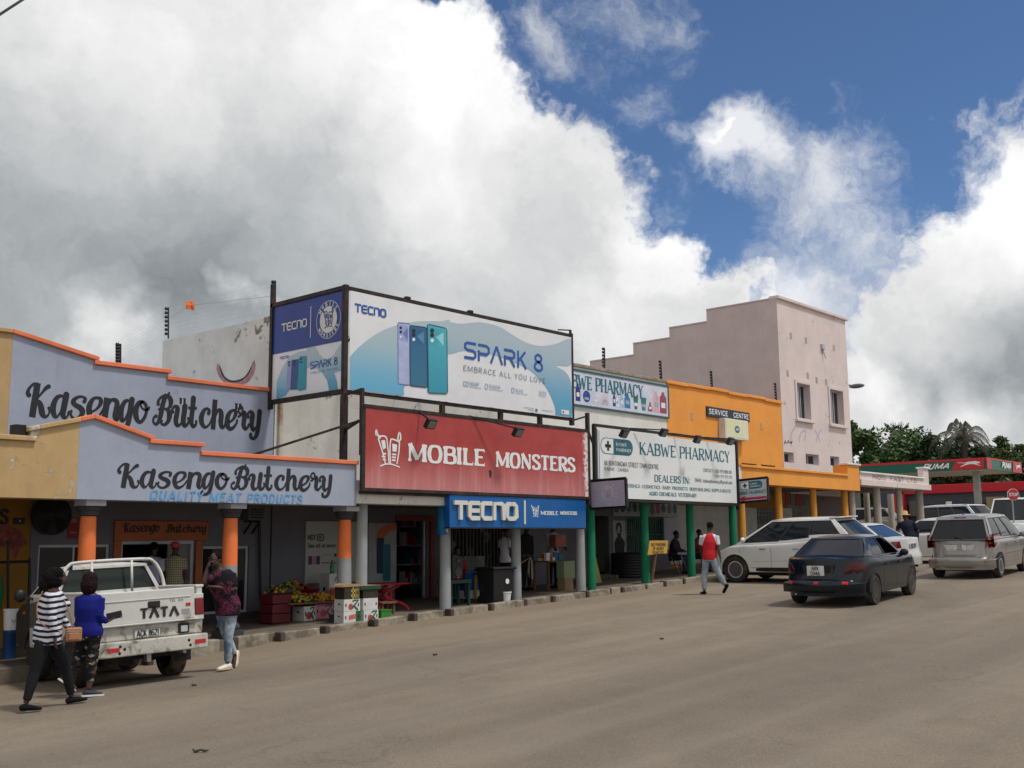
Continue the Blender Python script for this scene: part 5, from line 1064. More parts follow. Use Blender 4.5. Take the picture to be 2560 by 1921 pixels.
mb = MB(); mb.box(X1-.2, X1, YW+.2, 27, .5, ZT-.02); mb.box(X0+.2, X1-.2, 26.8, 27, .5, ZT-.1); mb.box(X0, X1-.2, YW+.2, 26.8, 6.6, 6.75); mb.build('outer_wall', M_['whiteph'], ph)
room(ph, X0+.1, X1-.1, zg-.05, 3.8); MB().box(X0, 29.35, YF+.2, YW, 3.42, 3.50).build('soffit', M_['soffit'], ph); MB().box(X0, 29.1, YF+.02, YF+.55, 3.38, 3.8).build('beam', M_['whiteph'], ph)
for px_ in (1478, 1613, 1728, 1835): round_column(ph, px_, 1400, .118, .108, 3.36, M_['greencol'])
mb = MB()
for k in range(18): xx = d2[0]+.03+(d2[1]-d2[0]-.06)*k/17; mb.box(xx-.01, xx+.01, YW+.02, YW+.04, d2[2], d2[3])
for zz in (d2[2]+.02, (d2[2]+d2[3])/2, d2[3]-.06): mb.box(d2[0], d2[1], YW+.041, YW+.06, zz, zz+.04)
mb.build('window_grille', mat('green_grille', (.02,.12,.08), .5), ph)
def scissor(r, par, mt, n=10):
    x0, x1, z0, z1 = r; mb = MB(); st = (x1-x0)/n
    for k in range(n+1): mb.box(x0+k*st-.014, x0+k*st+.014, YW+.01, YW+.035, z0, z1)
    rows = [z0+.15+(z1-z0-.3)*i/3 for i in range(4)]
    for zz in rows:
        for k in range(n): mb.bar((x0+k*st, YW+.045, zz-.11), (x0+(k+1)*st, YW+.045, zz+.11), .018, .008, (0,1,0)); mb.bar((x0+k*st, YW+.055, zz+.11), (x0+(k+1)*st, YW+.055, zz-.11), .018, .008, (0,1,0))
    return mb.build('scissor_gate', mt, par)
gm = mat('pale_gate_metal', (.30,.30,.28), .5, .2)
scissor((d3[0], d3[1], zg, d3[3]), ph, gm, 16)
window(ph, (d4[0], d4[1], zg, d4[3]), YW+.06, mat('grey_frame', (.28,.27,.25), .5), bars=1)
MB().box(d1[0]-.1, d2[0], YW-.9, YW-.001, zg-.05, zg+.12).build('step', M_['concrete'], ph, bevel=.02)
x0, x1, z0, z1 = rP(1657,1295,1693,1376,YW); t = thing('notice_board', 'blank pale lilac board leaning by the white scissor gate', 'board', (x0, YW, z0)); MB().box(x0, x1, YW-.06, YW-.003, z0, z1).build('board', mat('pale_lilac_board', (.33,.32,.38), .7), t, bevel=.005)
x0, x1, z0, z1 = rP(1532,1302,1563,1442,YW); t = thing('wall_poster', 'white poster with black clothing figure by the dark pharmacy doorway', 'poster', (x0, YW, z0)); MB().box(x0, x1, YW-.03, YW-.003, z0, z1).build('board', mat('white_poster', (.34,.35,.35), .6), t)
w_ = x1-x0; h_ = z1-z0; mb = MB(); fg = [(.1,.05),(.9,.05),(.86,.5),(.92,.62),(.75,.70),(.62,.72),(.6,.78),(.68,.84),(.66,.96),(.5,1.0),(.28,.98),(.2,.9),(.3,.78),(.36,.74),(.15,.68),(.05,.6),(.12,.4)]
mb.add([(x0+a*w_, YW-.034, z0+b*h_*.97) for a, b in fg], [tuple(range(len(fg)))]); mb.build('print', M_['ink'], t, fix=False)
mb = MB(); mb.add([(x0+a*w_, YW-.037, z0+b*h_) for a, b in ((.32,.78),(.5,.76),(.56,.84),(.5,.91),(.34,.9))], [(0,1,2,3,4)]); mb.build('print', mat('grey_face', (.3,.3,.3), .6), t, fix=False)
x0, x1, z0, z1 = rP(1530,1252,1690,1292,YW); t = thing('picture_board', 'long board of bottle and jar pictures over the pharmacy windows', 'sign', (x0, YW, z0)); MB().box(x0, x1, YW-.05, YW-.003, z0, z1).build('board', mat('dull_silver_board', (.26,.27,.27), .5), t, bevel=.01)
rr = random.Random(5); cols = [mat('bottle_print_%s' % n, c, .5) for n, c in (('dark',(.03,.03,.035)),('green',(.02,.08,.05)),('brown',(.10,.05,.02)),('red',(.28,.02,.02)),('yellow',(.4,.3,.05)),('slate',(.06,.08,.09)))]
for k in range(11):
    a = x0+(x1-x0)*(k+.15)/11; b = a+(x1-x0)/11*.7; zt = z1-.06; zb_ = z0+rr.uniform(.06,.14); mb = MB(); r_ = (b-a)*.3
    mb.add([(a,YW-.055,zb_+r_),(a+r_,YW-.055,zb_),(b-r_,YW-.055,zb_),(b,YW-.055,zb_+r_),(b,YW-.055,zt-.12),(b-r_,YW-.055,zt-.05),(b-r_,YW-.055,zt),(a+r_,YW-.055,zt),(a+r_,YW-.055,zt-.05),(a,YW-.055,zt-.12)], [tuple(range(10))])
    mb.build('picture', cols[[0,0,1,0,5,4,2,3,0,5,1][k]], t, fix=False)
# upper banner
def b6(x0, yt, x1, yb0, yb1, Y, lift):
    a = P(1420+x0/3.814, 900+yb0/3.814, Y); b = P(1420+x1/3.814, 900+yb1/3.814, Y); c = P(1420+x0/3.814, 900+yt/3.814, Y); z = (a.z+b.z)/2
    return planeM((a.x, Y-lift, z), (b.x, Y-lift, z), (a.x, Y-lift, z+c.z-a.z))
pb0, pb1 = P(1380,990,YW).x, P(1420+940/3.814, 1000, YW).x; pz0 = P(1420+930/3.814, 900+545/3.814, YW).z; pz1 = P(1420+930/3.814, 900+262/3.814, YW).z
t = thing('pharmacy_banner', 'pale banner with teal pharmacy name and product pictures high on white wall', 'banner', (pb0, YW, pz0))
MB().box(pb0, pb1, YW-.05, YW-.003, pz0, pz1).build('canvas', mat('pale_lilac_vinyl', (.60,.62,.72), .4, bump=.2, bs=3), t)
mb = MB(); mb.box(pb0, pb1, YW-.07, YW-.003, pz1, pz1+.06); mb.box(pb0, pb1, YW-.07, YW-.003, pz0-.05, pz0); mb.box(pb1, pb1+.05, YW-.07, YW-.003, pz0-.05, pz1+.06); mb.build('frame', mat('teal_frame', (.03,.10,.12), .5), t)
PHF = dict(T=.20, t=.09, h=.075, serif=.045, sh=.06)
pa = P(1420-110/3.814, 900+200/3.814, YW).x; pbx = P(1420+705/3.814, 900+300/3.814, YW).x
zb_ = P(1420+700/3.814, 900+318/3.814, YW).z; zt_ = P(1420+690/3.814, 900+232/3.814, YW).z
zb_ = pz0+(pz1-pz0)*.48; zt_ = pz0+(pz1-pz0)*.90
write('lettering', 'KABWE PHARMACY', planeM((pa,YW-.05,zb_),(pbx,YW-.05,zb_),(pa,YW-.05,zt_)), M_['tealtxt'], t, **PHF)
prods = [(-18,20,.62,'dark'),(60,105,.62,'navy'),(130,200,.40,'ball'),(225,280,.36,'pale'),(310,370,.42,'rose'),(415,440,.55,'navy'),(445,470,.45,'white'),(485,515,.55,'sky'),(525,580,.58,'blue'),(608,658,.52,'green'),(678,735,.52,'green2'),(748,790,.40,'wine'),(800,855,.78,'rose2'),(862,925,.80,'wine2')]
pc = {'dark':(.03,.06,.08),'navy':(.02,.03,.20),'ball':(.02,.05,.30),'pale':(.62,.60,.68),'rose':(.62,.45,.50),'white':(.7,.72,.78),'sky':(.35,.52,.72),'blue':(.03,.20,.40),'green':(.02,.14,.12),'green2':(.03,.18,.18),'wine':(.35,.08,.10),'rose2':(.70,.42,.45),'wine2':(.28,.06,.10)}
for k, (a, b, hh, cn) in enumerate(prods):
    xa = P(1420+a/3.814, 1000, YW).x; xb = P(1420+b/3.814, 1000, YW).x; zb2 = pz0+.10; zt2 = pz0+(pz1-pz0)*hh; m_ = mat('product_print_'+cn, pc[cn], .4, var=.3, vs=9); mb = MB(); yy = YW-.054
    if cn == 'ball': cx = (xa+xb)/2; r_ = (xb-xa)/2; pts = [(cx+r_*cos(q_), zb2+r_+r_*sin(q_)) for q_ in [2*pi*i/16 for i in range(16)]]
    elif cn in ('green','green2'): pts = [(xa+.08,zb2),(xb-.08,zb2),(xb,zt2),(xa,zt2)]
    else: nk = (xb-xa)*.3; pts = [(xa,zb2),(xb,zb2),(xb,zt2-.18),(xb-nk,zt2-.08),(xb-nk,zt2),(xa+nk,zt2),(xa+nk,zt2-.08),(xa,zt2-.18)]
    mb.add([(p_, yy, q_) for p_, q_ in pts], [tuple(range(len(pts)))]); mb.build('picture', m_, t, fix=False)
    mb = MB(); mb.add([(xa+(xb-xa)*.2,yy-.003,zb2+(zt2-zb2)*.25),(xb-(xb-xa)*.2,yy-.003,zb2+(zt2-zb2)*.25),(xb-(xb-xa)*.2,yy-.003,zb2+(zt2-zb2)*.5),(xa+(xb-xa)*.2,yy-.003,zb2+(zt2-zb2)*.5)], [(0,1,2,3)]); mb.build('picture_label', M_['wprint'] if k % 2 else M_['paleprint'], t, fix=False)
# front board
YP = 16.78; g0 = (21.90, 28.68, 3.34, 5.09)
pb = thing('pharmacy_board', 'large white board reading KABWE PHARMACY over the green columns', 'sign', (g0[0], YP, g0[2]))
MB().box(g0[0], g0[1], YP-.02, YP+.05, g0[2], g0[3]).build('panel', mat('white_sign_board', (.74,.75,.74), .4, var=.04, vs=1, dirt=(.5,.5,.46), dirt_amt=-.06), pb)
mb = MB(); mb.bar((g0[0]-.12,YP,g0[2]-.1),(g0[0]-.12,YP,g0[3]+.10),.09); mb.bar((g0[1]+.09,YP,g0[2]-.2),(g0[1]+.09,YP,g0[3]+.14),.09); mb.bar((g0[0]-.15,YP,g0[3]+.09),(g0[1]+.12,YP,g0[3]+.09),.07); mb.bar((g0[0]-.15,YP,g0[2]-.05),(g0[1]+.12,YP,g0[2]-.05),.06); mb.build('frame', M_['black'], pb)
mb = MB(); mb.box(g0[0]+.04, g0[0]+.06, YP-.024, YP-.0205, g0[2]+.02, g0[3]-.04); mb.build('print', M_['logoblue'], pb)
pbq = lambda *a: b6(*a, YP, .021)
write('lettering', 'KABWE PHARMACY', pbq(672,788,1540,905,978), M_['tealtxt'], pb, **PHF)
write('lettering', 'DEALERS IN:', pbq(815,1098,1160,1165,1182), M_['tealtxt'], pb, T=.22, t=.10, h=.09, serif=.05, sh=.07)
write('lettering', 'HERBALS -COSMETICS -BABY PRODUCTS -BODYBUILDING SUPPLEMENTS', pbq(535,1188,1545,1220,1262), M_['tealtxt'], pb, T=.22, t=.11, h=.10, serif=.05, sh=.08)
write('lettering', 'AGRO CHEMICALS -VETERINARY', pbq(765,1256,1222,1292,1312), M_['tealtxt'], pb, T=.22, t=.11, h=.10, serif=.05, sh=.08)
gk = mat('small_grey_print', (.10,.11,.12), .5); th = dict(T=.12, t=.12, h=.11)
write('lettering', '68 BUNTUNGWA STREET TOWN CENTRE,', pbq(338,962,860,1008,1040), gk, pb, **th); write('lettering', 'KABWE - ZAMBIA', pbq(340,1022,570,1055,1068), gk, pb, **th)
write('lettering', 'CONTACT: +260 979 888 801', pbq(1280,1038,1556,1070,1086), gk, pb, **th); write('lettering', '+260 979 933 155', pbq(1392,1096,1560,1122,1131), gk, pb, **th); write('lettering', 'EMAIL: kabwepharmacy@gmail.com', pbq(1202,1130,1560,1166,1184), gk, pb, **th)
def pill(box, par, mdk=None):
    M, W, H_ = box; r_ = H_/2; n = 10
    rim = [(r_-r_*sin(a), r_+r_*cos(a)) for a in [pi*k/n for k in range(n+1)]]+[(W-r_+r_*sin(a), r_-r_*cos(a)) for a in [pi*k/n for k in range(n+1)]]
    mb = MB(); mb.add([M(a, b, .004) for a, b in rim], [tuple(range(len(rim)))]); mb.build('logo', mat('dark_teal_print', (.008,.06,.09), .4), par, fix=False)
    s = .92; cx, cy = W/2, H_/2; sh = lambda a, b: (cx+(a-cx)*.975, cy+(b-cy)*s)
    lf = [(a, b) for a, b in rim if a <= W*.38]+[(W*.38, 0), (W*.38, H_)]
    lf = [rim[k] for k in range(n+1)]+[(W*.38,0),(W*.38,H_)]; mb = MB(); mb.add([M(*sh(a, b), .007) for a, b in lf], [tuple(range(len(lf)))]); mb.build('logo', M_['wprint'], par, fix=False)
    rt = [rim[k] for k in range(n+1, 2*n+2)]+[(W*.38,H_),(W*.38,0)]; mb = MB(); mb.add([M(*sh(a, b), .008) for a, b in rt], [tuple(range(len(rt)))]); mb.build('logo', M_['teal'], par, fix=False)
    c0, c1, q_ = W*.22, H_*.5, H_*.30; mb = MB(); ribbon(mb, [(c0,c1-q_,H_*.20),(c0,c1+q_,H_*.20)], M, .010); ribbon(mb, [(c0-q_,c1,H_*.20),(c0+q_,c1,H_*.20)], M, .0105); mb.build('logo', M_['ink'], par, fix=False)
    M2 = lambda u, v, o: M(u+W*.46, v+H_*.56, o+.01); lettering('logo', 'KABWE', M2, W*.33, H_*.2, M_['wprint'], par, **PHF)
    M3 = lambda u, v, o: M(u+W*.46, v+H_*.22, o+.01); lettering('logo', 'PHARMACY', M3, W*.48, H_*.19, M_['wprint'], par, **PHF)
pill(pbq(305,735,613,890,922), pb)
for k, (fx, ax, lab) in enumerate(((550,595,'left end'), (925,600,'left middle'), (1250,990,'right middle'), (1560,1300,'right end'))):
    a = P(1420+fx/3.814, 900+(682,675,740,760)[k]/3.814, 16.25); ap = P(1420+ax/3.814, 1085, YP).x
    floodlight(a.x, 16.3, a.z+.02, (ap, YP, g0[3]+.12), 'floodlight on a bent arm above the white pharmacy board, %s of four' % lab)
mb = MB(); mb.bar((r0[1]+.04,YM,r0[3]+.42),(r0[1]-.6,YM,r0[3]+.25),.04); mb.bar((r0[1]+.05,YM,r0[3]+.1),(g0[0]-.1,YP,g0[3]-.55),.04) ; build_each(mb, 'brace', M_['black'], rb)
# swinging signs, end-on to the street
def end_sign(nm, lab, corners, X, mt, th=.05):
    q_ = [PX(a, b, X) for a, b in corners]       # tl, tr, br, bl as seen
    t = thing(nm, lab, 'sign', tuple(q_[3])); mb = MB(); mb.add([v+Vector((th, 0, 0)) for v in q_]+q_, [(0,1,2,3),(7,6,5,4),(0,4,5,1),(1,5,6,2),(2,6,7,3),(3,7,4,0)]); mb.build('panel', mt, t)
    mb = MB()
    for i in range(4): a, b = q_[i], q_[(i+1) % 4]; mb.bar(a+Vector((th/2,0,0)), b+Vector((th/2,0,0)), .05, .07)
    mb.build('frame', M_['black'], t)
    O, U, V = q_[3], (q_[2]-q_[3]), (q_[0]-q_[3]); W, H_ = U.length, V.length; U = U.normalized(); V = V.normalized()
    return t, (lambda u, v, o: O+U*u+V*v+Vector((-1,0,0))*o), W, H_
t, M, W, H_ = end_sign('lilac_hanging_sign', 'faded lilac sign with pale round emblem hanging between red and white boards', [(1474,1203),(1563,1196),(1566,1268),(1477,1273)], 21.62, mat('faded_lilac_vinyl', (.36,.34,.46), .5, var=.06))
gh = mat('ghost_print', (.42,.41,.50), .5); mb = MB(); c_ = (W*.5, H_*.52); r_ = H_*.30; mb.add([M(c_[0]+r_*cos(2*pi*k/24), c_[1]+r_*sin(2*pi*k/24), .004) for k in range(24)], [tuple(range(24))]); mb.build('emblem', gh, t, fix=False)
mb = MB()
for k in range(16):
    a = 2*pi*k/16; cx, cy = c_[0]+r_*1.32*cos(a), c_[1]+r_*1.32*sin(a); mb.add([M(cx+.035*cos(b), cy+.035*sin(b), .004) for b in [2*pi*j/5 for j in range(5)]], [tuple(range(5))])
mb.build('emblem', gh, t, fix=False)
twin_phones(lambda u, v, o: M(c_[0]-r_*.6+u*r_*1.2/H_, c_[1]-r_*.55+v*r_*1.1/H_, o+.006), H_, mat('ghost_print_dark', (.33,.32,.42), .5), gh, t)
mb = MB(); tl = PX(1474,1203,21.62); mb.bar(tl, (21.62, YM, tl.z), .04); bl_ = PX(1477,1273,21.62); mb.bar(bl_, (21.62, YM, bl_.z), .04); build_each(mb, 'bracket', M_['black'], t)
t, M, W, H_ = end_sign('arrow_sign', 'small pharmacy sign with a red arrow beside the first yellow column', [(1840,1202),(1918,1194),(1920,1251),(1843,1258)], 28.95, mat('grey_white_sign', (.46,.47,.48), .4, var=.04))
M4 = lambda u, v, o: M(u+W*.13, v+H_*.56, o); pill((M4, W*.72, H_*.34), t)
lettering('lettering', 'KABWE PHARMACY', lambda u, v, o: M(u+W*.03, v+H_*.34, o), W*.93, H_*.14, M_['tealtxt'], t, **PHF)
mb = MB(); mb.add([M(W*a, H_*b, .006) for a, b in ((.05,.15),(.27,.27),(.27,.20),(.96,.20),(.96,.09),(.27,.09),(.27,.02))], [tuple(range(7))]); mb.build('arrow', mat('arrow_red', (.45,.02,.06), .5), t, fix=False)
tl = PX(1840,1202,28.95); mb = MB(); mb.bar(tl, (28.95, YP+.2, tl.z), .04); build_each(mb, 'bracket', M_['black'], t)
# ---------------------------------------------------------------- 4 orange service centre
og = thing('orange_building', 'bright orange building with the black SERVICE CENTRE sign', 'shop building', (29.9, YW, gz(33)))
X0, X1 = 29.902, 37.80; ZT = P(1900,993,YW).z; zg = gz(33)+.13
c3 = lambda a, b, c, d: rP(1500+a/3.131, 720+b/3.131, 1500+c/3.131, 720+d/3.131, YW)
hs = [c3(1050,1367,1070,1415), c3(1110,1375,1225,1425), c3(1262,1388,1373,1435)]
mb = MB(); wall(mb, X0, X1, 4.3, ZT, hs, YW, YW+.25); mb.build('upper_wall', M_['mustard'], og)
for h in hs: MB().box(h[0], h[1], YW+.2, YW+.24, h[2], h[3]).build('vent_back', M_['dark'], og); window(og, h, YW+.12, M_['soffit'], bars=3, fw=.03, depth=.05, name='vent_window')
for k in range(6):
    x = X0+k*(X1-X0)/6; dz = .012*((k*37) % 5-2); MB().box(x, x+(X1-X0)/6-.006, YW-.07, YW+.28, ZT+dz-.11, ZT+dz).build('coping', M_['mustard'], og, bevel=.015)
r1 = rP(1863,1268,1890,1400,YW); dA = (P(1893,1300,YW).x, P(1944,1300,YW).x, zg, P(1915,1272,YW).z); dB = (P(1982,1300,YW).x, P(2016,1300,YW).x, zg, P(2000,1272,YW).z); dC = (P(2048,1300,YW).x, P(2068,1300,YW).x, zg, P(2060,1262,YW).z)
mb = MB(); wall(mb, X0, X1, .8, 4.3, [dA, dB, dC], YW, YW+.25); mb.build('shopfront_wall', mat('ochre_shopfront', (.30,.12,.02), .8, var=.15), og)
MB().box(X0, dA[0]-.02, YW-.01, YW-.001, zg, P(1880,1270,YW).z).build('white_wall_panel', mat('dull_white_panel', (.42,.41,.38), .8), og)
MB().box(dA[1]+.05, dB[0]-.05, YW-.01, YW-.001, zg, dB[3]).build('white_wall_panel', mat('dull_white_panel', (.42,.41,.38), .8), og)
scissor(dA, og, gm, 14); room(og, X0+.1, X1-.1, zg-.05, 4.2)
for (a, b, c, d) in ((1988,1236,2008,1264), (1962,1232,1976,1262)): r = rP(a, b, c, d, YW); MB().box(r[0], r[1], YW-.03, YW-.001, r[2], r[3]).build('wall_notice', mat('dull_red_notice', (.22,.03,.02), .6), og)
zb0, zt0 = P(2140,1227,YF).z, P(2100,1190,YF).z; xf0 = P(1854,1200,YF).x; xf1 = P(2149,1200,YF).x; xs = P(2120,1200,YF).x
MB().prism([(xf0,zb0),(xf1,zb0),(xf1,zt0+.42),(xs,zt0+.42),(xs,zt0),(xf0,zt0)], YF, YF+.55).build('fascia', M_['mustard'], og)
coping(og, (xf0,zt0+.002), (xs,zt0+.002), M_['mustard'], YF, YF+.22, .08, e1=-.002); coping(og, (xs,zt0+.422), (xf1,zt0+.422), M_['whiteph'], YF, YF+.22, .07, e0=.1)
MB().box(29.0, xf0, YF, YF+.22, zb0+.1, zt0).build('white_fascia_end', M_['whiteph'], og)
MB().box(xf0, xf1, YF+.22, YW, zb0+.05, zb0+.12).build('soffit', M_['soffit'], og)
for px_ in (1855,1949,2036,2115): round_column(og, px_, 1320, .125, .112, zb0, M_['ycol'])
x0, x1, z0, z1 = rP(1420+1315/3.814, 900+475/3.814, 1420+1718/3.814, 900+568/3.814, YW)
t = thing('service_centre_sign', 'long black SERVICE CENTRE sign on the orange wall', 'sign', (x0, YW, z0)); MB().box(x0, x1, YW-.06, YW-.003, z0, z1).build('board', mat('dark_slate_board', (.02,.03,.05), .5), t, bevel=.008)
write('lettering', 'SERVICE', planeM((x0+.10,YW-.06,z0+.10),(x0+(x1-x0)*.47,YW-.06,z0+.10),(x0+.10,YW-.06,z1-.08)), M_['wprint'], t, T=.2, t=.18, h=.17)
write('lettering', 'CENTRE', planeM((x0+(x1-x0)*.60,YW-.06,z0+.10),(x1-.08,YW-.06,z0+.10),(x0+(x1-x0)*.60,YW-.06,z1-.08)), M_['wprint'], t, T=.2, t=.18, h=.17)
x0, x1, z0, z1 = rP(1420+1435/3.814, 900+575/3.814, 1420+1655/3.814, 900+765/3.814, YW)
t = thing('light_box_sign', 'faded yellow and white light box with small oval logo under the service sign', 'sign', (x0, YW, z0)); MB().box(x0, x1, YW-.28, YW-.003, z0, z1).build('box', mat('white_plastic', (.66,.68,.62), .35), t, bevel=.015)
fy = bpy.data.materials.new('faded_yellow_face'); fy.use_nodes = True; t_ = NT(fy.node_tree); co = t_.new('ShaderNodeTexCoord').outputs['Object']; t_.l.new(t_.mix(t_.ramp(t_.noise(co, .9, 4), .3, .7), (.70,.68,.22), (.70,.72,.55)), t_.n['Principled BSDF'].inputs['Base Color'])
MB().box(x0+.06, x1-.06, YW-.286, YW-.281, z0+.06, z1-.06).build('face', fy, t)
cx, cz = (x0+x1)/2, (z0+z1)/2; mb = MB(); mb.add([(cx+.17*cos(a), YW-.289, cz+.13*sin(a)) for a in [2*pi*k/20 for k in range(20)]], [tuple(range(20))]); mb.build('logo', M_['teal'], t, fix=False)
write('logo', 'MTN', planeM((cx-.10,YW-.29,cz-.05),(cx+.10,YW-.29,cz-.05),(cx-.10,YW-.29,cz+.05)), M_['wprint'], t, **SANS)
# scars where old fixings were
for (a, b) in ((720,1005),(1265,1085)): p_ = P(1500+a/3.131, 720+b/3.131, YW); mb = MB(); mb.box(p_.x-.08, p_.x+.08, YW-.012, YW-.001, p_.z-.13, p_.z+.13); mb.build('patch', M_['tan'], og)

# ---------------------------------------------------------------- 5 pink building
pk = thing('pink_building', 'tall pale pink building with stepped side parapet and barred windows', 'building', (37.82, YW, gz(40)))
X0, X1, ZT = 37.82, 43.9, 11.62
ws = [c3(1540,755,1640,1022), c3(1800,805,1900,1065), c3(1440,1287,1517,1368), c3(1612,1303,1712,1385), c3(1803,1320,1873,1396)]
mb = MB(); wall(mb, X0, X1, 4.0, ZT, ws, YW, YW+.3); mb.build('front_wall', M_['pink'], pk)
for i, h in enumerate(ws):
    big = i < 2
    window(pk, (h[0]+.0, h[1]-.0, h[2], h[3]), YW+.2, M_['lightgrey'], bars=2 if big else 1, fw=.05, depth=.06)
    if big:
        mb = MB(); 
        for k in range(9): xx = h[0]+.06+(h[1]-h[0]-.1)*k/8*.35; mb.box(xx-.008, xx+.008, YW+.10, YW+.115, h[2], h[3])
        for k in range(6): zz = h[2]+(h[3]-h[2])*(k+.5)/6; mb.box(h[0], h[0]+(h[1]-h[0])*.38, YW+.116, YW+.13, zz-.01, zz+.01)
        mb.build('burglar_bars', M_['lightgrey'], pk)
        mb = MB(); o_ = .13; mb.box(h[0]-o_, h[0]-.001, YW-.05, YW-.001, h[2]-.05, h[3]+o_); mb.box(h[1]+.001, h[1]+o_, YW-.05, YW-.001, h[2]-.05, h[3]+o_); mb.box(h[0], h[1], YW-.05, YW-.001, h[3]+.001, h[3]+o_); mb.build('window_surround', M_['pink'], pk, bevel=.01)
        MB().box(h[0]-.2, h[1]+.2, YW-.12, YW-.001, h[2]-.16, h[2]-.051).build('window_sill', M_['pink'], pk, bevel=.012)
        for k in range(5):   # curtain folds behind the glass
            a = h[0]+.05+(h[1]-h[0]-.1)*k/5; MB().box(a, a+(h[1]-h[0])*.14, YW+.30+.03*(k % 2), YW+.33+.03*(k % 2), h[2], h[3]).build('curtain', mat('brown_curtain', (.16,.13,.11), .8), pk)
    MB().box(h[0], h[1], YW+.45, YW+.5, h[2], h[3]).build('room_back', M_['dark'], pk)
pf_ = [(YW+.3,3.2),(29.3,3.2),(29.3,10.18),(26.92,10.18),(26.92,10.69),(25.04,10.69),(25.04,11.12),(23.2,11.12),(23.2,ZT),(YW+.3,ZT)]
MB().prismx(pf_, X0, X0+.3).build('side_wall', M_['pinkshade'], pk)
MB().prismx([(YW,4.0),(YW+.3,4.0),(YW+.3,ZT),(YW,ZT)], X0-.002, X0+.001).build('side_wall', M_['pinkshade'], pk)
mb = MB(); mb.box(X1-.3, X1, YW+.3, 29.3, 3.2, ZT-.02); mb.box(X0+.3, X1-.3, 29.0, 29.3, 3.2, 10.1); mb.box(X0+.3, X1-.3, YW+.3, 29.0, 9.6, 9.8); mb.build('outer_wall', M_['pink'], pk)
MB().box(X0-.02, X1+.10, YW-.10, YW+.34, ZT+.0, ZT+.13).build('coping', M_['pink'], pk, bevel=.02)
for (a, b, za) in ((YW+.34,23.2,ZT), (23.2,25.04,11.12), (25.04,26.92,10.69), (26.92,29.3,10.18)): MB().box(X0-.03, X0+.33, a+.01, b-.002, za+.001, za+.06).build('coping', M_['pinkshade'], pk, bevel=.01)
for (a, b) in ((1493,375),(1611,410),(1830,470),(1468,668),(1625,685),(1695,722),(1770,738)): p_ = P(1500+a/3.131, 720+b/3.131, YW); MB().box(p_.x-.08, p_.x+.08, YW-.012, YW-.001, p_.z-.12, p_.z+.12).build('patch', mat('grey_render', (.40,.33,.32), .9), pk)
p_ = P(1500+1738/3.131, 720+460/3.131, YW); mb = MB(); mb.box(p_.x-.14, p_.x+.10, YW-.10, YW-.001, p_.z-.14, p_.z+.10); mb.bar((p_.x,YW-.02,p_.z-.1),(p_.x+.05,YW-.12,p_.z-.5),.05); mb.build('broken_fixture', M_['lightgrey'], pk, bevel=.02)
# faint old lettering scrawl
mb = MB(); 
for pts in ([(1500,1240),(1495,1150),(1530,1085)], [(1560,1210),(1570,1140),(1610,1120),(1600,1200)], [(1680,1110),(1700,1160),(1690,1210)], [(1735,1105),(1710,1150),(1720,1210)]):
    q = [P(1500+a/3.131, 720+b/3.131, YW) for a, b in pts]; ribbon(mb, spline([(v.x, v.z, .07) for v in q], 4), lambda u, v, o: Vector((u, YW-o, v)), .004)
mb.build('faint_graffiti', mat('faint_blue_paint', (.42,.42,.52), .85), pk, fix=False)
mb = MB()
for pts in ([(1440,1225),(1450,1200),(1460,1222)], [(1465,1215),(1475,1195),(1480,1220)], [(1485,1205),(1495,1218),(1505,1200)]):
    q = [P(1500+a/3.131, 720+b/3.131, YW) for a, b in pts]; ribbon(mb, [(v.x, v.z, .05) for v in q], lambda u, v, o: Vector((u, YW-o, v)), .004)
mb.build('scribble', M_['darkgrey'], pk, fix=False)
# photo shop arcade in front of it
xp0, xp1 = P(2150,1200,YF).x+.002, P(2322,1200,YF).x; zb1 = P(2318,1226,YF).z; zt1 = P(2300,1197,YF).z; xq = P(2309,1200,YF).x
MB().prism([(xp0,zb1+.22),(xp1,zb1+.22),(xp1,zt1+.42),(xq,zt1+.42),(xq,zt1),(xp0,zt1)], YF, YF+.22).build('parapet', M_['pink'], pk)
MB().box(xp0, xp1+.06, YF-.06, YF+.55, zb1, zb1+.22).build('beam', M_['pink'], pk, bevel=.01)
coping(pk, (xp0,zt1+.002), (xq,zt1+.002), M_['whiteph'], YF, YF+.22, .06, e0=0, e1=-.002); coping(pk, (xq,zt1+.422), (xp1,zt1+.422), M_['whiteph'], YF, YF+.22, .06)
pft = mat('faded_rose_letters', (.33,.20,.21), .8); hh_ = zt1-zb1-.28
write('lettering', 'PHOTO', planeM((xp0+1.05,YF,zb1+.26),(P(2215,1200,YF).x,YF,zb1+.26),(xp0+1.05,YF,zt1-.03)), pft, pk, T=.24, t=.18, h=.17, serif=.03, sh=.12)
write('lettering', 'FAST LTD', planeM((P(2224,1200,YF).x,YF,zb1+.26),(P(2292,1200,YF).x,YF,zb1+.26),(P(2224,1200,YF).x,YF,zt1-.03)), pft, pk, T=.24, t=.18, h=.17, serif=.03, sh=.12)
MB().box(xp0, xp1, YF+.24, YW, zb1+.1, zb1+.18).build('soffit', M_['soffit'], pk); MB().box(xp1-.22, xp1, YF+.24, YW, zb1, zt1).build('parapet', M_['pink'], pk)
for (px_, yy, r_) in ((2131,YC,.13),(2194,YC,.15),(2250,YC,.13),(2301,YC,.155),(2229,19.4,.14),(2169,19.7,.13)): round_column(pk, px_, 1290, r_, r_*.93, zb1, M_['oldcol'], y=yy)
rw = (P(2140,1280,YW).x, X1-1.6); MB().box(X0+.05, X0+2.3, YW, YW+.3, 1.2, 4.0).build('shopfront_wall', mat('grimy_wall', (.16,.15,.13), .9, var=.4), pk)
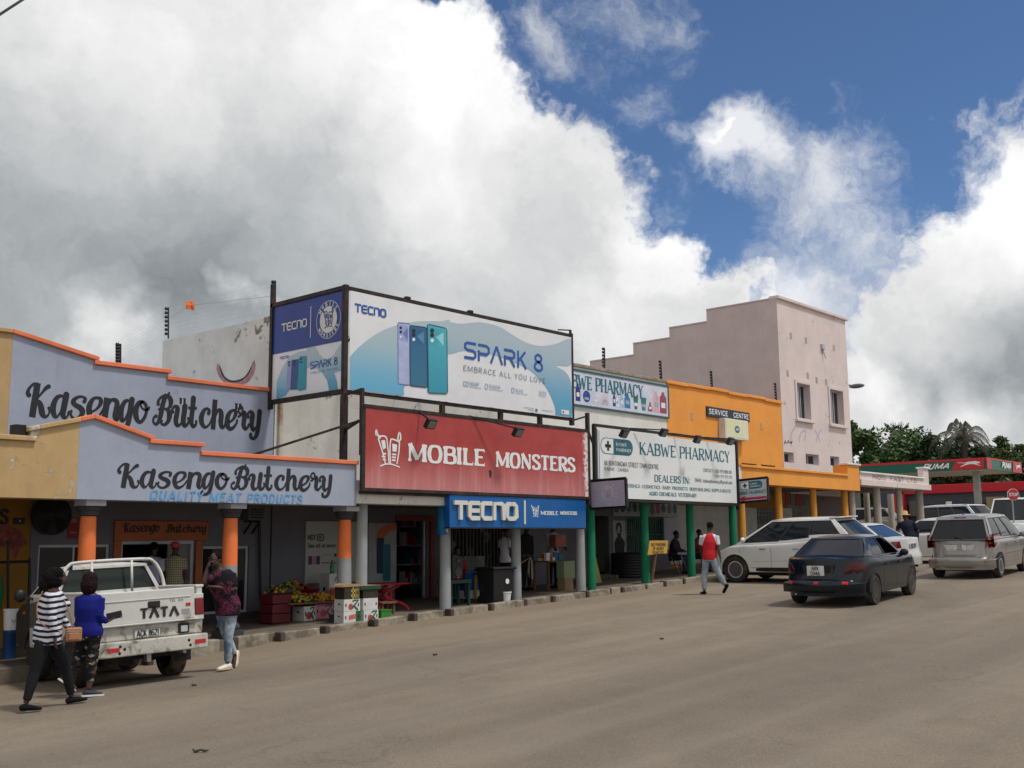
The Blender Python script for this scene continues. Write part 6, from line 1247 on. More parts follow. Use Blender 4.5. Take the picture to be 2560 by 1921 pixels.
MB().box(X0+2.3, X0+4.6, YW+4, YW+4.2, 1.2, 4.0).build('recessed_wall', mat('slate_wall', (.05,.06,.08), .8), pk)
# street lamp head beyond the pink building
t = thing('street_lamp', 'grey street lamp head peeping past the right edge of the pink building', 'street lamp', (52, 22, gz(52)))
pl = PX(1500+2010/3.131, 720+775/3.131, 52); mb = MB(); mb.tube([(pl.x,pl.y+3.6,gz(52)),(pl.x,pl.y+3.6,pl.z+.2)], [.12,.07], 10); mb.build('pole', M_['metal'], t)
MB().tube([(pl.x,pl.y+3.6,pl.z+.1),(pl.x,pl.y+1.4,pl.z+.18),(pl.x,pl.y+.3,pl.z+.12)], .035, 8).build('arm', M_['metal'], t)
MB().ball((pl.x, pl.y, pl.z+.04), (.14,.42,.12), 12, 8).build('lamp_head', mat('lamp_grey', (.12,.12,.13), .4), t, smooth=True)

# ---------------------------------------------------------------- electric fence posts on the parapets
def fpost(base, top, label, wires=True):
    t = thing('fence_post', label, 'fence post', tuple(base), group='electric fence posts along the parapets'); b_, t_ = Vector(base), Vector(top)
    MB().bar(b_-Vector((0,0,.05)), t_, .03, .03).build('upright', M_['black'], t); n = 7
    for k in range(n):
        q = b_+(t_-b_)*((k+.6)/n); mb = MB(); mb.lathe([(.022,-.055),(.045,-.04),(.028,-.02),(.045,0),(.028,.02),(.02,.05)], (0,0,0), 8)
        mb.v = [(q.x-.05+v[2]*.9, q.y-.0+v[0], q.z+v[1]) for v in mb.v]; mb.build('insulator', M_['black'], t, smooth=True)
    return [b_+(t_-b_)*((k+.6)/n)+Vector((-.11,0,0)) for k in range(n)]
y2 = PX(421,800,14.4)
W1 = fpost(P(301,916,YW+.1), P(301,860,YW+.1), 'fence post on the second step of the butchery parapet')
W2 = fpost(PX(421,842,14.4), PX(421,769,14.4), 'fence post on the far end of the mural wall')
W3 = fpost(P(688,786,YW+.06), P(688,702,YW+.06), 'fence post at the corner of the mural wall beside the billboard')
posts = []
for (a, b, c, d, nm) in ((1511,870,1512,928,'first fence post right of the big billboard'), (1652,902,1655,957,'fence post above the right end of the pharmacy banner'), (1779,928,1782,978,'fence post above the SERVICE CENTRE sign'), (1939,958,1942,1007,'fence post against the corner of the pink building')):
    posts.append(fpost(P(c, d, YW+.1), P(a, b, YW+.1), nm))
t = thing('fence_wire', 'thin electric fence wires strung between the rooftop posts', 'fence wire', (20, YW+.1, 7.5))
wm = mat('wire_metal', (.25,.25,.26), .4, .5); mb = MB()
def run(A, B):
    for a, b in zip(A, B): mb.tube([a, b], .0014, 3, caps=False)
run(W1, W2); run(W2, W3)
for i in range(3): run(posts[i], posts[i+1])
mb.build('wire', wm, t)
kp = P(476,764,YW+1); t = thing('plastic_flag', 'small orange plastic scrap caught on the fence wires against the clouds', 'plastic scrap', tuple(kp))
mb = MB(); vs = [(kp.x+.10*a, kp.y+.02*((a*b) % 2), kp.z+.09*b) for b, row in ((1,(-1,-.3,.2,1)),(0,(-1.1,-.4,.3,.9)),(-1,(-1,-.2,.5,1.1))) for a in row]
mb.add(vs, [(r_*4+k, r_*4+k+1, r_*4+k+5, r_*4+k+4) for r_ in range(2) for k in range(3)]); o = mb.build('scrap', mat('orange_plastic', (.75,.16,.02), .5), t); o.modifiers.new('t','SOLIDIFY').thickness = .01
mb = MB(); 
for q in (W2[3], W3[3]): mb.tube([kp, q], .0035, 4)
mb.build('wire', wm, t)
t = thing('overhead_cable', 'black overhead cable crossing the top left corner of the sky', 'cable', (-2, 12, 9)); a = P(-260,205,12); b = P(330,-210,16); mb = MB()
mb.tube([a, (a+b)/2-Vector((0,0,.12)), b], .018, 8); mb.build('cable_line', M_['black'], t)
t = thing('brick_chimney', 'low red brick chimney stub behind the pharmacy coping', 'chimney', tuple(P(1462,925,22)))
q0 = P(1440,918,22); q1 = P(1491,925,22); MB().box(q0.x, q1.x, 22, 22.8, q0.z-.8, q0.z-.12).build('stack', mat('salmon_brick', (.48,.13,.08), .85, var=.3, vs=8, bump=.5), t); MB().box(q0.x-.1, q0.x+.9, 21.9, 22.9, q0.z-.12, q0.z).build('cap', M_['concrete'], t, bevel=.02)
MB().box(q0.x-1.5, q1.x+1.5, 22.01, 22.79, 6.6, q0.z-.8).build('base', M_['concrete'], t)

# ---------------------------------------------------------------- fuel station across the junction
GZ = 2.62
fs = thing('fuel_station_canopy', 'green and red fuel station canopy with white wordmark and leaping cat', 'canopy', (78, 26, GZ))
D0 = 77.5; cz0 = PX(2459,1173,D0); cz1 = PX(2459,1144,D0); zb_, zt_ = cz0.z, cz1.z
yl = 62.; ycor = cz0.y; xr = P(2545,1160,ycor).x
grn = mat('station_green', (.004,.11,.065), .35, var=.05); rdm = mat('station_red', (.50,.02,.025), .35, var=.05)
mb = MB(); mb.box(D0, D0+.2, ycor, yl, zb_, zt_-.16); mb.build('fascia', grn, fs)
MB().box(D0-.03, D0+.22, ycor, yl, zt_-.16, zt_).build('fascia_rim', rdm, fs)
mb = MB(); mb.box(D0, xr, ycor-.2, ycor-.001, zb_, zt_-.1); mb.build('fascia', grn, fs); MB().box(D0, xr, ycor-.22, ycor-.001, zt_-.1, zt_).build('fascia_rim', rdm, fs)
MB().box(D0+.2, xr, ycor, yl, zb_+.02, zb_+.25).build('soffit', mat('canopy_white', (.55,.56,.55), .5), fs)
def fpx(pts, lift, mt, nm='print', par=None):
    q = [PX(2140+x/5.267, 1000+y/5.267, D0) for x, y in pts]; mb = MB(); mb.add([(D0-.03-lift, v.y, min(max(v.z, zb_), zt_-.001)) for v in q], [tuple(range(len(q)))]); return mb.build(nm, mt, par or fs, fix=False)
fpx([(1325,797),(1690,755),(1690,905),(1255,930)], .01, rdm)
a = PX(2140+868/5.267, 1000+915/5.267, D0); b = PX(2140+1268/5.267, 1000+890/5.267, D0); zz0, zz1 = zb_+.16, zt_-.27
M = lambda u, v, o: Vector((D0-.05-o, a.y-u, zz0+v)); lettering('lettering', 'PUMA', M, abs(a.y-b.y)*.9, zz1-zz0, M_['wprint'], fs, T=.26, t=.24, h=.22, slant=.35, off=.02)
cat = [(1350,822),(1440,825),(1500,810),(1580,803),(1625,808),(1650,822),(1640,832),(1600,835),(1610,845),(1652,862),(1645,866),(1590,850),(1560,842),(1500,845),(1440,862),(1390,882),(1385,876),(1440,845),(1465,835),(1440,833),(1350,828)]
fpx([(x-8, y+4) for x, y in cat], .03, M_['wprint'])
x_ = lambda u: D0+(xr-D0)*u
mb = MB(); mb.add([(x_(.0),ycor-.24,zb_),(x_(.12),ycor-.24,zb_),(x_(.12),ycor-.24,zt_),(x_(.0),ycor-.24,zt_)], [(0,1,2,3)]); mb.add([(x_(.72),ycor-.24,zb_),(x_(1),ycor-.24,zb_),(x_(1),ycor-.24,zt_),(x_(.76),ycor-.24,zt_)], [(0,1,2,3)]); mb.build('print', rdm, fs, fix=False)
M = lambda u, v, o: Vector((x_(.40)+u, ycor-.25-o, zb_+.22+v)); lettering('lettering', 'PUMA', M, (xr-D0)*.26, (zt_-zb_)*.5, M_['wprint'], fs, T=.30, t=.26, h=.24, slant=.3, off=.02)
mb = MB(); mb.add([(x_(.79+.17*a_), ycor-.27, zb_+(zt_-zb_)*b_) for a_, b_ in ((0,.62),(.4,.66),(.8,.76),(1,.66),(.85,.56),(.95,.42),(.7,.48),(.45,.48),(.15,.28),(.1,.34),(.3,.54))], [tuple(range(11))]); mb.build('print', M_['wprint'], fs, fix=False)
for (cx, cy) in ((D0+2.6, ycor+1.4), (D0+2.6, ycor+12), (xr-1.5, ycor+12)): MB().box(cx-.2, cx+.2, cy-.2, cy+.2, GZ-.3, zb_+.02).build('post', mat('canopy_post', (.34,.36,.34), .5, var=.15), fs)
pp = PX(2378,1300,D0+1.0)
for i, (px_, lab) in enumerate(((2367,'white and navy fuel pump beside the canopy post'),)):
    a = PX(2367,1300,D0+1); b = PX(2391,1300,D0+1); t = thing('fuel_pump', lab, 'fuel pump', (D0+1, b.y, GZ)); zt2 = PX(2378,1254,D0+1).z
    MB().box(D0+1, D0+1.5, b.y+.25, a.y, GZ-.2, zt2).build('cabinet', M_['wht'], t, bevel=.03); MB().box(D0+1.02, D0+1.48, b.y-.35, b.y+.245, GZ-.2, zt2+.04).build('side_cabinet', mat('pump_navy', (.02,.03,.08), .4), t, bevel=.03)
    mb = MB(); mb.add([(D0+.98, b.y+.25+.8*u_, GZ+1.2+v_) for u_, v_ in ((.2,0),(.35,.05),(.8,.5),(.7,.55),(.35,.2))], [(0,1,2,3,4)]); mb.build('print', M_['teal'], t, fix=False)
# shop behind
sx = 92.; q0 = PX(2323,1213,sx); q1 = PX(2560,1199,sx); zt2 = q0.z; zb2 = PX(2309,1235,sx).z
sh_ = thing('fuel_station_shop', 'long charcoal station shop with a bright red roof band', 'shop building', (sx, 20, GZ))
yA, yB = PX(2258,1230,sx).y, -10.
MB().box(sx, sx+8, yB, yA, zb2, zt2).build('red_band', mat('shop_red', (.48,.012,.02), .45, var=.05), sh_, bevel=.03)
MB().box(sx+.6, sx+8, yB+.5, yA-.2, GZ-.6, zb2+.001).build('wall', mat('shop_charcoal', (.03,.035,.045), .6), sh_)
yy = [PX(x, 1260, sx).y for x in (2232, 2248, 2262)]
MB().box(sx-.2, sx+1, yy[2], yy[0], GZ-.6, zb2).build('red_pillar', mat('shop_red2', (.52,.02,.03), .5), sh_)
ya, yb = PX(2196,1260,sx).y, PX(2232,1260,sx).y; MB().box(sx+.3, sx+1, yb, ya, GZ-.6, zb2+.3).build('slate_panel', mat('slate_blue_panel', (.045,.055,.085), .5), sh_)
ya, yb = PX(2258,1260,sx).y, PX(2560,1260,sx).y; MB().box(sx+.4, sx+.62, yb-8, ya, zb2-.9, zb2-.002).build('sign_band', mat('band_grey', (.055,.06,.07), .5), sh_)
a = PX(2465,1243,sx+.3); b = PX(2515,1300,sx+.3); MB().box(sx+.3, sx+.58, b.y, a.y, GZ-.4, a.z).build('tan_panel', mat('tan_panel', (.30,.23,.14), .6), sh_)
a = PX(2520,1240,sx+.3); b = PX(2556,1300,sx+.3); MB().box(sx+.3, sx+.58, b.y, a.y, GZ-.4, a.z).build('glass_door', glass('door_glass', (.05,.09,.12)), sh_)
a = PX(2272,1253,sx+.3); b = PX(2296,1290,sx+.3); MB().box(sx+.3, sx+.58, b.y, a.y, b.z, a.z).build('window', mat('dim_window', (.10,.10,.09), .4), sh_)
# stop sign
q = P(2533,1237,13); st = thing('stop_sign', 'red octagonal STOP sign at the far right', 'road sign', (q.x, 13, gz(q.x)))
e = 15.2/2700*(q.x*.7358+q.y*.6616)
fx = Vector((-.80,-.60,0)); rx_ = Vector((.60,-.80,0)); r_ = e*1.02
MB().tube([(q.x,13.05,gz(q.x)-.1),(q.x,13.05,q.z)], .03, 8).build('pole', M_['metal'], st)
def oct_(r_, o_, mt, nm): mb = MB(); pts = [q+rx_*(r_*cos(pi/8+pi*k/4))+Vector((0,0,r_*sin(pi/8+pi*k/4)))+fx*o_ for k in range(8)]; mb.add(pts+[p_-fx*.015 for p_ in pts], [tuple(range(8)), tuple(range(15,7,-1))]+[(k, (k+1) % 8, 8+(k+1) % 8, 8+k) for k in range(8)]); return mb.build(nm, mt, st)
oct_(r_, 0, M_['wprint'], 'plate'); oct_(r_*.92, .02, mat('stop_red', (.45,.03,.035), .5, dirt=(.3,.1,.1), dirt_amt=.1), 'face')
M = lambda u, v, o: q+rx_*(u-r_*.72)+Vector((0,0,v-r_*.24))+fx*(.03+o); lettering('lettering', 'STOP', M, r_*1.44, r_*.5, M_['wprint'], st, T=.17, t=.17, h=.16)

# ---------------------------------------------------------------- trees
leafm = []
for i, (c0, c1) in enumerate((((.024,.058,.012),(.072,.135,.028)), ((.020,.046,.014),(.055,.098,.025)), ((.050,.075,.018),(.115,.160,.038)), ((.030,.034,.020),(.065,.068,.040)))):
    m_ = bpy.data.materials.new('foliage'); m_.use_nodes = True; t_ = NT(m_.node_tree); p_ = t_.n['Principled BSDF']; co = t_.new('ShaderNodeTexCoord').outputs['Object']
    t_.l.new(t_.mix(t_.ramp(t_.m('ADD', t_.m('MULTIPLY', t_.noise(co, .35, 5), .6), t_.m('MULTIPLY', t_.noise(co, 3.5, 2), .4)), .35, .65), c0, c1), p_.inputs['Base Color']); p_.inputs['Roughness'].default_value = .6
    leafm.append(m_)
bark = mat('bark', (.06,.045,.032), .95, var=.4, vs=8, bump=.6)
def tree(px_, pytop, dist, wpx, label, mi=0, seed=1, n=8000, ls_=.52, nclump=26, bare=0.):
    rr = random.Random(seed); d = ray(px_, pytop); h = math.hypot(d.x, d.y); d = d/h*dist; x, y, ztop = d.x, d.y, EYE+d.z; rad = wpx/2700*dist/2
    t = thing('tree', label, 'tree', (x, y, GZ)); H = ztop-GZ; mb = MB()
    cl = []
    for k in range(nclump):
        a = rr.uniform(0, 2*pi); u = rr.random()**.6; zz = GZ+H*rr.uniform(.18, .90); f_ = sqrt(max(.05, 1-((zz-GZ)/H-.45)**2/.36)); rr_ = rr.uniform(.26,.44)*rad
        cl.append((Vector((x+cos(a)*u*rad*f_, y+sin(a)*u*rad*f_, zz)), rr_))
    cl.append((Vector((x, y, ztop-.24*rad)), .3*rad))
    for k in range(n):
        c_, r_ = cl[rr.randrange(len(cl))]; v = Vector((rr.gauss(0,1), rr.gauss(0,1), rr.gauss(0,1))).normalized()*r_*rr.uniform(.55,1.08); v.z *= .72; q = c_+v
        s_ = ls_*rr.uniform(.5,1.2); a = Vector((rr.gauss(0,1), rr.gauss(0,1), rr.gauss(0,.6))).normalized(); b = a.cross(Vector((rr.gauss(0,1), rr.gauss(0,1), rr.gauss(0,1)))).normalized()
        mb.add([q-a*s_*.6, q+b*s_*.28, q+a*s_*.6, q-b*s_*.28], [(0,1,2,3)])
    mb.build('crown', leafm[mi], t, fix=False)
    mb = MB(); mb.tube([(x,y,GZ-.5),(x+.1,y,GZ+H*.2),(x,y+.1,GZ+H*.45)], [.45,.36,.28], 8)
    for c_, r_ in cl[:10]: mb.tube([(x,y,GZ+H*.3), (Vector((x,y,GZ+H*.45))+c_)/2, c_], [.2,.12,.05], 6)
    for k in range(int(bare)):
        a = rr.uniform(0, 2*pi); p0 = Vector((x+cos(a)*rad*.3, y+sin(a)*rad*.3, ztop-.2*rad)); p1 = p0+Vector((cos(a)*rr.uniform(.1,.35)*rad, sin(a)*.2*rad, rr.uniform(.05,.3)*rad)); mb.tube([p0, p1], [.05,.02], 4)
    mb.build('trunk', bark, t)
    return t
tree(2120, 1052, 112, 130, 'green tree rising close beside the pink building edge', 0, 1)
tree(2168, 1082, 120, 120, 'green tree second from the pink building', 0, 9)
tree(2255, 1070, 125, 240, 'broad green tree with bare twigs on top behind the fuel canopy', 0, 2, 15000, .5, 44)
tree(2242, 1062, 128, 110, 'thin dry treetop poking above the broad green tree', 3, 12, 900, .35, 9, 60)
tree(2325, 1088, 118, 130, 'leafy tree left of the palm', 1, 3)
tree(2400, 1102, 128, 130, 'dark tree under the palm fronds', 1, 4, 9000)
tree(2462, 1112, 122, 150, 'dark grey green tree right of the palm', 1, 5, 9000)
tree(2500, 1090, 128, 90, 'small topped tree between palm and yellow green tree', 0, 6, 4000)
tree(2550, 1110, 118, 130, 'yellow green tree at the right edge behind the station', 2, 7, 9000)
tree(2600, 1110, 116, 150, 'yellow green tree beyond the right edge of the station roof', 2, 8, 4000)
for k, (px_, lab) in enumerate(((2330,'low dark tree seen under the left half of the canopy'), (2410,'low dark tree seen under the canopy middle'), (2490,'low dark tree seen under the canopy right end'), (2560,'low dark tree behind the stop sign'))): tree(px_, 1165+6*(k % 2), 104+k, 120, lab, 1, 20+k, 4200, .5)
def palm():
    d = ray(2408, 1098); h = math.hypot(d.x, d.y); dist = 116; d = d/h*dist; x, y, z = d.x, d.y, EYE+d.z; rr = random.Random(4)
    t = thing('palm_tree', 'tall palm with drooping feathery fronds above the fuel canopy', 'palm tree', (x, y, GZ))
    MB().tube([(x,y,GZ-.5),(x+.2,y,(GZ+z)/2),(x,y,z)], [.35,.28,.25], 10).build('trunk', bark, t); pm = leafm[3]
    rt = Vector((.669,-.743,0)); aw = Vector((.743,.669,0))
    fr = [(-85,4.2,2.1),(-70,3.0,1.0),(-30,2.6,3.4),(-8,2.2,3.9),(12,2.4,3.5),(70,3.9,3.0),(88,3.4,1.8),(50,2.4,3.0),(-120,2.6,1.6),(110,2.8,1.0),(180,1.8,3.2),(-55,2.2,2.6),(30,1.6,2.4),(-100,3.2,.4),(95,3.0,.2)]
    for k, (a, L, up) in enumerate(fr):
        a = radians(a); hd = (rt*sin(a)+aw*cos(a)*.8); p0 = Vector((x, y, z)); mb = MB(); pts = []
        for i in range(9): s_ = i/8; pts.append(p0+hd*L*.82*s_+Vector((0,0,up*1.35*s_-(.6+L*.50+up*.55)*s_**2.6)))
        mb.tube(pts, [.05-.004*i for i in range(9)], 4)
        for i in range(1, 9):
            for j in range(5):
                q = pts[i-1].lerp(pts[i], j/5); dd = (pts[i]-pts[i-1]).normalized(); sd_ = dd.cross(Vector((0,0,1))).normalized()
                for sg in (-1, 1):
                    e = q+sd_*sg*.55*(1-.5*i/9)+dd*.4+Vector((0,0,-.55-.25*rr.random())); mb.add([q-dd*.03, q+dd*.05, e], [(0,1,2)])
        mb.build('frond', pm, t, fix=False)
palm()
tag(MB().box(130, 131, -140, 120, GZ-2, GZ+3.2).build('distant_hedge', leafm[1], None), 'dark band of distant greenery closing the view beyond the station', 'hedge')
# ================================================================== people
skin = mat('dark_skin', (.055,.028,.018), .5, var=.12, vs=12)
skin2 = mat('brown_skin', (.085,.042,.024), .5, var=.12, vs=12)
hairm = mat('black_hair', (.005,.004,.004), .85, var=.4, vs=30, bump=.4, bs=70, spec=.12)
hairr = mat('dark_red_brown_hair', (.015,.005,.006), .8, var=.4, vs=30, bump=.4, bs=60, spec=.15)
eyew = mat('eye_white', (.22,.20,.18), .3); 
V3 = Vector
def etube(mb, secs, side, n=14):
    """tube of elliptical sections: (centre, half width along side, half depth)"""
    side = V3(side); rings = []
    for i, (c, a, b) in enumerate(secs):
        c = V3(c); d = (V3(secs[min(i+1, len(secs)-1)][0])-V3(secs[max(i-1, 0)][0])).normalized()
        u = (side-d*side.dot(d)); u = u.normalized() if u.length > .05 else d.orthogonal().normalized(); w_ = d.cross(u)
        rings.append([c+u*(a*cos(2*pi*k/n))+w_*(b*sin(2*pi*k/n)) for k in range(n)])
    vs = [q for r_ in rings for q in r_]; fs = []
    for i in range(len(rings)-1):
        for k in range(n): k2 = (k+1) % n; fs.append((i*n+k, i*n+k2, (i+1)*n+k2, (i+1)*n+k))
    fs.append(tuple(range(n-1, -1, -1))); fs.append(tuple(range((len(rings)-1)*n, len(rings)*n)))
    mb.add(vs, fs)
def fuse(mb, name, mt, parent, vox=.012, smooth=6, fac=.5):
    o = mb.build(name+'_raw', mt, None)
    r_ = o.modifiers.new('r', 'REMESH'); r_.mode = 'VOXEL'; r_.voxel_size = vox
    s_ = o.modifiers.new('s', 'SMOOTH'); s_.iterations = smooth; s_.factor = fac
    dg = bpy.context.evaluated_depsgraph_get(); me = bpy.data.meshes.new_from_object(o.evaluated_get(dg)); me.name = name
    bpy.data.objects.remove(o, do_unlink=True)
    me.polygons.foreach_set('use_smooth', [True]*len(me.polygons)); me.materials.clear(); me.materials.append(mt)
    q = bpy.data.objects.new(name, me); COL.objects.link(q); q.parent = parent; ORG[q.name] = V3((0,0,0)); return q
def limb(a, b, ra, rm, rb, k=.35):
    a, b = V3(a), V3(b); return [(a, ra, ra), (a.lerp(b, k), rm, rm), (b, rb, rb)]
def hand(mb, w_, h_, pn, curl=.5, s=1.):
    """w_ wrist point, h_ direction to the fingertips, pn palm normal"""
    w_ = V3(w_); d = V3(h_).normalized(); pn = V3(pn); pn = (pn-d*pn.dot(d)).normalized(); sd_ = d.cross(pn)
    etube(mb, [(w_-d*.01, .027*s, .020*s), (w_+d*.03*s, .036*s, .017*s), (w_+d*.085*s, .042*s, .015*s), (w_+d*.095*s, .036*s, .010*s)], sd_, 10)
    for k, (o_, L) in enumerate(((-.030,.058),(-.010,.070),(.011,.066),(.031,.050))):
        p0 = w_+d*.08*s+sd_*o_*s; p1 = p0+(d*(1-.3*curl)+pn*curl*.6).normalized()*L*.55*s; p2 = p1+(d*(1-.9*curl)+pn*curl*1.1).normalized()*L*.5*s
        mb.tube([p0, p1, p2], [.0095*s, .009*s, .007*s], 7)
    p0 = w_+d*.025*s-sd_*.028*s; p1 = p0+(d*.6-sd_*.8+pn*.35*curl).normalized()*.040*s; p2 = p1+(d*.9-sd_*.15+pn*.5*curl).normalized()*.032*s
    mb.tube([p0, p1, p2], [.012*s, .0105*s, .0085*s], 7)
def head(mb, c, f, up=(0,0,1), s=1.):
    c, f = V3(c), V3(f).normalized(); up = V3(up); up = (up-f*up.dot(f)).normalized(); r_ = f.cross(up)
    def E(o_, rr_, n=12):
        b = len(mb.v); mb.ball((0,0,0), rr_, n, 9); M3 = Matrix((r_, f, up)).transposed(); cc = c+M3@V3(o_)*s
        for i in range(b, len(mb.v)): mb.v[i] = tuple(cc+M3@(V3(mb.v[i])*s))
    E((0,-.012,.03), (.074,.094,.088)); E((0,.020,-.035), (.060,.068,.072)); E((0,.045,-.078), (.034,.034,.026)); E((0,.092,-.012), (.013,.020,.017)); E((0,.080,.012), (.009,.016,.028))
    E((0,.082,-.052), (.026,.014,.012)); E((.030,.066,.03), (.022,.016,.010)); E((-.030,.066,.03), (.022,.016,.010)); E((.074,-.008,-.008), (.010,.018,.030)); E((-.074,-.008,-.008), (.010,.018,.030))
def person(label, X, Y, view, J, top, legs, sk=skin, vox=.011, cat='person', zoff=0., s=1., torso=(.165,.115), hair=None, shoe=None, sleeve=1.0, group=None, trouser_end=.93, topdrop=.0, hips_w=.165, sole=None, skirt=False, spin=None):
    """J: joints in a frame whose x runs to the right as seen by the viewer, y away, z up"""
    rz = radians(-48)-math.atan(view) if spin is None else spin
    p = thing('person', label, cat, (X, Y, gz(X)+zoff), rz, group)
    g = {k: V3(v) for k, v in J.items() if isinstance(v, tuple) and len(v) == 3}
    fv = g['f'].normalized(); sv = fv.cross(V3((0,0,1))).normalized(); pel, chest, neck, hd = g['pel'], g['chest'], g['neck'], g['head']
    tw, td = torso
    def torso_secs(o_=0., z0=-.10): 
        return [(pel+V3((0,0,z0)), hips_w+o_, td*1.02+o_), (pel+V3((0,0,.02)), hips_w+.008+o_, td*1.05+o_), (pel.lerp(chest,.42), tw*.88+o_, td*.93+o_), (chest, tw+.006+o_, td*1.06+o_), (chest.lerp(neck,.55), tw*1.0+o_, td*.88+o_), (chest.lerp(neck,.82), tw*.72+o_, td*.66+o_)]
    b = MB(); etube(b, torso_secs()+[(neck, .055, .055)], sv); etube(b, [(neck-V3((0,0,.04)), .06, .06), (neck.lerp(hd,.4), .052, .054), (hd, .05, .06)], sv)
    head(b, hd, g.get('look', fv), g.get('headup', V3((0,0,1))), s)
    for k in 'lr':
        if 'sh'+k in g:
            sh, el, wr = g['sh'+k], g['el'+k], g['wr'+k]
            b.tube([sh, sh.lerp(el,.4), el], [.052,.046,.038], 10); b.tube([el, el.lerp(wr,.3), wr], [.038,.039,.025], 10); hand(b, wr, g['hd'+k], g.get('pn'+k, V3((0,0,-1))), J.get('curl'+k, .5), s)
        if 'kn'+k in g:
            hp, kn, an = g['hp'+k], g['kn'+k], g['an'+k]
            b.tube([hp, hp.lerp(kn,.4), kn], [.088,.078,.054], 12); b.tube([kn, kn.lerp(an,.32), an], [.052,.054,.034], 12)
            fd = g.get('ft'+k, fv).normalized(); etube(b, [(an-fd*.05+V3((0,0,-.055)), .032,.032), (an+fd*.04+V3((0,0,-.055)), .038,.034), (an+fd*.14+V3((0,0,-.07)), .04,.020)], fd.cross(V3((0,0,1))), 10)
    body = fuse(b, 'body', sk, p, vox)
    # clothes
    if top is not None:
        c_ = MB(); etube(c_, torso_secs(.020, topdrop)[0:], sv, 18); etube(c_, [(chest.lerp(neck,.7), tw*.8, td*.72), (neck+V3((0,0,-.005)), .066, .062)], sv, 16)
        for k in 'lr':
            if 'sh'+k in g:
                sh, el, wr = g['sh'+k], g['el'+k], g['wr'+k]
                if sleeve > .6: c_.tube([sh, sh.lerp(el,.45), el], [.070,.062,.052], 12); c_.tube([el, el.lerp(wr,.5), el.lerp(wr, min(1, (sleeve-.5)*2)*.94)], [.052,.048,.038], 12)
                else: e2 = sh.lerp(el, sleeve*1.6); c_.tube([sh, e2], [.070,.070], 12)
        if 'bust' in J:
            for sg in (-1, 1): c_.ball(tuple(chest+fv*td*.85+sv*sg*.075+V3((0,0,J['bust']))), (.085,.085,.09), 12, 9)
        fuse(c_, J.get('topname', 'shirt'), top, p, vox*1.15, 5)
    if legs is not None:
        c_ = MB(); etube(c_, [(pel+V3((0,0,.04)), hips_w-.015, td-.01), (pel+V3((0,0,-.04)), hips_w+.003, td*1.05), (pel+V3((0,0,-.12)), hips_w+.002, td+.004)], sv, 18)
        for k in 'lr':
            if 'kn'+k in g:
                hp, kn, an = g['hp'+k], g['kn'+k], g['an'+k]; fl = J.get('flare', 1.)
                if trouser_end < .5: c_.tube([hp, hp.lerp(kn,.5), kn.lerp(an, trouser_end-.45 if trouser_end > .45 else 0)], [.105,.10,.085], 14)
                else: c_.tube([hp, hp.lerp(kn,.45), kn], [.100,.088,.068*fl], 14); c_.tube([kn, kn.lerp(an,.4), kn.lerp(an, trouser_end)], [.068*fl,.064*fl,.05*fl], 14)
        fuse(c_, J.get('legname', 'trousers'), legs, p, vox*1.15, 5)
    if shoe is not None:
        for k in 'lr':
            if 'kn'+k in g:
                an = g['an'+k]; fd = g.get('ft'+k, fv).normalized(); sd_ = fd.cross(V3((0,0,1))).normalized(); upv = sd_.cross(fd).normalized(); c_ = MB(); bo = an-upv*.088
                etube(c_, [(bo-fd*.072+upv*.035, .030,.030), (bo-fd*.03+upv*.045, .040,.045), (bo+fd*.05+upv*.038, .044,.036), (bo+fd*.13+upv*.026, .048,.026), (bo+fd*.185+upv*.018, .036,.016)], sd_, 12); 
                so = fuse(c_, 'shoe', shoe, p, .010, 3)
                if sole is not None:
                    c_ = MB(); n_ = [(-.085,.026),(-.04,.042),(.04,.044),(.12,.052),(.18,.040),(.20,.012)]; pl = [bo+fd*a+sd_*w__ for a, w__ in n_]+[bo+fd*a-sd_*w__ for a, w__ in n_[::-1]]; m_ = len(pl)
                    c_.add(pl+[q+upv*.022 for q in pl], [tuple(range(m_)), tuple(range(2*m_-1, m_-1, -1))]+[(i, (i+1) % m_, m_+(i+1) % m_, m_+i) for i in range(m_)]); c_.build('sole', sole, so)
    if hair: hair(p, hd, g.get('look', fv).normalized(), s)
    # eyes
    lk = g.get('look', fv).normalized(); r_ = lk.cross(V3((0,0,1))).normalized()
    mb = MB(); [mb.ball(tuple(hd+lk*.076*s+r_*sg*.031*s+V3((0,0,.012))*s), .008*s, 8, 6) for sg in (-1, 1)]; mb.build('eyes', eyew, p, smooth=True)
    return p
def cap_hair(mt, big=1., drop=0., buns=(), vox=.012):
    def f(p, c, lk, s):
        mb = MB(); mb.ball(tuple(c-lk*.022*s+V3((0,0,.045))*s), (.088*big*s,.098*big*s,.088*big*s), 16, 10)
        if drop: mb.ball(tuple(c-lk*.045*s+V3((0,0,-.02-drop*.5))*s), (.10*big*s,.095*big*s,(.09+drop)*s), 16, 10)
        for (o_, r_) in buns: mb.ball(tuple(c+V3(o_)*s), r_, 10, 8)
        o = fuse(mb, 'hair', mt, p, vox, 2)
        for v in o.data.vertices: v.co += v.normal*(noise.noise(v.co*45)*.009+noise.noise(v.co*95)*.007)
    return f
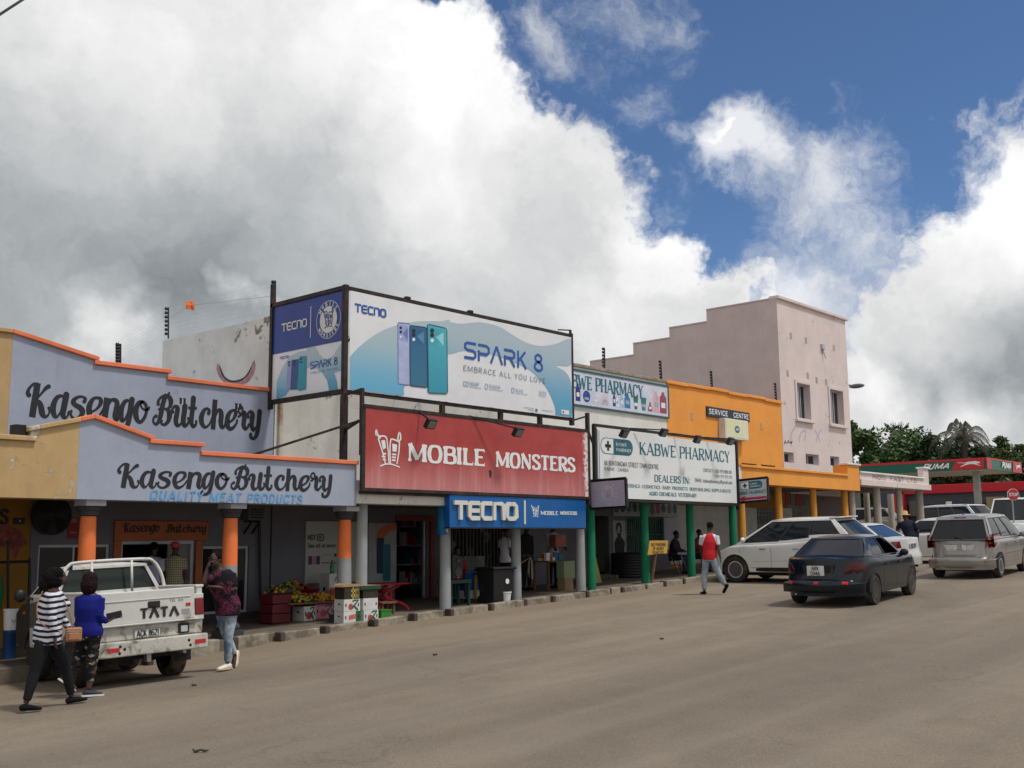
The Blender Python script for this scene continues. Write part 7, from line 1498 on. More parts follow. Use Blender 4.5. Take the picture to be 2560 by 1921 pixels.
def pattern(name, fn, rough=.8):
    m_ = bpy.data.materials.new(name); m_.use_nodes = True; t = NT(m_.node_tree); co = t.new('ShaderNodeTexCoord').outputs['Object']; sp = t.new('ShaderNodeSeparateXYZ'); t.l.new(co, sp.inputs[0])
    t.l.new(fn(t, co, sp), t.n['Principled BSDF'].inputs['Base Color']); t.n['Principled BSDF'].inputs['Roughness'].default_value = rough; t.n['Principled BSDF'].inputs['Specular IOR Level'].default_value = .2
    b = t.new('ShaderNodeBump'); b.inputs['Strength'].default_value = .5; b.inputs['Distance'].default_value = .015; t.l.new(t.noise(t.sc(co, (1, 1, .6)), 9, 3, .5), b.inputs['Height']); t.l.new(b.outputs[0], t.n['Principled BSDF'].inputs['Normal'])
    return m_
def stripes(t, co, sp):
    z = t.m('ADD', sp.outputs[2], t.m('MULTIPLY', t.noise(co, 3.2, 2), .06)); z = t.m('ADD', z, t.m('MULTIPLY', t.m('ABSOLUTE', sp.outputs[0]), -.10))
    f = t.m('FRACT', t.m('MULTIPLY', z, 14.5)); return t.mix(t.ramp(f, .44, .50), (.010,.012,.030), (.62,.63,.68))
stripem = pattern('navy_white_stripes', stripes)
def leggings(t, co, sp):
    vo = t.new('ShaderNodeTexVoronoi', feature='F1', distance='MANHATTAN'); t.l.new(t.sc(co, (9, 9, 16)), vo.inputs['Vector']); vo.inputs['Scale'].default_value = 1.15
    d = vo.outputs['Distance']; cv = vo.outputs['Color']; s2 = t.new('ShaderNodeSeparateColor'); t.l.new(cv, s2.inputs[0])
    ring_ = t.ramp(t.m('ABSOLUTE', t.m('SUBTRACT', d, .40)), .07, .05); core = t.ramp(d, .27, .24)
    c_ = t.mix(t.m('GREATER_THAN', s2.outputs[0], .55), (.55,.56,.55), (.16,.04,.03)); c2 = t.mix(t.m('GREATER_THAN', s2.outputs[1], .5), (.03,.16,.18), (.28,.20,.05))
    base = t.mix(t.ramp(t.m('ABSOLUTE', t.m('SUBTRACT', d, .62)), .05, .03), (.010,.010,.012), (.10,.085,.06)); return t.mix(ring_, t.mix(core, base, c2), c_)
legm = pattern('zigzag_print_leggings', leggings)
def flowers(t, co, sp):
    vo = t.new('ShaderNodeTexVoronoi', feature='DISTANCE_TO_EDGE'); t.l.new(co, vo.inputs['Vector']); vo.inputs['Scale'].default_value = 34
    k = t.m('MULTIPLY', t.ramp(vo.outputs['Distance'], .10, .05), t.ramp(t.noise(co, 5.5, 3), .50, .58)); return t.mix(k, (.008,.007,.012), (.24,.035,.085))
shirtm = pattern('black_shirt_pink_scales', flowers)
def jeans(t, co, sp):
    n = t.ramp(t.noise(t.sc(co, (1, 1, .7)), 5.5, 6, .6), .38, .62); c_ = t.mix(n, (.11,.16,.24), (.42,.48,.54)); h = t.ramp(t.noise(t.sc(co, (1.2, 1.2, 1)), 8, 5, .65), .70, .74); return t.mix(h, c_, (.02,.02,.03))
jeanm = pattern('ripped_pale_jeans', jeans)
blackcl = pattern('black_cloth', lambda t, co, sp: t.mix(t.noise(co, 4), (.008,.008,.010), (.016,.016,.02)))
bluecl = pattern('royal_blue_cloth', lambda t, co, sp: t.mix(t.noise(co, 3), (.006,.010,.14), (.008,.014,.20)))
def raglan(t, co, sp):
    ax = t.m('ABSOLUTE', t.m('SUBTRACT', sp.outputs[0], .01)); k = t.ramp(t.m('ADD', ax, t.m('MULTIPLY', t.m('SUBTRACT', sp.outputs[2], 1.25), .38)), .150, .160); return t.mix(k, (.50,.018,.025), (.62,.60,.64))
raglanm = pattern('red_shirt_white_sleeves', raglan)
greyjean = pattern('pale_grey_jeans', lambda t, co, sp: t.mix(t.ramp(t.noise(co, 4, 5), .35, .65), (.20,.24,.28), (.32,.37,.41)))
plain = lambda n, c: pattern(n, lambda t, co, sp: t.mix(t.noise(co, 4), tuple(v*.85 for v in c), c))
blkshoe = mat('black_shoe', (.007,.007,.008), .85, spec=.15); wshoe = mat('white_sneaker', (.68,.67,.62), .5); tansole = mat('tan_sole', (.55,.42,.20), .6)

# 1 woman in stripes, striding right
q = G(118, 1781); JS = dict(f=(.93,.36,0), look=(.95,.25,.12), headup=(-.12,0,1), pel=(0,.10,.92), chest=(.035,.12,1.24), neck=(.035,.12,1.47), head=(.095,.13,1.60),
  shr=(.045,-.03,1.38), elr=(.045,-.12,1.10), wrr=(.090,-.10,.875), hdr=(-.01,0,-1), pnr=(.9,.3,0), curlr=.6, shl=(.07,.26,1.38), ell=(.14,.32,1.12), wrl=(.26,.34,.94), hdl=(.3,0,-1), pnl=(-1,0,0),
  hpr=(-.04,.02,.84), knr=(-.12,.02,.48), anr=(-.20,0,.105), ftr=(.97,.15,-.02), hpl=(.06,.2,.84), knl=(.24,.26,.46), anl=(.32,.34,.115), ftl=(.95,.2,.12), bust=.02, topname='striped_top')
JS = {k: (tuple(V3(v)*1.0) if isinstance(v, tuple) else v) for k, v in JS.items()}
p_ = person('woman in navy and white striped top carrying a small tan handbag', q.x-.0, q.y+.10, -.44, JS, stripem, blackcl, sk=skin, vox=.010, torso=(.175,.135), hips_w=.185, topdrop=-.13, shoe=blkshoe, trouser_end=.90,
  hair=cap_hair(hairm, .96, .02, [((-.10,-.03,-.02),(.10,.09,.12)), ((-.16,-.05,-.10),(.06,.06,.11)), ((-.06,0,.06),(.09,.09,.07))]))
def add_bag(p_, c, mt, w_, h_, d, strap, name_lab, rz):
    t = thing('handbag', name_lab, 'handbag', p_.location, p_.rotation_euler.z)
    mb = MB(); ax = V3((cos(rz), sin(rz), 0)); ay = V3((-sin(rz), cos(rz), 0)); mb.obox(c, ax, ay, (0,0,1), w_/2, d/2, h_/2); mb.build('bag_body', mt, t, bevel=.022, seg=4)
    MB().obox(V3(c)-ay*(d/2+.008)-V3((0,0,h_*.12)), ax, ay, (0,0,1), w_*.34, .012, h_*.26).build('pocket', mt, t, bevel=.01)
    MB().obox(V3(c)-ay*(d/2+.002)+V3((0,0,h_*.22)), ax, ay, (0,0,1), w_*.45, .003, .004).build('zip', M_['metal'], t)
    if strap: 
        for st in strap: MB().tube(spline(st, 6), .0065, 6).build('strap', mt, t)
    return t
tanm = mat('tan_leather', (.36,.16,.075), .5, var=.1)
add_bag(p_, (.30,.04,.90), tanm, .19, .17, .08, [[(-.08,-.01,1.44),(-.135,-.06,1.27),(-.11,-.09,1.10),(.0,-.10,1.0),(.12,-.07,.96),(.21,.0,.97)], [(-.11,.1,1.45),(.10,.02,1.42),(.22,-.03,1.2),(.27,0,1.05),(.31,.03,.98)]], 'small tan leather handbag slung across the striped woman', .1)
# 2 woman in blue
q = G(250, 1742); JB = dict(f=(.45,.89,0), look=(.35,.93,-.05), pel=(-.04,.06,.84), chest=(-.03,.05,1.14), neck=(-.035,.05,1.345), head=(-.03,.07,1.475),
  shr=(.095,-.02,1.27), elr=(.10,-.05,1.02), wrr=(.20,.02,.955), hdr=(.85,.1,.45), pnr=(-.2,-.1,1), curlr=.55, shl=(-.15,.14,1.27), ell=(-.16,.24,1.02), wrl=(-.02,.34,1.0), hdl=(1,0,.1), pnl=(0,-.2,1),
  hpr=(.035,.03,.76), knr=(.04,.02,.44), anr=(.01,0,.10), ftr=(.95,.25,-.02), hpl=(-.11,.10,.76), knl=(-.13,.14,.44), anl=(-.25,.06,.26), ftl=(.75,.2,-.6), bust=.0, topname='blue_top', legname='leggings')
pb_ = person('woman in royal blue top and zigzag leggings holding a black purse', q.x-.12, q.y+.10, -.40, JB, bluecl, legm, sk=skin2, vox=.010, s=.98, torso=(.165,.13), hips_w=.185, shoe=mat('navy_pump', (.015,.02,.035), .6), sole=M_['wht'], trouser_end=.72, topdrop=-.06,
  hair=cap_hair(hairr, 1.12, .05))
t = thing('purse', 'black zip purse held out in the hand of the woman in blue', 'purse', pb_.location, pb_.rotation_euler.z); mb = MB(); mb.obox((.285,.02,1.035), (.96,0,.20), (0,1,0), (-.20,0,.96), .10, .014, .048); mb.build('purse_body', mat('black_leather', (.012,.012,.012), .4, bump=.5), t, bevel=.012, seg=3)
mb = MB(); mb.tube([(.37,.0,1.03),(.385,-.01,.98)], .004, 5); mb.build('zip_pull', M_['metal'], t)
# 3 man leaning on the tailgate with a phone
q = G(566, 1676); JM = dict(f=(-.42,-.90,0), look=(-.52,-.78,-.25), headup=(-.1,0,1), pel=(.015,.02,.93), chest=(-.08,.0,1.28), neck=(-.13,.0,1.50), head=(-.185,-.03,1.625),
  shl=(.055,-.03,1.42), ell=(.10,-.10,1.18), wrl=(-.19,-.14,1.235), hdl=(-1,-.1,.12), pnl=(0,0,-1), curll=.7, shr=(-.26,.03,1.40), elr=(-.345,-.16,1.28), wrr=(-.305,-.15,1.50), hdr=(.25,.15,1), pnr=(.9,.3,.1), curlr=.8,
  hpl=(.07,.03,.86), knl=(.04,-.02,.52), anl=(.03,-.0,.105), ftl=(-.75,-.62,-.02), hpr=(-.07,.08,.86), knr=(-.01,.16,.53), anr=(.14,.30,.20), ftr=(-.15,-.35,-.80))
pm_ = person('man in black pink patterned shirt and ripped jeans talking on the phone', q.x-.01, q.y+.02, -.27, JM, shirtm, jeanm, sk=skin, vox=.010, torso=(.19,.125), hips_w=.17, shoe=wshoe, sole=tansole, sleeve=.5, topdrop=-.13, trouser_end=.95, hair=cap_hair(hairm, .93, 0))
t = thing('mobile_phone', 'dark phone held to the ear of the man in ripped jeans', 'phone', pm_.location, pm_.rotation_euler.z); MB().obox((-.272,-.085,1.60), (.35,-.93,0), (.9,.35,.1), (0,.1,1), .036, .005, .072).build('handset', M_['black'], t, bevel=.006)
# 4 man walking away in the road
q = G(1771, 1487); JW = dict(f=(-.55,.83,0), look=(-.4,.9,-.05), pel=(.0,.0,.92), chest=(.01,.0,1.26), neck=(.015,.0,1.49), head=(.02,.02,1.62),
  shl=(-.165,.0,1.41), ell=(-.20,.06,1.14), wrl=(-.19,.16,.92), hdl=(0,.2,-1), pnl=(1,0,0), shr=(.175,.0,1.41), elr=(.205,-.03,1.12), wrr=(.255,-.06,.87), hdr=(.08,0,-1), pnr=(-1,0,0),
  hpl=(-.09,0,.85), knl=(-.14,.03,.48), anl=(-.16,0,.095), ftl=(-.5,.85,0), hpr=(.08,0,.85), knr=(.20,.0,.50), anr=(.35,-.06,.22), ftr=(-.45,.45,-.72), flare=1.15, topname='red_shirt')
person('man in red shirt with white sleeves walking away across the road', q.x+.04, q.y-.05, .19, JW, raglanm, greyjean, vox=.013, torso=(.185,.12), hips_w=.165, shoe=blkshoe, sleeve=.5, topdrop=-.09, trouser_end=.96, hair=cap_hair(hairm, .95))
# 5 man in a hat bending into the white car
q = G(2275, 1400); JH = dict(f=(-.45,.89,0), look=(-.5,.85,0), pel=(.06,.0,.90), chest=(-.03,.06,1.24), neck=(-.07,.1,1.45), head=(-.10,.12,1.56),
  shl=(-.22,.08,1.36), ell=(-.36,.15,1.16), wrl=(-.42,.25,1.0), hdl=(-.5,.3,-.6), pnl=(0,0,-1), shr=(.14,.02,1.36), elr=(.27,-.02,1.12), wrr=(.26,.0,.9), hdr=(0,0,-1), pnr=(-1,0,0),
  hpl=(-.03,0,.82), knl=(-.07,.02,.46), anl=(-.08,0,.09), ftl=(-.4,.9,0), hpr=(.14,0,.82), knr=(.15,.0,.46), anr=(.16,-.04,.09), ftr=(-.4,.9,0), topname='navy_shirt', legname='shorts')
ph_ = person('man in straw hat, navy shirt and grey shorts beside the parked white sedan', 33.7, 13.62, .36, JH, plain('navy_cloth', (.010,.012,.03)), plain('grey_shorts', (.10,.09,.10)), vox=.016, torso=(.21,.15), hips_w=.19, shoe=blkshoe, sleeve=.55, trouser_end=.49, s=1.0)
mb = MB(); mb.lathe([(.17,1.60),(.165,1.615),(.10,1.63),(.095,1.71),(.06,1.735),(.01,1.74)], (-.10,.12,0), 20); mb.build('straw_hat', mat('straw', (.50,.38,.16), .8, bump=.5), ph_, smooth=True)
# small figures in the shade
def stand(view, f=(0,1,0), arms=True, lean=0., fwd=0.):
    f = V3(f).normalized(); s_ = f.cross(V3((0,0,1))); d = dict(f=tuple(f), look=tuple(f), pel=(0,0,.92), chest=(lean,0,1.25), neck=(lean,0,1.48), head=tuple(V3((lean,0,1.61))+f*.02))
    for k, sg in (('l',-1),('r',1)):
        d['sh'+k] = tuple(s_*sg*.17+V3((lean,0,1.40))); d['el'+k] = tuple(s_*sg*.21+V3((lean,0,1.12))+f*fwd*.1); d['wr'+k] = tuple(s_*sg*.18+V3((lean,0,.90+.2*fwd))+f*(.05+fwd*.3)); d['hd'+k] = tuple(V3((0,0,-1))+f*fwd*1.5); d['pn'+k] = tuple(-s_*sg)
        d['hp'+k] = tuple(s_*sg*.09+V3((0,0,.85))); d['kn'+k] = tuple(s_*sg*.10+V3((0,0,.48))+f*.02); d['an'+k] = tuple(s_*sg*.10+V3((0,0,.09))); d['ft'+k] = tuple(f)
    return d
wh = plain('white_cloth', (.62,.63,.68))
q = P(1270,1400,17.9); person('boy in white shirt standing behind the middle grey column', q.x-.08, 17.9, 0., stand(0,(.75,.6,0)), wh, blackcl, vox=.016, zoff=.10, s=.98, torso=(.15,.11), shoe=blkshoe, sleeve=.45, topdrop=-.08, hair=cap_hair(hairm,.95))
q = P(375,1500,YW+.9); check = pattern('khaki_check_shirt', lambda t, co, sp: t.mix(t.m('MAXIMUM', t.ramp(t.m('FRACT', t.m('MULTIPLY', sp.outputs[0], 26)), .75, .8), t.ramp(t.m('FRACT', t.m('MULTIPLY', sp.outputs[2], 22)), .75, .8)), (.42,.38,.24), (.10,.09,.06)))
# keep indoor figures in the doorway
pc_ = person('person in pink cap and checked shirt waiting in the butchery doorway', P(435,1450,YW-.45).x, YW-.45, -.31, stand(0,(.3,.95,0)), check, blackcl, vox=.016, zoff=.10, torso=(.17,.12), shoe=blkshoe, sleeve=.5, topdrop=-.08)
mb = MB(); mb.ball((0,.0,1.66), (.095,.105,.075), 14, 8); mb.tube([(.02,.07,1.66),(.04,.17,1.645)], [.07,.05], 8); fuse(mb, 'cap', mat('pink_cap', (.50,.05,.08), .7), pc_, .014, 2)
person('person in lilac shirt inside the butchery doorway behind the truck cab', P(382,1450,YW-.2).x, YW-.2, -.33, stand(0,(.6,.8,0)), plain('lilac_cloth', (.42,.42,.58)), blackcl, vox=.016, zoff=.10, torso=(.17,.12), shoe=blkshoe, hair=cap_hair(hairm,.95), sleeve=.55)
def sit(f=(0,-1,0)):
    f = V3(f).normalized(); s_ = f.cross(V3((0,0,1))); d = dict(f=tuple(f), look=tuple(f+V3((0,0,-.3))), pel=(0,0,.50), chest=tuple(V3((0,0,.82))+f*.06), neck=tuple(V3((0,0,1.04))+f*.10), head=tuple(V3((0,0,1.16))+f*.14))
    for k, sg in (('l',-1),('r',1)):
        d['sh'+k] = tuple(s_*sg*.17+V3((0,0,.97))+f*.08); d['el'+k] = tuple(s_*sg*.21+V3((0,0,.72))+f*.14); d['wr'+k] = tuple(s_*sg*.12+V3((0,0,.66))+f*.36); d['hd'+k] = tuple(f); d['pn'+k] = (0,0,-1)
        d['hp'+k] = tuple(s_*sg*.10+V3((0,0,.47))); d['kn'+k] = tuple(s_*sg*.14+V3((0,0,.50))+f*.42); d['an'+k] = tuple(s_*sg*.14+V3((0,0,.09))+f*.40); d['ft'+k] = tuple(f)
    return d
navyj = plain('dark_jacket', (.02,.022,.03)); dj = plain('dark_denim', (.03,.045,.08))
q = P(1682,1390,18.6); person('person in dark jacket seated bent forward near the yellow no parking board', q.x, 18.6, 0, sit((.9,-.5,0)), navyj, dj, vox=.016, zoff=.11, shoe=blkshoe, hair=cap_hair(hairm,.95))
q = P(1140,1440,18.3); person('person in dull red top seated behind the loudspeaker', q.x, 18.3, 0, sit((.3,-.95,0)), plain('dull_red_cloth', (.22,.03,.025)), dj, vox=.016, zoff=.11, shoe=blkshoe, hair=cap_hair(hairm,.95))
q = P(1382,1400,18.7); person('person in pale top standing at the stall under the blue box sign', q.x, 18.7, 0, stand(0,(.6,-.8,0),fwd=.8), plain('pale_cloth', (.40,.40,.42)), blackcl, vox=.016, zoff=.11, shoe=blkshoe, hair=cap_hair(hairm,.95))
q = P(1316,1400,18.9); person('person in black clothes standing just right of the middle grey column', q.x, 18.9, 0, stand(0,(.7,-.7,0)), blackcl, blackcl, vox=.016, zoff=.11, shoe=blkshoe, hair=cap_hair(hairm,.95))
q = P(1744,1420,18.3); person('person in dark red top seated behind the third green column', q.x, 18.3, 0, sit((.5,-.85,0)), plain('dark_red_cloth', (.16,.02,.03)), dj, vox=.016, zoff=.11, shoe=blkshoe, hair=cap_hair(hairm,.95))
# ================================================================== vehicles
from mathutils.bvhtree import BVHTree
tyre_m = mat('dusty_tyre', (.028,.025,.022), .9, var=.3, bump=.4, dirt=(.12,.09,.065), dirt_amt=.25); rim_m = mat('alloy_rim', (.52,.52,.51), .38, .3, var=.15, dirt=(.1,.08,.06), dirt_amt=.2); steelrim = mat('dark_steel_rim', (.05,.045,.04), .7, .4, dirt=(.16,.11,.08), dirt_amt=.25)
chassis_m = mat('underbody_black', (.015,.014,.013), .9, dirt=(.06,.045,.035), dirt_amt=.2)
redlens = mat('red_lens', (.18,.006,.008), .15, coat=.5); refl = mat('red_reflector', (.50,.02,.03), .4); clearlens = mat('clear_lens', (.45,.45,.45), .12, coat=.5); amber = mat('amber_lens', (.5,.12,.01), .2)
plate_m = mat('number_plate_white', (.62,.62,.60), .5, dirt=(.3,.26,.2), dirt_amt=.1)
hubdark = mat('shadowed_hub', (.07,.068,.065), .6)
def wheel(parent, x, y, R, w_, rim, side, spokes=5, turn=0.):
    """side +1: outer face towards +y"""
    mb = MB(); prof = [(R*.62,-w_*.42),(R*.80,-w_*.5),(R*.95,-w_*.48),(R,-w_*.30),(R,w_*.30),(R*.95,w_*.48),(R*.80,w_*.5),(R*.62,w_*.42)]
    n = 28; vs = []
    for r_, o_ in prof:
        for k in range(n): a = 2*pi*k/n; vs.append((r_*cos(a), o_, r_*sin(a)))
    fs = [(i*n+k, i*n+(k+1) % n, (i+1)*n+(k+1) % n, (i+1)*n+k) for i in range(len(prof)-1) for k in range(n)]; mb.add(vs, fs)
    M3 = Matrix.Rotation(turn, 3, 'Z'); put = lambda m_: setattr(m_, 'v', [tuple(M3@V3(v)+V3((x, y, R))) for v in m_.v])
    put(mb); t = mb.build('wheel', tyre_m, parent, smooth=True, angle=45)
    mb = MB(); s = side; yo = w_*.36*s; pr = [(R*.64,w_*.46*s),(R*.60,w_*.42*s),(R*.57,w_*.20*s),(R*.20,w_*.16*s),(R*.02,w_*.16*s)]; mb.lathe([(r_, o_) for r_, o_ in pr], (0,0,0), 24, 'y'); put(mb); rm = mb.build('rim', steelrim if rim is steelrim else hubdark, t, smooth=True, angle=30)
    for k in range(spokes):
        a = 2*pi*k/spokes+.3; mb = MB(); mb.obox((cos(a)*R*.36, w_*.33*s, sin(a)*R*.36), (cos(a),0,sin(a)), (0,1,0), (-sin(a),0,cos(a)), R*.25, .014, R*.10); put(mb); mb.build('spoke', rim, t, bevel=.008)
    mb = MB(); mb.lathe([(R*.62,w_*.40*s),(R*.64,w_*.47*s),(R*.56,w_*.46*s),(R*.56,w_*.38*s)], (0,0,0), 24, 'y'); mb.f = mb.f[:-2]; mb.mi = mb.mi[:-2]; put(mb); mb.build('rim_lip', rim, t, smooth=True, angle=30)
    mb = MB(); mb.lathe([(R*.15,w_*.36*s),(R*.11,w_*.42*s),(.01,w_*.42*s)], (0,0,0), 12, 'y'); put(mb); mb.build('hub_cap', rim, t, smooth=True, angle=40)
    return t
def lerp_prof(pr, x):
    if x <= pr[0][0]: return pr[0][1]
    for (a, u), (b, v) in zip(pr, pr[1:]):
        if x <= b: t = (x-a)/(b-a); t = t*t*(3-2*t); return u+(v-u)*t
    return pr[-1][1]
class Car:
    def __init__(s, name, label, X, Y, hd, S, paint, cat='car', group=None, z=None):
        s.S = S; L, W, H = S['L'], S['W'], S['H']
        s.t = thing(name, label, cat, (X, Y, gz(X) if z is None else z), radians(hd), group, tilt=X < 42)
        a, b, n = L/2, W/2, S.get('n', 5.5); R = S['R']; arc_ = R+.055
        ys = [b*.0, b*.3, b*.55, b*.75, b*.88, b*.95]; half = [(a*(1-(y/b)**n)**(1/n), y) for y in ys]
        xs = [a*.985, a*.96, a*.93]+[a*.93-(a*1.86)*k/16 for k in range(1, 16)]+[-a*.93, -a*.96, -a*.985]
        for xw in (S['xr'], S['xf']): xs += [xw-a+arc_*cos(pi*k/10)*.998 for k in range(11)]+[xw-a+arc_*1.03, xw-a-arc_*1.03]
        xs = sorted({round(x, 4) for x in xs if abs(x) < a*.99}, reverse=True)
        left = half+[(x, b*(1-abs(x/a)**n)**(1/n)) for x in xs]+[(-x, y) for x, y in half[::-1]]
        ring_ = [(x+a, y) for x, y in left]+[(x+a, -y) for x, y in left[::-1][1:-1]]; N = len(ring_); s.paint = paint
        zb0 = S.get('zb', .24)
        def zbot(x):
            z = zb0
            for xw in (S['xr'], S['xf']):
                if abs(x-xw) < arc_: z = max(z, R+sqrt(arc_**2-(x-xw)**2))
            return z
        ztop = lambda x: lerp_prof(S['top'], x)
        F = [0,.10,.22,.36,.5,.64,.78,.90,.97,1.0]; fi = S.get('fin', .10); ri = S.get('rin', .06); mb = MB(); vs = []
        for f in F:
            for x, y in ring_:
                zb, zt = zbot(x) if abs(y) > b*.8 else zb0, ztop(x); z = zb+(zt-zb)*f; h = (z-zb0)/(zt-zb0+1e-6)
                wv = 1-.035*(1-h)**2-.05*max(0, h-.55)**1.3*1.6; u = x/L
                if h > .95: wv -= (h-.95)*.5
                xx = x; e = max(0, u-.80)/.20; xx -= fi*e*(h**2)*1.0+fi*.4*e*max(0,.25-h)*4*.25; e = max(0, .16-u)/.16; xx += ri*e*max(0, h-.38)/.62+ri*.5*e*max(0,.25-h)*2
                if S.get('bump') and h < .40: e2 = max(0, .12-u)/.12; xx -= .05*e2
                vs.append((xx, y*wv, z))
        fs = [(i*N+k, i*N+(k+1) % N, (i+1)*N+(k+1) % N, (i+1)*N+k) for i in range(len(F)-1) for k in range(N)]
        mb.add(vs, fs); top = vs[-N:]; nl = len(left)
        # deck across the car
        m_ = 8; base = len(mb.v)
        for i in range(nl):
            l_ = top[i]; r_ = top[(N-i) % N]
            for j in range(m_+1):
                q = j/m_; mb.v.append((l_[0]*(1-q)+r_[0]*q, l_[1]*(1-q)+r_[1]*q, l_[2]+.045*(1-(2*q-1)**2)*min(1, abs(l_[1]-r_[1])/W)))
        for i in range(nl-1):
            for j in range(m_): mb.f.append((base+i*(m_+1)+j, base+(i+1)*(m_+1)+j, base+(i+1)*(m_+1)+j+1, base+i*(m_+1)+j+1)); mb.mi.append(0)
        bm = bmesh.new(); [bm.verts.new(v) for v in mb.v]; bm.verts.ensure_lookup_table()
        for f in mb.f:
            try: bm.faces.new([bm.verts[i] for i in f])
            except ValueError: pass
        bmesh.ops.remove_doubles(bm, verts=bm.verts, dist=.0008); bmesh.ops.recalc_face_normals(bm, faces=bm.faces)
        me = bpy.data.meshes.new('body'); bm.to_mesh(me); s.bvh = BVHTree.FromBMesh(bm); bm.free(); me.materials.append(paint)
        me.polygons.foreach_set('use_smooth', [True]*len(me.polygons)); me.set_sharp_from_angle(angle=radians(50))
        s.body = bpy.data.objects.new('body', me); COL.objects.link(s.body); s.body.parent = s.t; ORG[s.body.name] = V3((0,0,0)); s.bvhs = [s.bvh]
        # cabin
        g = S['cab']; xb0, xb1, xr0, xr1, wb, wr = g; zb_ = lambda x: ztop(x)+.012; zr = H-.05
        sb = .045; cab = MB(); trim = M_['black']; s.gl = S.get('glass', M_['glassdk']); panes = []
        def panel(pt, us, vs_, wins, nm, seg=4):
            U = sorted({u for u in us}|{u for w_ in wins for u in (w_[0]-.014, w_[0], w_[1], w_[1]+.014)}); Vv = sorted({v for v in vs_}|{v for w_ in wins for v in (w_[2]-.03, w_[2], w_[3], w_[3]+.03)})
            UU = []; [UU.extend([a_+(b_-a_)*k/seg for k in range(seg)]) for a_, b_ in zip(U, U[1:])]; UU.append(U[-1])
            for i in range(len(UU)-1):
                for j in range(len(Vv)-1):
                    um, vm = (UU[i]+UU[i+1])/2, (Vv[j]+Vv[j+1])/2; c_ = 0
                    for w_ in wins:
                        if w_[0]-.014 < um < w_[1]+.014 and w_[2]-.03 < vm < w_[3]+.03: c_ = 2 if (w_[0] < um < w_[1] and w_[2] < vm < w_[3]) else 1
                    if c_ == 2: continue
                    cab.cur = c_; cab.add([pt(UU[i], Vv[j]), pt(UU[i+1], Vv[j]), pt(UU[i+1], Vv[j+1]), pt(UU[i], Vv[j+1])], [(0,1,2,3)])
            for w_ in wins:
                if len(w_) > 4 and w_[4] == 'open': continue
                gmb = MB(); nn = 8; inn = lambda p_: p_
                gv = []
                for j in range(5):
                    for i in range(nn+1):
                        u = w_[0]-.01+(w_[1]-w_[0]+.02)*i/nn; v = w_[2]-.012+(w_[3]-w_[2]+.024)*j/4; c0 = V3(pt(u, v)); ce = V3(((xb0+xb1)/2, 0, H*.75)); gv.append(c0+(ce-c0).normalized()*.012)
                gmb.add(gv, [(j*(nn+1)+i, j*(nn+1)+i+1, (j+1)*(nn+1)+i+1, (j+1)*(nn+1)+i) for j in range(4) for i in range(nn)])
                o = gmb.build(nm, s.gl, s.t, smooth=True)
        def side(sg):
            def pt(u, v):
                x = (xb0+(xb1-xb0)*u)*(1-v)+(xr0+(xr1-xr0)*u)*v; x = (xb0*(1-v)+xr0*v)+((xb1*(1-v)+xr1*v)-(xb0*(1-v)+xr0*v))*u
                zz = zb_(x if v < .02 else (xb0+(xb1-xb0)*u))*(1-v)+zr*v; y = (wb*(1-v)+wr*v)+sb*sin(pi*min(1, v))*.5-.02*(2*u-1)**4; return (x, sg*y, zz)
            return pt
        for sg in (1, -1): panel(side(sg), [0,.25,.5,.75,1], [0,.3,.6,1], [w_ for w_ in S['side']] if not (sg == -1 and 'side_r' in S) else S['side_r'], 'side_window')
        def end(x0, x1, bow):
            def pt(u, v):
                y0 = wb*(1-v)+wr*v-.02; y = y0*(2*u-1); x = (x0*(1-v)+x1*v)+bow*(1-(2*u-1)**2)*(1-.3*v); zz = zb_(x0)*(1-v)+zr*v; return (x, y, zz)
            return pt
        if not S.get('norear'): panel(end(xb0, xr0, -.06), [0,.5,1], [0,.5,1], [S.get('rearw', (.07,.93,.10,.88))], 'rear_window')
        panel(end(xb1, xr1, .10), [0,.5,1], [0,.5,1], [(.05,.95,.08,.92)], 'windscreen')
        # roof
        nu, nv = 12, 10; vs = []
        for i in range(nu+1):
            for j in range(nv+1):
                u, v = i/nu, 2*j/nv-1; x = xr0+(xr1-xr0)*u+(.10*.7*(1-v*v) if i == nu else 0)-(.06*.7*(1-v*v) if i == 0 else 0); y = wr*v; ed = (1-abs(v)**4)*(1-abs(2*u-1)**5); vs.append((x, y*(1-.0*ed), zr+.05*ed))
        cab.cur = 0; cab.add(vs, [(i*(nv+1)+j, i*(nv+1)+j+1, (i+1)*(nv+1)+j+1, (i+1)*(nv+1)+j) for i in range(nu) for j in range(nv)])
        s.cab = cab.build('cabin', [paint, trim], s.t, smooth=True, angle=38); me = s.cab.data
        s.bvhs.append(BVHTree.FromPolygons([v.co[:] for v in me.vertices], [p_.vertices[:] for p_ in me.polygons]))
        # underside, wheels
        MB().box(.25, L-.3, -b+.16, b-.16, .20, .55).build('underbody', chassis_m, s.t, bevel=.03)
        for xw in (S['xr'], S['xf']):
            for sg in (1, -1):
                mb = MB(); mb.lathe([(arc_+.005, -.0), (arc_+.005, -.24)], (0,0,0), 20, 'y'); mb.v = [(v[0]+xw, sg*(b*.965+v[1]), max(v[2], -R+.28)+R) for v in mb.v]; mb.build('wheel_arch', chassis_m, s.t, smooth=True, angle=40)
                wheel(s.t, xw, sg*(b-.115), R, .19, S.get('rim', rim_m), sg, S.get('spokes', 5))
        zs = .04
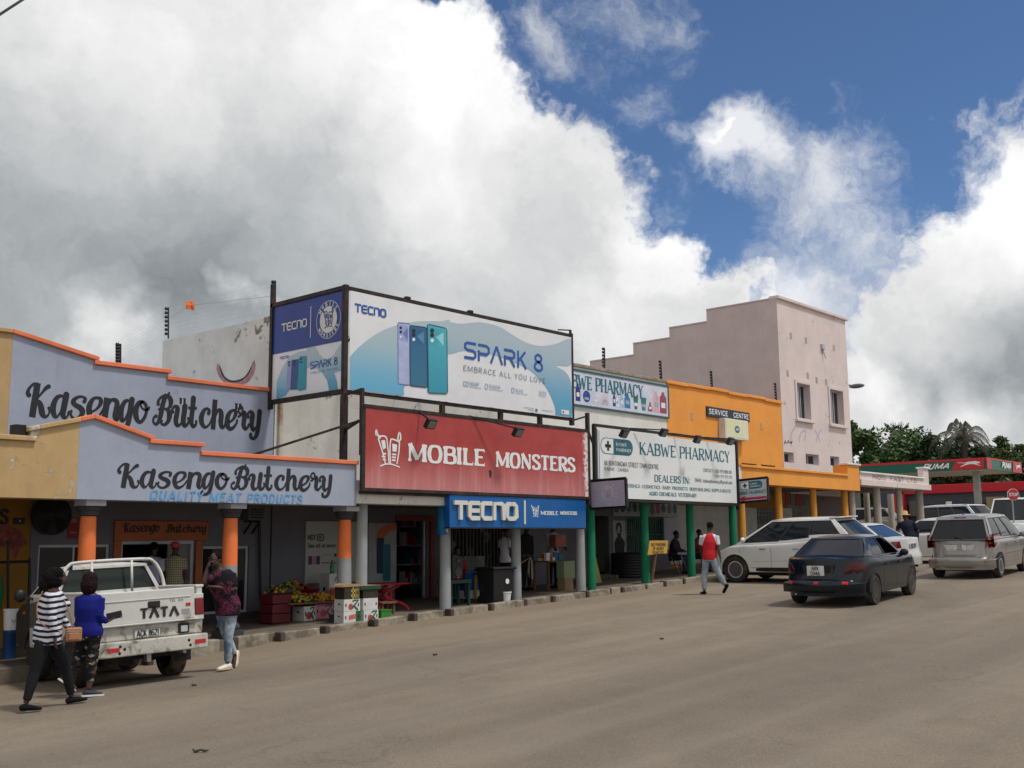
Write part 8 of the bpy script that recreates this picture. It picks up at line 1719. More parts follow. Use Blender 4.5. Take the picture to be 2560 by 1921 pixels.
    def proj(s, p2, face):
        if face == 'rear': o, d = V3((-2, p2[0], p2[1])), V3((1,0,0))
        elif face == 'front': o, d = V3((s.S['L']+2, p2[0], p2[1])), V3((-1,0,0))
        elif face == 'left': o, d = V3((p2[0], 3, p2[1])), V3((0,-1,0))
        else: o, d = V3((p2[0], -3, p2[1])), V3((0,1,0))
        best = None
        for b_ in s.bvhs:
            h = b_.ray_cast(o, d)
            if h[0] is not None and (best is None or h[3] < best[1]): best = (h[0], h[3])
        return (best[0] if best else o+d*2.2), d
    def decal(s, nm, pts, face, mt, off=.006, parent=None, mound=0., rings=3):
        cx = sum(p_[0] for p_ in pts)/len(pts); cy = sum(p_[1] for p_ in pts)/len(pts); P_ = []
        pts = [tuple(V3(a).lerp(V3(b), k/3)) for a, b in zip([(x, y, 0) for x, y in pts], [(x, y, 0) for x, y in pts[1:]+pts[:1]]) for k in range(3)]; n = len(pts); vs = []
        for r_ in range(rings+1):
            f = 1-r_/rings*.999
            for p_ in pts: h, d = s.proj((cx+(p_[0]-cx)*f, cy+(p_[1]-cy)*f), face); vs.append(h-d*(off+mound*(1-f*f) if r_ else off*.3))
        mb = MB(); mb.add(vs, [(r_*n+k, r_*n+(k+1) % n, (r_+1)*n+(k+1) % n, (r_+1)*n+k) for r_ in range(rings) for k in range(n)])
        return mb.build(nm, mt, parent or s.t, smooth=True, angle=50)
    def seam(s, pts, face, w_=.008, mt=None):
        q = []; mb = MB()
        for a, b in zip(pts, pts[1:]):
            for k in range(6): q.append((a[0]+(b[0]-a[0])*k/6, a[1]+(b[1]-a[1])*k/6))
        q.append(pts[-1]); vs = []
        for i, p_ in enumerate(q):
            a, b = q[max(0, i-1)], q[min(len(q)-1, i+1)]; dx, dy = b[0]-a[0], b[1]-a[1]; L = math.hypot(dx, dy) or 1
            for sg in (-1, 1): h, d = s.proj((p_[0]-dy/L*w_/2*sg, p_[1]+dx/L*w_/2*sg), face); vs.append(h-d*.0025)
        mb.add(vs, [(2*i, 2*i+1, 2*i+3, 2*i+2) for i in range(len(q)-1)]); return mb.build('panel_seam', mt or M_['black'], s.t, fix=False)
    def plate(s, y, z, w_, h_, lines, face='rear', off=.02, dx=0.):
        h, d = s.proj((y, z), face); x = h.x-.015+dx; mb = MB(); mb.box(x-off, x, y-w_/2, y+w_/2, z-h_/2, z+h_/2); pl = mb.build('number_plate', plate_m, s.t, bevel=.004)
        n = len(lines)
        for i, (tx, a, b) in enumerate(lines):
            z0 = z+h_/2-h_*(i+1)/n+h_*.10/n; M = lambda u, v, o, z0=z0, a=a: V3((x-off-o, y+w_/2-w_*a-u, z0+v)); lettering('number', tx, M, w_*(b-a), h_*.78/n, M_['ink'], pl, T=.17, t=.16, h=.14, off=.002)
        return pl
def mirror(c, sg, x, z, y, mt):
    mb = MB(); mb.ball((x, sg*y, z), (.06,.10,.075), 12, 8); o = mb.build('wing_mirror', mt, c.t, smooth=True); mb = MB(); mb.bar((x,sg*(y-.13),z-.05),(x,sg*(y-.04),z-.02),.04); mb.build('mirror_arm', M_['black'], o)
def handles(c, xs_, z, mt, faces=('left','right')):
    for f in faces:
        for x in xs_:
            h, d = c.proj((x, z), f); mb = MB(); mb.obox(h-d*.02, (1,0,0), d, (0,0,1), .085, .012, .014); mb.build('door_handle', mt, c.t, bevel=.006)
navy = mat('dark_blue_car_paint', (.003,.008,.014), .16, .0, var=.15, spec=.35, coat=.15, dirt=(.02,.018,.016), dirt_amt=.0, dscale=1.2)
silver = mat('silver_beige_paint', (.30,.285,.27), .30, .45, var=.05, coat=.6, dirt=(.20,.165,.13), dirt_amt=.2, dscale=1.3); whitep = mat('white_car_paint', (.66,.66,.645), .28, var=.03, coat=.6, dirt=(.42,.37,.30), dirt_amt=.08, dscale=1.2)
tint = glass('tinted_glass', (.010,.012,.014), .06); bluegl = glass('blue_tinted_glass', (.03,.06,.12), .03); tintp = glass('purple_film_glass', (.010,.010,.020), .08)
clr = glass('clear_car_glass', (.02,.03,.03), .03, tr=.55)
SED = dict(L=4.15, W=1.74, H=1.40, R=.30, xr=.86, xf=3.28, n=4.8, top=[(0,.98),(.75,1.0),(1.2,.96),(2.9,.93),(3.4,.90),(4.0,.72),(4.15,.66)], cab=(.60,3.05,1.18,2.32,.78,.58), rearw=(.06,.94,.08,.92), side=[(.20,.50,.10,.90),(.53,.93,.10,.90)], fin=.12, rin=.05, bump=1, zb=.23)
def dress(c, doors, tails=True):
    for f in ('left', 'right'):
        for d_ in doors: c.seam(d_, f)
# ---- dark sedan
S = dict(SED, L=4.25, W=1.80, H=1.42); S['side_r'] = [(.20,.50,.10,.90),(.53,.93,.10,.90,'open')]; S['rim'] = steelrim; S['glass'] = tintp
cs = Car('sedan', 'old dark navy sedan with three red stickers on its rear bumper', 21.0, 10.42, 5, S, navy)
drl = mat('dark_red_lens', (.05,.003,.005), .2)
for sg in (1, -1): cs.decal('tail_light', [(sg*.84,.90),(sg*.70,.92),(sg*.60,.88),(sg*.53,.78),(sg*.52,.68),(sg*.85,.67)], 'rear', drl, .010, mound=.010, rings=5)
cs.decal('bumper', [(.86,.58),(-.86,.58),(-.86,.30),(.86,.30)], 'rear', navy, .035, mound=.03, rings=4)
for y in (.62, .03, -.55): cs.decal('bumper_sticker', [(y+.06,.535),(y-.06,.535),(y-.06,.465),(y+.06,.465)], 'rear', refl, .072)
cs.seam([(.84,.60),(-.84,.60)], 'rear', .014); cs.seam([(.60,.93),(.52,.64),(-.52,.64),(-.60,.93)], 'rear', .008)
cs.decal('plate_recess', [(.36,.86),(-.36,.86),(-.30,.68),(.30,.68)], 'rear', chassis_m, .003)
cs.plate(.06, .745, .36, .20, [('ABV', .28, .72), ('5946', .18, .78)])
dress(cs, ([(1.42,.92),(1.42,.5),(1.30,.35)], [(2.25,.92),(2.25,.32)], [(3.02,.90),(3.02,.32)], [(1.3,.34),(3.0,.31)]))
c_ = cs; [c_.seam([(1.25,.52),(2.98,.50)], f, .02, navy) for f in ('left','right')]
handles(cs, (1.62,2.48), .80, M_['black']); mirror(cs, -1, 2.80, .98, .90, M_['black']); mirror(cs, 1, 2.80, .98, .90, M_['black'])
cs.decal('headlight', [(.80,.70),(.45,.72),(.45,.58),(.80,.58)], 'front', clearlens, .01); cs.decal('headlight', [(-.80,.70),(-.45,.72),(-.45,.58),(-.80,.58)], 'front', clearlens, .01)
MB().tube([(-.03,.5,.27),(.1,.5,.28)], .022, 8).build('exhaust_pipe', M_['metal'], cs.t)
mb = MB(); mb.box(1.55,1.75,-.6,-.12,.5,1.12); mb.box(1.65,2.15,-.6,-.12,.45,.6); mb.build('seat', mat('pale_seat', (.32,.36,.32), .8), cs.t, bevel=.05)
mb = MB(); mb.box(1.55,1.75,.12,.6,.5,1.12); mb.box(1.65,2.15,.12,.6,.45,.6); mb.build('seat', mat('dark_seat', (.03,.03,.03), .8), cs.t, bevel=.05)
q = cs.t.matrix_basis @ V3((1.95,-.36,.12)); ps = person('driver in red top inside the dark navy sedan', q.x, q.y, 0, {k: (v if not (isinstance(v, tuple)) else tuple(V3(v)*.98)) for k, v in sit((1,0,0)).items()}, plain('driver_red', (.50,.03,.025)), dj, vox=.02, zoff=q.z-gz(q.x)-.02, spin=radians(5), hair=cap_hair(hairm, .95))
# ---- silver minivan
S = dict(L=4.22, W=1.72, H=1.66, R=.31, xr=.72, xf=3.30, n=5.2, top=[(0,1.0),(2.9,.98),(3.4,.95),(4.0,.80),(4.22,.72)], cab=(.06,3.75,.42,2.35,.80,.62), rearw=(.05,.95,.04,.84), side=[(.08,.30,.10,.88),(.328,.58,.10,.88),(.608,.94,.10,.88)], fin=.14, rin=.08, zb=.24, glass=tint)
cv = Car('minivan', 'silver beige minivan driving off at the right with big red tail lights', 28.98, 10.42, 4, S, silver)
for sg in (1, -1):
    cv.decal('tail_light', [(sg*.84,1.14),(sg*.70,1.16),(sg*.64,1.04),(sg*.62,.80),(sg*.85,.80)], 'rear', redlens, .012, mound=.015); cv.decal('light_amber', [(sg*.80,.95),(sg*.70,.95),(sg*.70,.89),(sg*.80,.89)], 'rear', amber, .032); cv.decal('reflector', [(sg*.76,.46),(sg*.58,.46),(sg*.58,.435),(sg*.76,.435)], 'rear', redlens, .045)
cv.decal('bumper', [(.85,.60),(-.85,.60),(-.85,.28),(.85,.28)], 'rear', silver, .03, mound=.03, rings=4)
cv.seam([(.64,1.0),(.64,.62),(-.64,.62),(-.64,1.0)], 'rear', .012); cv.decal('plate_recess', [(.40,.90),(-.40,.90),(-.32,.74),(.32,.74)], 'rear', mat('recess_silver', (.5,.48,.45), .3, .4), .006)
cv.decal('plate_bar', [(.42,.925),(-.42,.925),(-.41,.90),(.41,.90)], 'rear', silver, .035); cv.plate(-.02, .815, .34, .15, [('ALB', .35, .65), ('4413', .28, .72)])
cv.decal('brake_light', [(.16,1.60),(-.16,1.60),(-.16,1.565),(.16,1.565)], 'rear', redlens, .01); mb = MB(); h, d = cv.proj((-.10,1.03), 'rear'); mb.bar(h-d*.03, h-d*.03+V3((.04,.22,.10)), .02); mb.build('rear_wiper', M_['black'], cv.t)
dress(cv, ([(1.25,.96),(1.22,.5)], [(2.15,.96),(2.15,.32)], [(3.05,.95),(3.05,.32)], [(1.2,.60),(4.0,.60)])); handles(cv, (1.45,2.40), .86, silver); mirror(cv, -1, 2.95, 1.04, .92, silver)
MB().tube([(.5,-.05,1.655),(.42,-.05,1.70)], [.02,.012], 6).build('aerial', mat('navy_fin', (.01,.02,.08), .4), cv.t)
# ---- white SUV, nose to the kerb
SUVS = dict(L=4.45, W=1.88, H=1.73, R=.36, xr=.86, xf=3.46, n=4.6, top=[(0,1.16),(.9,1.15),(2.2,1.05),(3.1,1.02),(3.5,1.00),(4.2,.84),(4.45,.72)], cab=(.12,3.50,.66,2.40,.85,.62), rearw=(.05,.95,.10,.86), side=[(.07,.33,.26,.90),(.358,.60,.14,.90),(.628,.95,.10,.90)], fin=.18, rin=.08, zb=.30, glass=tint)
cw = Car('suv', 'big clean white SUV parked nose to the kerb beside the green column', 27.45, 12.15, 91, SUVS, whitep)
dress(cw, ([(1.42,1.06),(1.36,.55)], [(2.35,1.05),(2.35,.42)], [(3.30,1.02),(3.30,.42)], [(1.35,.42),(3.28,.42)])); [cw.decal('sill_cladding', [(1.3,.42),(3.1,.42),(3.1,.31),(1.3,.31)], f, chassis_m, .012) for f in ('left','right')]
handles(cw, (1.62,2.60), .92, M_['metal']); mirror(cw, 1, 3.12, 1.16, 1.02, whitep); mirror(cw, -1, 3.12, 1.16, 1.02, whitep); [cw.seam([(1.2,.62),(3.3,.56)], f, .012, mat('crease_shade', (.4,.4,.4), .4)) for f in ('left','right')]  # grey strip along the doors: shade of the body crease put in as colour
for sg in (1, -1): cw.decal('tail_light', [(sg*.90,1.10),(sg*.66,1.10),(sg*.70,.90),(sg*.92,.86)], 'rear', redlens, .012, mound=.015); cw.decal('headlight', [(sg*.88,.86),(sg*.55,.82),(sg*.6,.72),(sg*.88,.74)], 'front', clearlens, .01)
mb = MB(); mb.box(.50,.80,-.58,.58,1.69,1.725); mb.build('spoiler', whitep, cw.t, bevel=.015); MB().box(.495,.52,-.3,.3,1.685,1.71).build('brake_light', redlens, cw.t)
# ---- parked white sedans beyond
S2 = dict(SED); S2.update(glass=bluegl, H=1.44)
c1 = Car('sedan', 'white sedan parked just beyond the SUV, showing its blue tinted rear glass', 31.2, 12.5, 86, S2, whitep)
S3_ = dict(SED); S3_.update(glass=tint, H=1.45)
c2 = Car('sedan', 'white sedan with dark side windows parked beside the man in the hat', 35.9, 11.6, 88, S3_, whitep)
c3_ = Car('sedan', 'white sedan mostly hidden behind the silver minivan roof', 40.2, 12.4, 88, S3_, whitep)
for c in (c1, c2, c3_):
    dress(c, ([(1.42,.92),(1.42,.5)], [(2.25,.92),(2.25,.32)])); handles(c, (1.62,2.48), .80, whitep)
    for sg in (1, -1): c.decal('tail_light', [(sg*.82,.90),(sg*.58,.92),(sg*.56,.72),(sg*.84,.72)], 'rear', redlens, .012, mound=.012)
    c.plate(0, .78, .40, .12, [('ACB 2071', .08, .92)]) if c is not c3_ else None
# ---- traffic at the station
VANS = dict(L=4.4, W=1.72, H=1.9, R=.32, xr=.8, xf=3.5, n=7, top=[(0,1.05),(3.2,1.05),(3.6,1.02),(4.4,.85)], cab=(.05,3.95,.18,3.1,.82,.70), side=[(.06,.34,.14,.86),(.37,.63,.14,.86),(.66,.94,.14,.86)], fin=.1, rin=.03, zb=.3, glass=tint)
far = [('minivan', 'white minibus waiting at the fuel station behind the arcade columns', 2325, 60, 250, whitep, VANS), ('suv', 'white wagon parked under the fuel canopy beside the pump', 2447, 74, 190, whitep, SUVS), ('minivan', 'white van half hidden behind the silver minivan at the right edge', 2566, 46, 190, whitep, VANS),
       ('sedan', 'white saloon crossing in front of the fuel pump', 2340, 62, 300, whitep, S3_), ('suv', 'grey SUV glimpsed between the weathered arcade columns', 2262, 50, 100, silver, SUVS), ('sedan', 'dark saloon at the far right under the stop sign', 2556, 62, 195, navy, S3_)]
for nm, lb, px_, X, hd, pt_, sp in far:
    d = ray(px_, 1330); k = X/d.x; Car(nm, lb, X, d.y*k, hd, sp, pt_)
# ================================================================== the white pickup
tp = mat('chalky_white_truck_paint', (.58,.575,.54), .5, var=.05, coat=.1, dirt=(.24,.20,.15), dirt_amt=.20, dscale=2.2); tpd = mat('chipped_white_bumper', (.50,.48,.42), .6, dirt=(.09,.065,.045), dirt_amt=.30, dscale=5)
tk = thing('pickup_truck', 'battered white pickup truck with roll bar parked nose to the kerb', 'pickup truck', (8.10, 14.12, gz(8.10)), radians(82), None, tilt=True)
tk.rotation_euler = (Matrix.Rotation(-math.atan(.041), 3, 'Y') @ Matrix.Rotation(radians(82), 3, 'Z') @ Matrix.Rotation(radians(2.2), 3, 'Y')).to_euler(); tk.location.z -= .015
W2 = .82
mb = MB(); mb.box(.045, 1.42, -W2+.06, W2-.06, .70, .76); mb.build('bed_floor', chassis_m, tk)
for sg in (1, -1):
    pf = []; n = 12; R_ = .40; xw = .86
    pf = [(.03,.86),(.03,1.30),(1.42,1.30),(1.42,.62)]+[(xw+R_*cos(pi*k/n), .36+R_*sin(pi*k/n)) for k in range(n+1)]+[(.30,.60),(.05,.66)]
    y0, y1 = (W2-.09, W2) if sg > 0 else (-W2, -W2+.09); MB().prism([(a, b) for a, b in pf], y0, y1).build('bed_side', tp, tk, bevel=.018, seg=3)
    MB().box(.02, 1.42, y0-.02, y1+.012, 1.285, 1.325).build('bed_rail', tp, tk, bevel=.012)
    mb = MB(); mb.box(-.02, .06, sg*W2-(.13 if sg > 0 else 0), sg*W2+(.13 if sg < 0 else 0), .90, 1.13); mb.build('tail_light', redlens, tk, bevel=.012)
    mb = MB(); mb.box(-.01, .06, sg*W2-(.15 if sg > 0 else 0), sg*W2+(.15 if sg < 0 else 0), 1.13, 1.20); mb.box(-.01, .06, sg*W2-(.15 if sg > 0 else 0), sg*W2+(.15 if sg < 0 else 0), .83, .90); mb.build('corner_cap', tp, tk, bevel=.01)
mb = MB(); mb.box(-.02, .03, -W2+.14, W2-.14, .86, 1.30); tg = mb.build('tailgate', tp, tk, bevel=.014, seg=3)
MB().box(-.032, -.021, -W2+.20, W2-.20, 1.17, 1.18).build('crease', tp, tg, bevel=.004); MB().box(-.05, -.0, -W2+.10, W2-.10, .835, .862).build('ledge', tp, tg, bevel=.01)
MB().box(-.034, -.021, -.165, .01, 1.05, 1.145).build('latch_recess', M_['black'], tg, bevel=.01); MB().box(-.046, -.035, -.14, -.02, 1.06, 1.10).build('latch_handle', chassis_m, tg, bevel=.006)
Mt = lambda y0, z0: (lambda u, v, o: V3((-.022-o, y0-u, z0+v)))
GL['TATA_A'] = (.80, [('s', .10,0,.40,.98,'T',''), ('s', .40,.98,.70,0,'T','')])
lettering('lettering', ['T','TATA_A','T','TATA_A'], Mt(.13,.915), .58, .135, M_['ink'], tg, T=.30, t=.30, h=.22, off=.004)
write('lettering', 'TEL', (Mt(-.30,1.118), .10, .028), M_['ink'], tg, **SANS); write('lettering', 'DA', (Mt(-.43,1.118), .08, .028), M_['ink'], tg, **SANS)
for (y, z) in ((-.58,1.06), (.50,.98)): MB().box(-.026, -.0205, y-.035, y+.035, z-.022, z+.022).build('reflector', refl, tg)
MB().box(-.0235, -.0205, -.60, -.48, .93, 1.0).build('grey_patch', mat('primer_grey', (.30,.30,.30), .7), tg)
MB().box(.02, .10, -W2+.02, W2-.02, .64, .83).build('rear_valance', tpd, tk, bevel=.012)
pl = MB().box(-.0, .019, -.18, .20, .655, .775).build('number_plate', plate_m, tk, bevel=.004); lettering('number', 'ACK 8621', lambda u, v, o: V3((-.001-o, .165-u, .673+v)), .32, .085, M_['ink'], pl, T=.16, t=.15, h=.14)
mb = MB(); M = lambda u, v, o: V3((-.001-o, .195-u, .66+v)); 
for a, b in (((0,0),(.37,0)), ((.37,0),(.37,.11)), ((.37,.11),(0,.11)), ((0,.11),(0,0))): ribbon(mb, [a+(.005,), b+(.005,)], M, .002)
mb.build('plate_border', M_['ink'], pl, fix=False)
lm = MB().box(-.01, .03, -.60, -.44, .66, .80).build('reversing_lamp', M_['black'], tk, bevel=.015); MB().box(-.018, -.009, -.57, -.47, .68, .765).build('lamp_lens', clearlens, lm, bevel=.01)
MB().box(-.10, .06, -W2-.02, W2+.02, .43, .635).build('bumper', tpd, tk, bevel=.02, seg=3)
for (y, z) in ((-.72,.53), (.52,.53)): MB().box(-.106, -.101, y-.08, y+.08, z-.028, z+.028).build('reflector', refl, tk)
for (y, z) in ((.37,.53),(.43,.57),(.44,.48),(-.55,.56),(-.57,.49)): MB().lathe([(.022,-.104),(.018,-.098)], (0,0,0), 10, 'x') if False else MB().ball((-.10, y, z), (.006,.022,.022), 8, 6).build('bolt_hole', M_['black'], tk)
# chassis and drivetrain
mb = MB(); mb.box(.12, 3.3, -.46, .46, .36, .60); mb.box(.3, 1.2, .1, .46, .28, .36); mb.box(1.3, 2.3, -.72, -.1, .30, .62); mb.build('chassis_rail', chassis_m, tk); mb = MB(); mb.tube([(.86,-.7,.36),(.86,.7,.36)], .05, 10); mb.ball((.86,.05,.36), (.16,.15,.15), 12, 8); mb.build('rear_axle', chassis_m, tk, smooth=True, angle=50)
mb = MB(); mb.ball((.55,0,.47), (.38,.40,.10), 16, 8); mb.build('spare_tyre', tyre_m, tk, smooth=True); MB().tube([(.05,-.55,.40),(.6,-.5,.42)], .03, 8).build('exhaust_pipe', M_['metal'], tk); MB().box(-.02, .10, -.03, .03, .32, .45).build('tow_hook', M_['metal'], tk)
for sg in (1, -1): MB().box(1.30, 1.32, sg*.62-.12, sg*.62+.12, .22, .62).build('mud_flap', chassis_m, tk)
MB().box(.42, .44, -.80, -.50, .24, .64).build('mud_flap', chassis_m, tk)
for sg in (1, -1):
    wheel(tk, .86, sg*.68, .355, .23, steelrim, sg, 6); wheel(tk, 2.62, sg*.69, .355, .20, steelrim, sg, 6)
# cab
cb = MB(); yb, yr = .80, .60; zb_, zr = 1.27, 1.77; x0b, x0r, x1r, x1b = 1.50, 1.58, 2.2, 2.72; zr = 1.68
def cab_panel(pts, wins, nm):
    """pts: bl, br, tr, tl"""
    a, b, c, d = [V3(p_) for p_ in pts]; pt = lambda u, v: (a*(1-u)+b*u)*(1-v)+(d*(1-u)+c*u)*v
    us = sorted({0,1}|{x for w_ in wins for x in (w_[0]-.015, w_[0], w_[1], w_[1]+.015)}); vs = sorted({0,1}|{x for w_ in wins for x in (w_[2]-.04, w_[2], w_[3], w_[3]+.03)})
    for i in range(len(us)-1):
        for j in range(len(vs)-1):
            um, vm = (us[i]+us[i+1])/2, (vs[j]+vs[j+1])/2; k = 0
            for w_ in wins:
                if w_[0]-.015 < um < w_[1]+.015 and w_[2]-.04 < vm < w_[3]+.03: k = 2 if (w_[0] < um < w_[1] and w_[2] < vm < w_[3]) else 1
            if k == 2: continue
            cb.cur = k; cb.add([pt(us[i],vs[j]), pt(us[i+1],vs[j]), pt(us[i+1],vs[j+1]), pt(us[i],vs[j+1])], [(0,1,2,3)])
    nrm = (b-a).cross(d-a).normalized()
    for w_ in wins: mb = MB(); e = .008; mb.add([pt(w_[0]-e,w_[2]-e)-nrm*.01, pt(w_[1]+e,w_[2]-e)-nrm*.01, pt(w_[1]+e,w_[3]+e)-nrm*.01, pt(w_[0]-e,w_[3]+e)-nrm*.01], [(0,1,2,3)]); mb.build(nm, mat('truck_glass', (.03,.04,.035), .06) if False else tkgl, tk, fix=False)
tkgl = glass('greenish_truck_glass', (.022,.030,.024), .05)
cab_panel([(x0b,yb,zb_),(x0b,-yb,zb_),(x0r,-yr,zr),(x0r,yr,zr)], [(.055,.945,.14,.88)], 'rear_window')
cab_panel([(x0b,-yb,zb_),(x1b,-yb,zb_),(x1r,-yr,zr),(x0r,-yr,zr)], [(.12,.92,.12,.88)], 'side_window'); cab_panel([(x1b,yb,zb_),(x0b,yb,zb_),(x0r,yr,zr),(x1r,yr,zr)], [(.08,.88,.12,.88)], 'side_window'); cab_panel([(x1b,-yb,zb_),(x1b,yb,zb_),(x1r,yr,zr),(x1r,-yr,zr)], [(.05,.95,.1,.9)], 'windscreen')
n = 8; vs = [(x0r+(x1r-x0r)*i/n, yr*(2*j/n-1), zr+.04*(1-abs(2*i/n-1)**4)*(1-abs(2*j/n-1)**4)) for i in range(n+1) for j in range(n+1)]; cb.cur = 0; cb.add(vs, [(i*(n+1)+j, i*(n+1)+j+1, (i+1)*(n+1)+j+1, (i+1)*(n+1)+j) for i in range(n) for j in range(n)])
cb.build('cab', [tp, M_['black']], tk, smooth=True, angle=30)
MB().prism([(1.46,.50),(1.46,1.27),(2.72,1.27),(2.72,.50)], -.80, .80).build('cab_body', tp, tk, bevel=.03, seg=3)
MB().box(x0r-.05, x1r+.02, yr-.02, yr+.12, zr-.03, zr-.01).build('rain_gutter', tp, tk) if False else None
pf = [(3.19,.62),(3.19,1.20),(3.9,1.12),(4.25,1.0),(4.28,.55)]+[(3.28+.41*cos(pi*k/10), .36+.41*sin(pi*k/10)) for k in range(1, 11) if 3.28+.41*cos(pi*k/10) > 3.19]
blkf = mat('dark_primer_panel', (.035,.037,.042), .5, dirt=(.10,.08,.06), dirt_amt=.15)
MB().prism([(2.2,.62),(2.2,1.24),(3.1,1.16),(3.42,1.02),(3.45,.55)]+[(2.62+.42*cos(pi*k/12), .36+.42*sin(pi*k/12)) for k in range(1, 12)], -.80, .80).build('front_fender', blkf, tk, bevel=.03, seg=3)
for sg in (1, -1):
    mb = MB(); mb.ball((2.55, sg*.98, 1.30), (.05,.09,.10), 12, 8); mr = mb.build('wing_mirror', M_['black'], tk, smooth=True); MB().bar((2.52,sg*.78,1.22),(2.55,sg*.92,1.28),.03).build('mirror_arm', M_['black'], mr)
MB().box(2.92, 3.04, .80, .808, 1.0, 1.05).build('side_indicator', amber, tk); MB().box(1.62, 1.76, .80, .803, 1.12, 1.16).build('badge', mat('bronze_badge', (.2,.15,.08), .5), tk)
# roll bar
mb = MB(); mb.tube(spline([(1.36,-.80,1.28),(1.38,-.75,1.52),(1.40,-.64,1.70),(1.40,-.45,1.745),(1.40,.45,1.745),(1.40,.64,1.70),(1.38,.75,1.52),(1.36,.80,1.28)], 5), .026, 10); rb_ = mb.build('roll_bar', tp, tk, smooth=True)
for y in (-.30, .30): MB().tube([(1.38,y,1.27),(1.39,y,1.74)], .020, 8).build('roll_bar_strut', tp, rb_, smooth=True)
for sg in (1, -1): MB().box(1.41, 1.47, sg*.60-.03, sg*.60+.03, 1.64, 1.73).build('rubber_block', M_['black'], rb_)
mb = MB(); M = lambda u, v, o: V3((x0b-.0-o, -.52-u, 1.33+v)); 
# ================================================================== goods and furniture under the arcade
wcard = mat('white_card', (.60,.60,.58), .7); pcard = mat('pink_card', (.50,.20,.27), .7); bcard = mat('brown_card', (.34,.22,.12), .8); dkcard = mat('dark_print_card', (.035,.03,.02), .6); redc = mat('dark_red_plastic', (.12,.012,.018), .5); redp = mat('red_plastic', (.36,.015,.02), .4); grp = mat('green_plastic', (.04,.20,.03), .5); gprint = mat('green_ink', (.01,.10,.035), .5); aprint = mat('apple_ink', (.42,.07,.05), .5)
wood = mat('rough_wood', (.16,.085,.045), .85, var=.3, vs=7, bump=.4); ychk = mat('yellow_ink', (.5,.42,.08), .5)
zp = lambda x: gz(x)+.105
def carton(lab, x0, x1, y0, d, z0, h, card, style='apple', group='fruit cartons by the orange column'):
    t = thing('carton', lab, 'carton', (x0, y0, z0), group=group)
    MB().box(x0, x1, y0, y0+d, z0, z0+h).build('box_body', card, t, bevel=.006); W = x1-x0; yf = y0-.003
    if style == 'apple':
        mb = MB(); cx, cz, r_ = x0+W*.42, z0+h*.38, h*.26; mb.add([(cx+r_*cos(a), yf, cz+r_*sin(a)) for a in [2*pi*k/14 for k in range(14)]], [tuple(range(14))]); mb.build('print', aprint, t, fix=False)
        mb = MB(); M = lambda u, v, o: V3((x0+u, yf-.002-o, z0+v)); ribbon(mb, [(W*.5,h*.8,.02),(W*.62,h*.9,.03),(W*.9,h*.92,.02)], M, 0); ribbon(mb, [(W*.52,h*.25,.03),(W*.66,h*.55,.035),(W*.88,h*.9,.015)], M, .001); ribbon(mb, [(W*.60,h*.5,.03),(W*.74,h*.25,.04),(W*.86,h*.1,.03)], M, .0015); mb.build('print', gprint, t, fix=False)
    elif style == 'check':
        mb = MB(); n = 5
        for i in range(3):
            for j in range(n):
                if (i+j) % 2: mb.add([(x0+W*.45+i*.03, yf, z0+j*h/n), (x0+W*.45+i*.03+.03, yf, z0+j*h/n), (x0+W*.45+i*.03+.03, yf, z0+(j+1)*h/n), (x0+W*.45+i*.03, yf, z0+(j+1)*h/n)], [(0,1,2,3)])
        mb.build('print', ychk, t, fix=False); mb = MB(); mb.add([(x0+W*.68,yf,z0+.01),(x1-.01,yf,z0+.01),(x1-.01,yf,z0+h-.01),(x0+W*.68,yf,z0+h-.01)], [(0,1,2,3)]); mb.build('print', mat('banana_picture', (.20,.15,.05), .6, var=.6, vs=30), t, fix=False)
    elif style == 'red':
        mb = MB(); mb.add([(x0+W*.3,yf,z0+h*.3),(x0+W*.85,yf,z0+h*.45),(x0+W*.85,yf,z0+h*.8),(x0+W*.3,yf,z0+h*.68)], [(0,1,2,3)]); mb.build('print', mat('coral_ink', (.55,.12,.10), .5), t, fix=False); mb = MB(); mb.add([(x1-.12,yf-.001,z0),(x1,yf-.001,z0),(x1,yf-.001,z0+h),(x1-.12,yf-.001,z0+h)], [(0,1,2,3)]); mb.build('print', gprint, t, fix=False)
    mb = MB()
    for a in ((x0+W*.12, yf-.002), (x1-W*.12, yf-.002)): mb.box(a[0]-.012, a[0]+.012, yf-.003, yf+.002, z0+h*.4, z0+h*.65)
    mb.box(x0-.004, x0+.002, y0+d*.4, y0+d*.6, z0+h*.55, z0+h*.66); mb.box(x0-.004, x0+.002, y0+d*.22, y0+d*.28, z0+h*.5, z0+h*.56); mb.build('hand_hole', M_['black'], t)
    return t
Y0 = 16.98; xa, xb = P(859,1560,Y0).x, P(901,1560,Y0).x; xc, xd = P(919,1560,Y0).x, P(946,1560,Y0).x; z = zp(xa); h = .235
carton('white carton with coral print, bottom of the left stack in front of the orange column', xa, xb, Y0, .30, z, h, wcard, 'red'); carton('white apple carton in the middle of the left stack by the orange column', xa, xb-.01, Y0, .30, z+h+.002, h, wcard); carton('dark banana carton topping the left stack under a brown lid', xa+.01, xb-.03, Y0, .30, z+2*h+.004, h, dkcard, 'check')
MB().box(xa-.02, xb+.0, Y0-.02, Y0+.42, 0, .001) if False else None
t = thing('carton_lid', 'brown carton lid lying on the left carton stack', 'cardboard', (xa, Y0, z+3*h)); mb = MB(); zl = z+3*h+.008; mb.prism([(xa-.05,zl),(xb+.02,zl),(xb-.04,zl+.045),(xa+.1,zl+.07),(xa-.02,zl+.04)], Y0-.02, Y0+.32); mb.build('card', bcard, t, bevel=.006)  # loose brown lid of the left carton stack
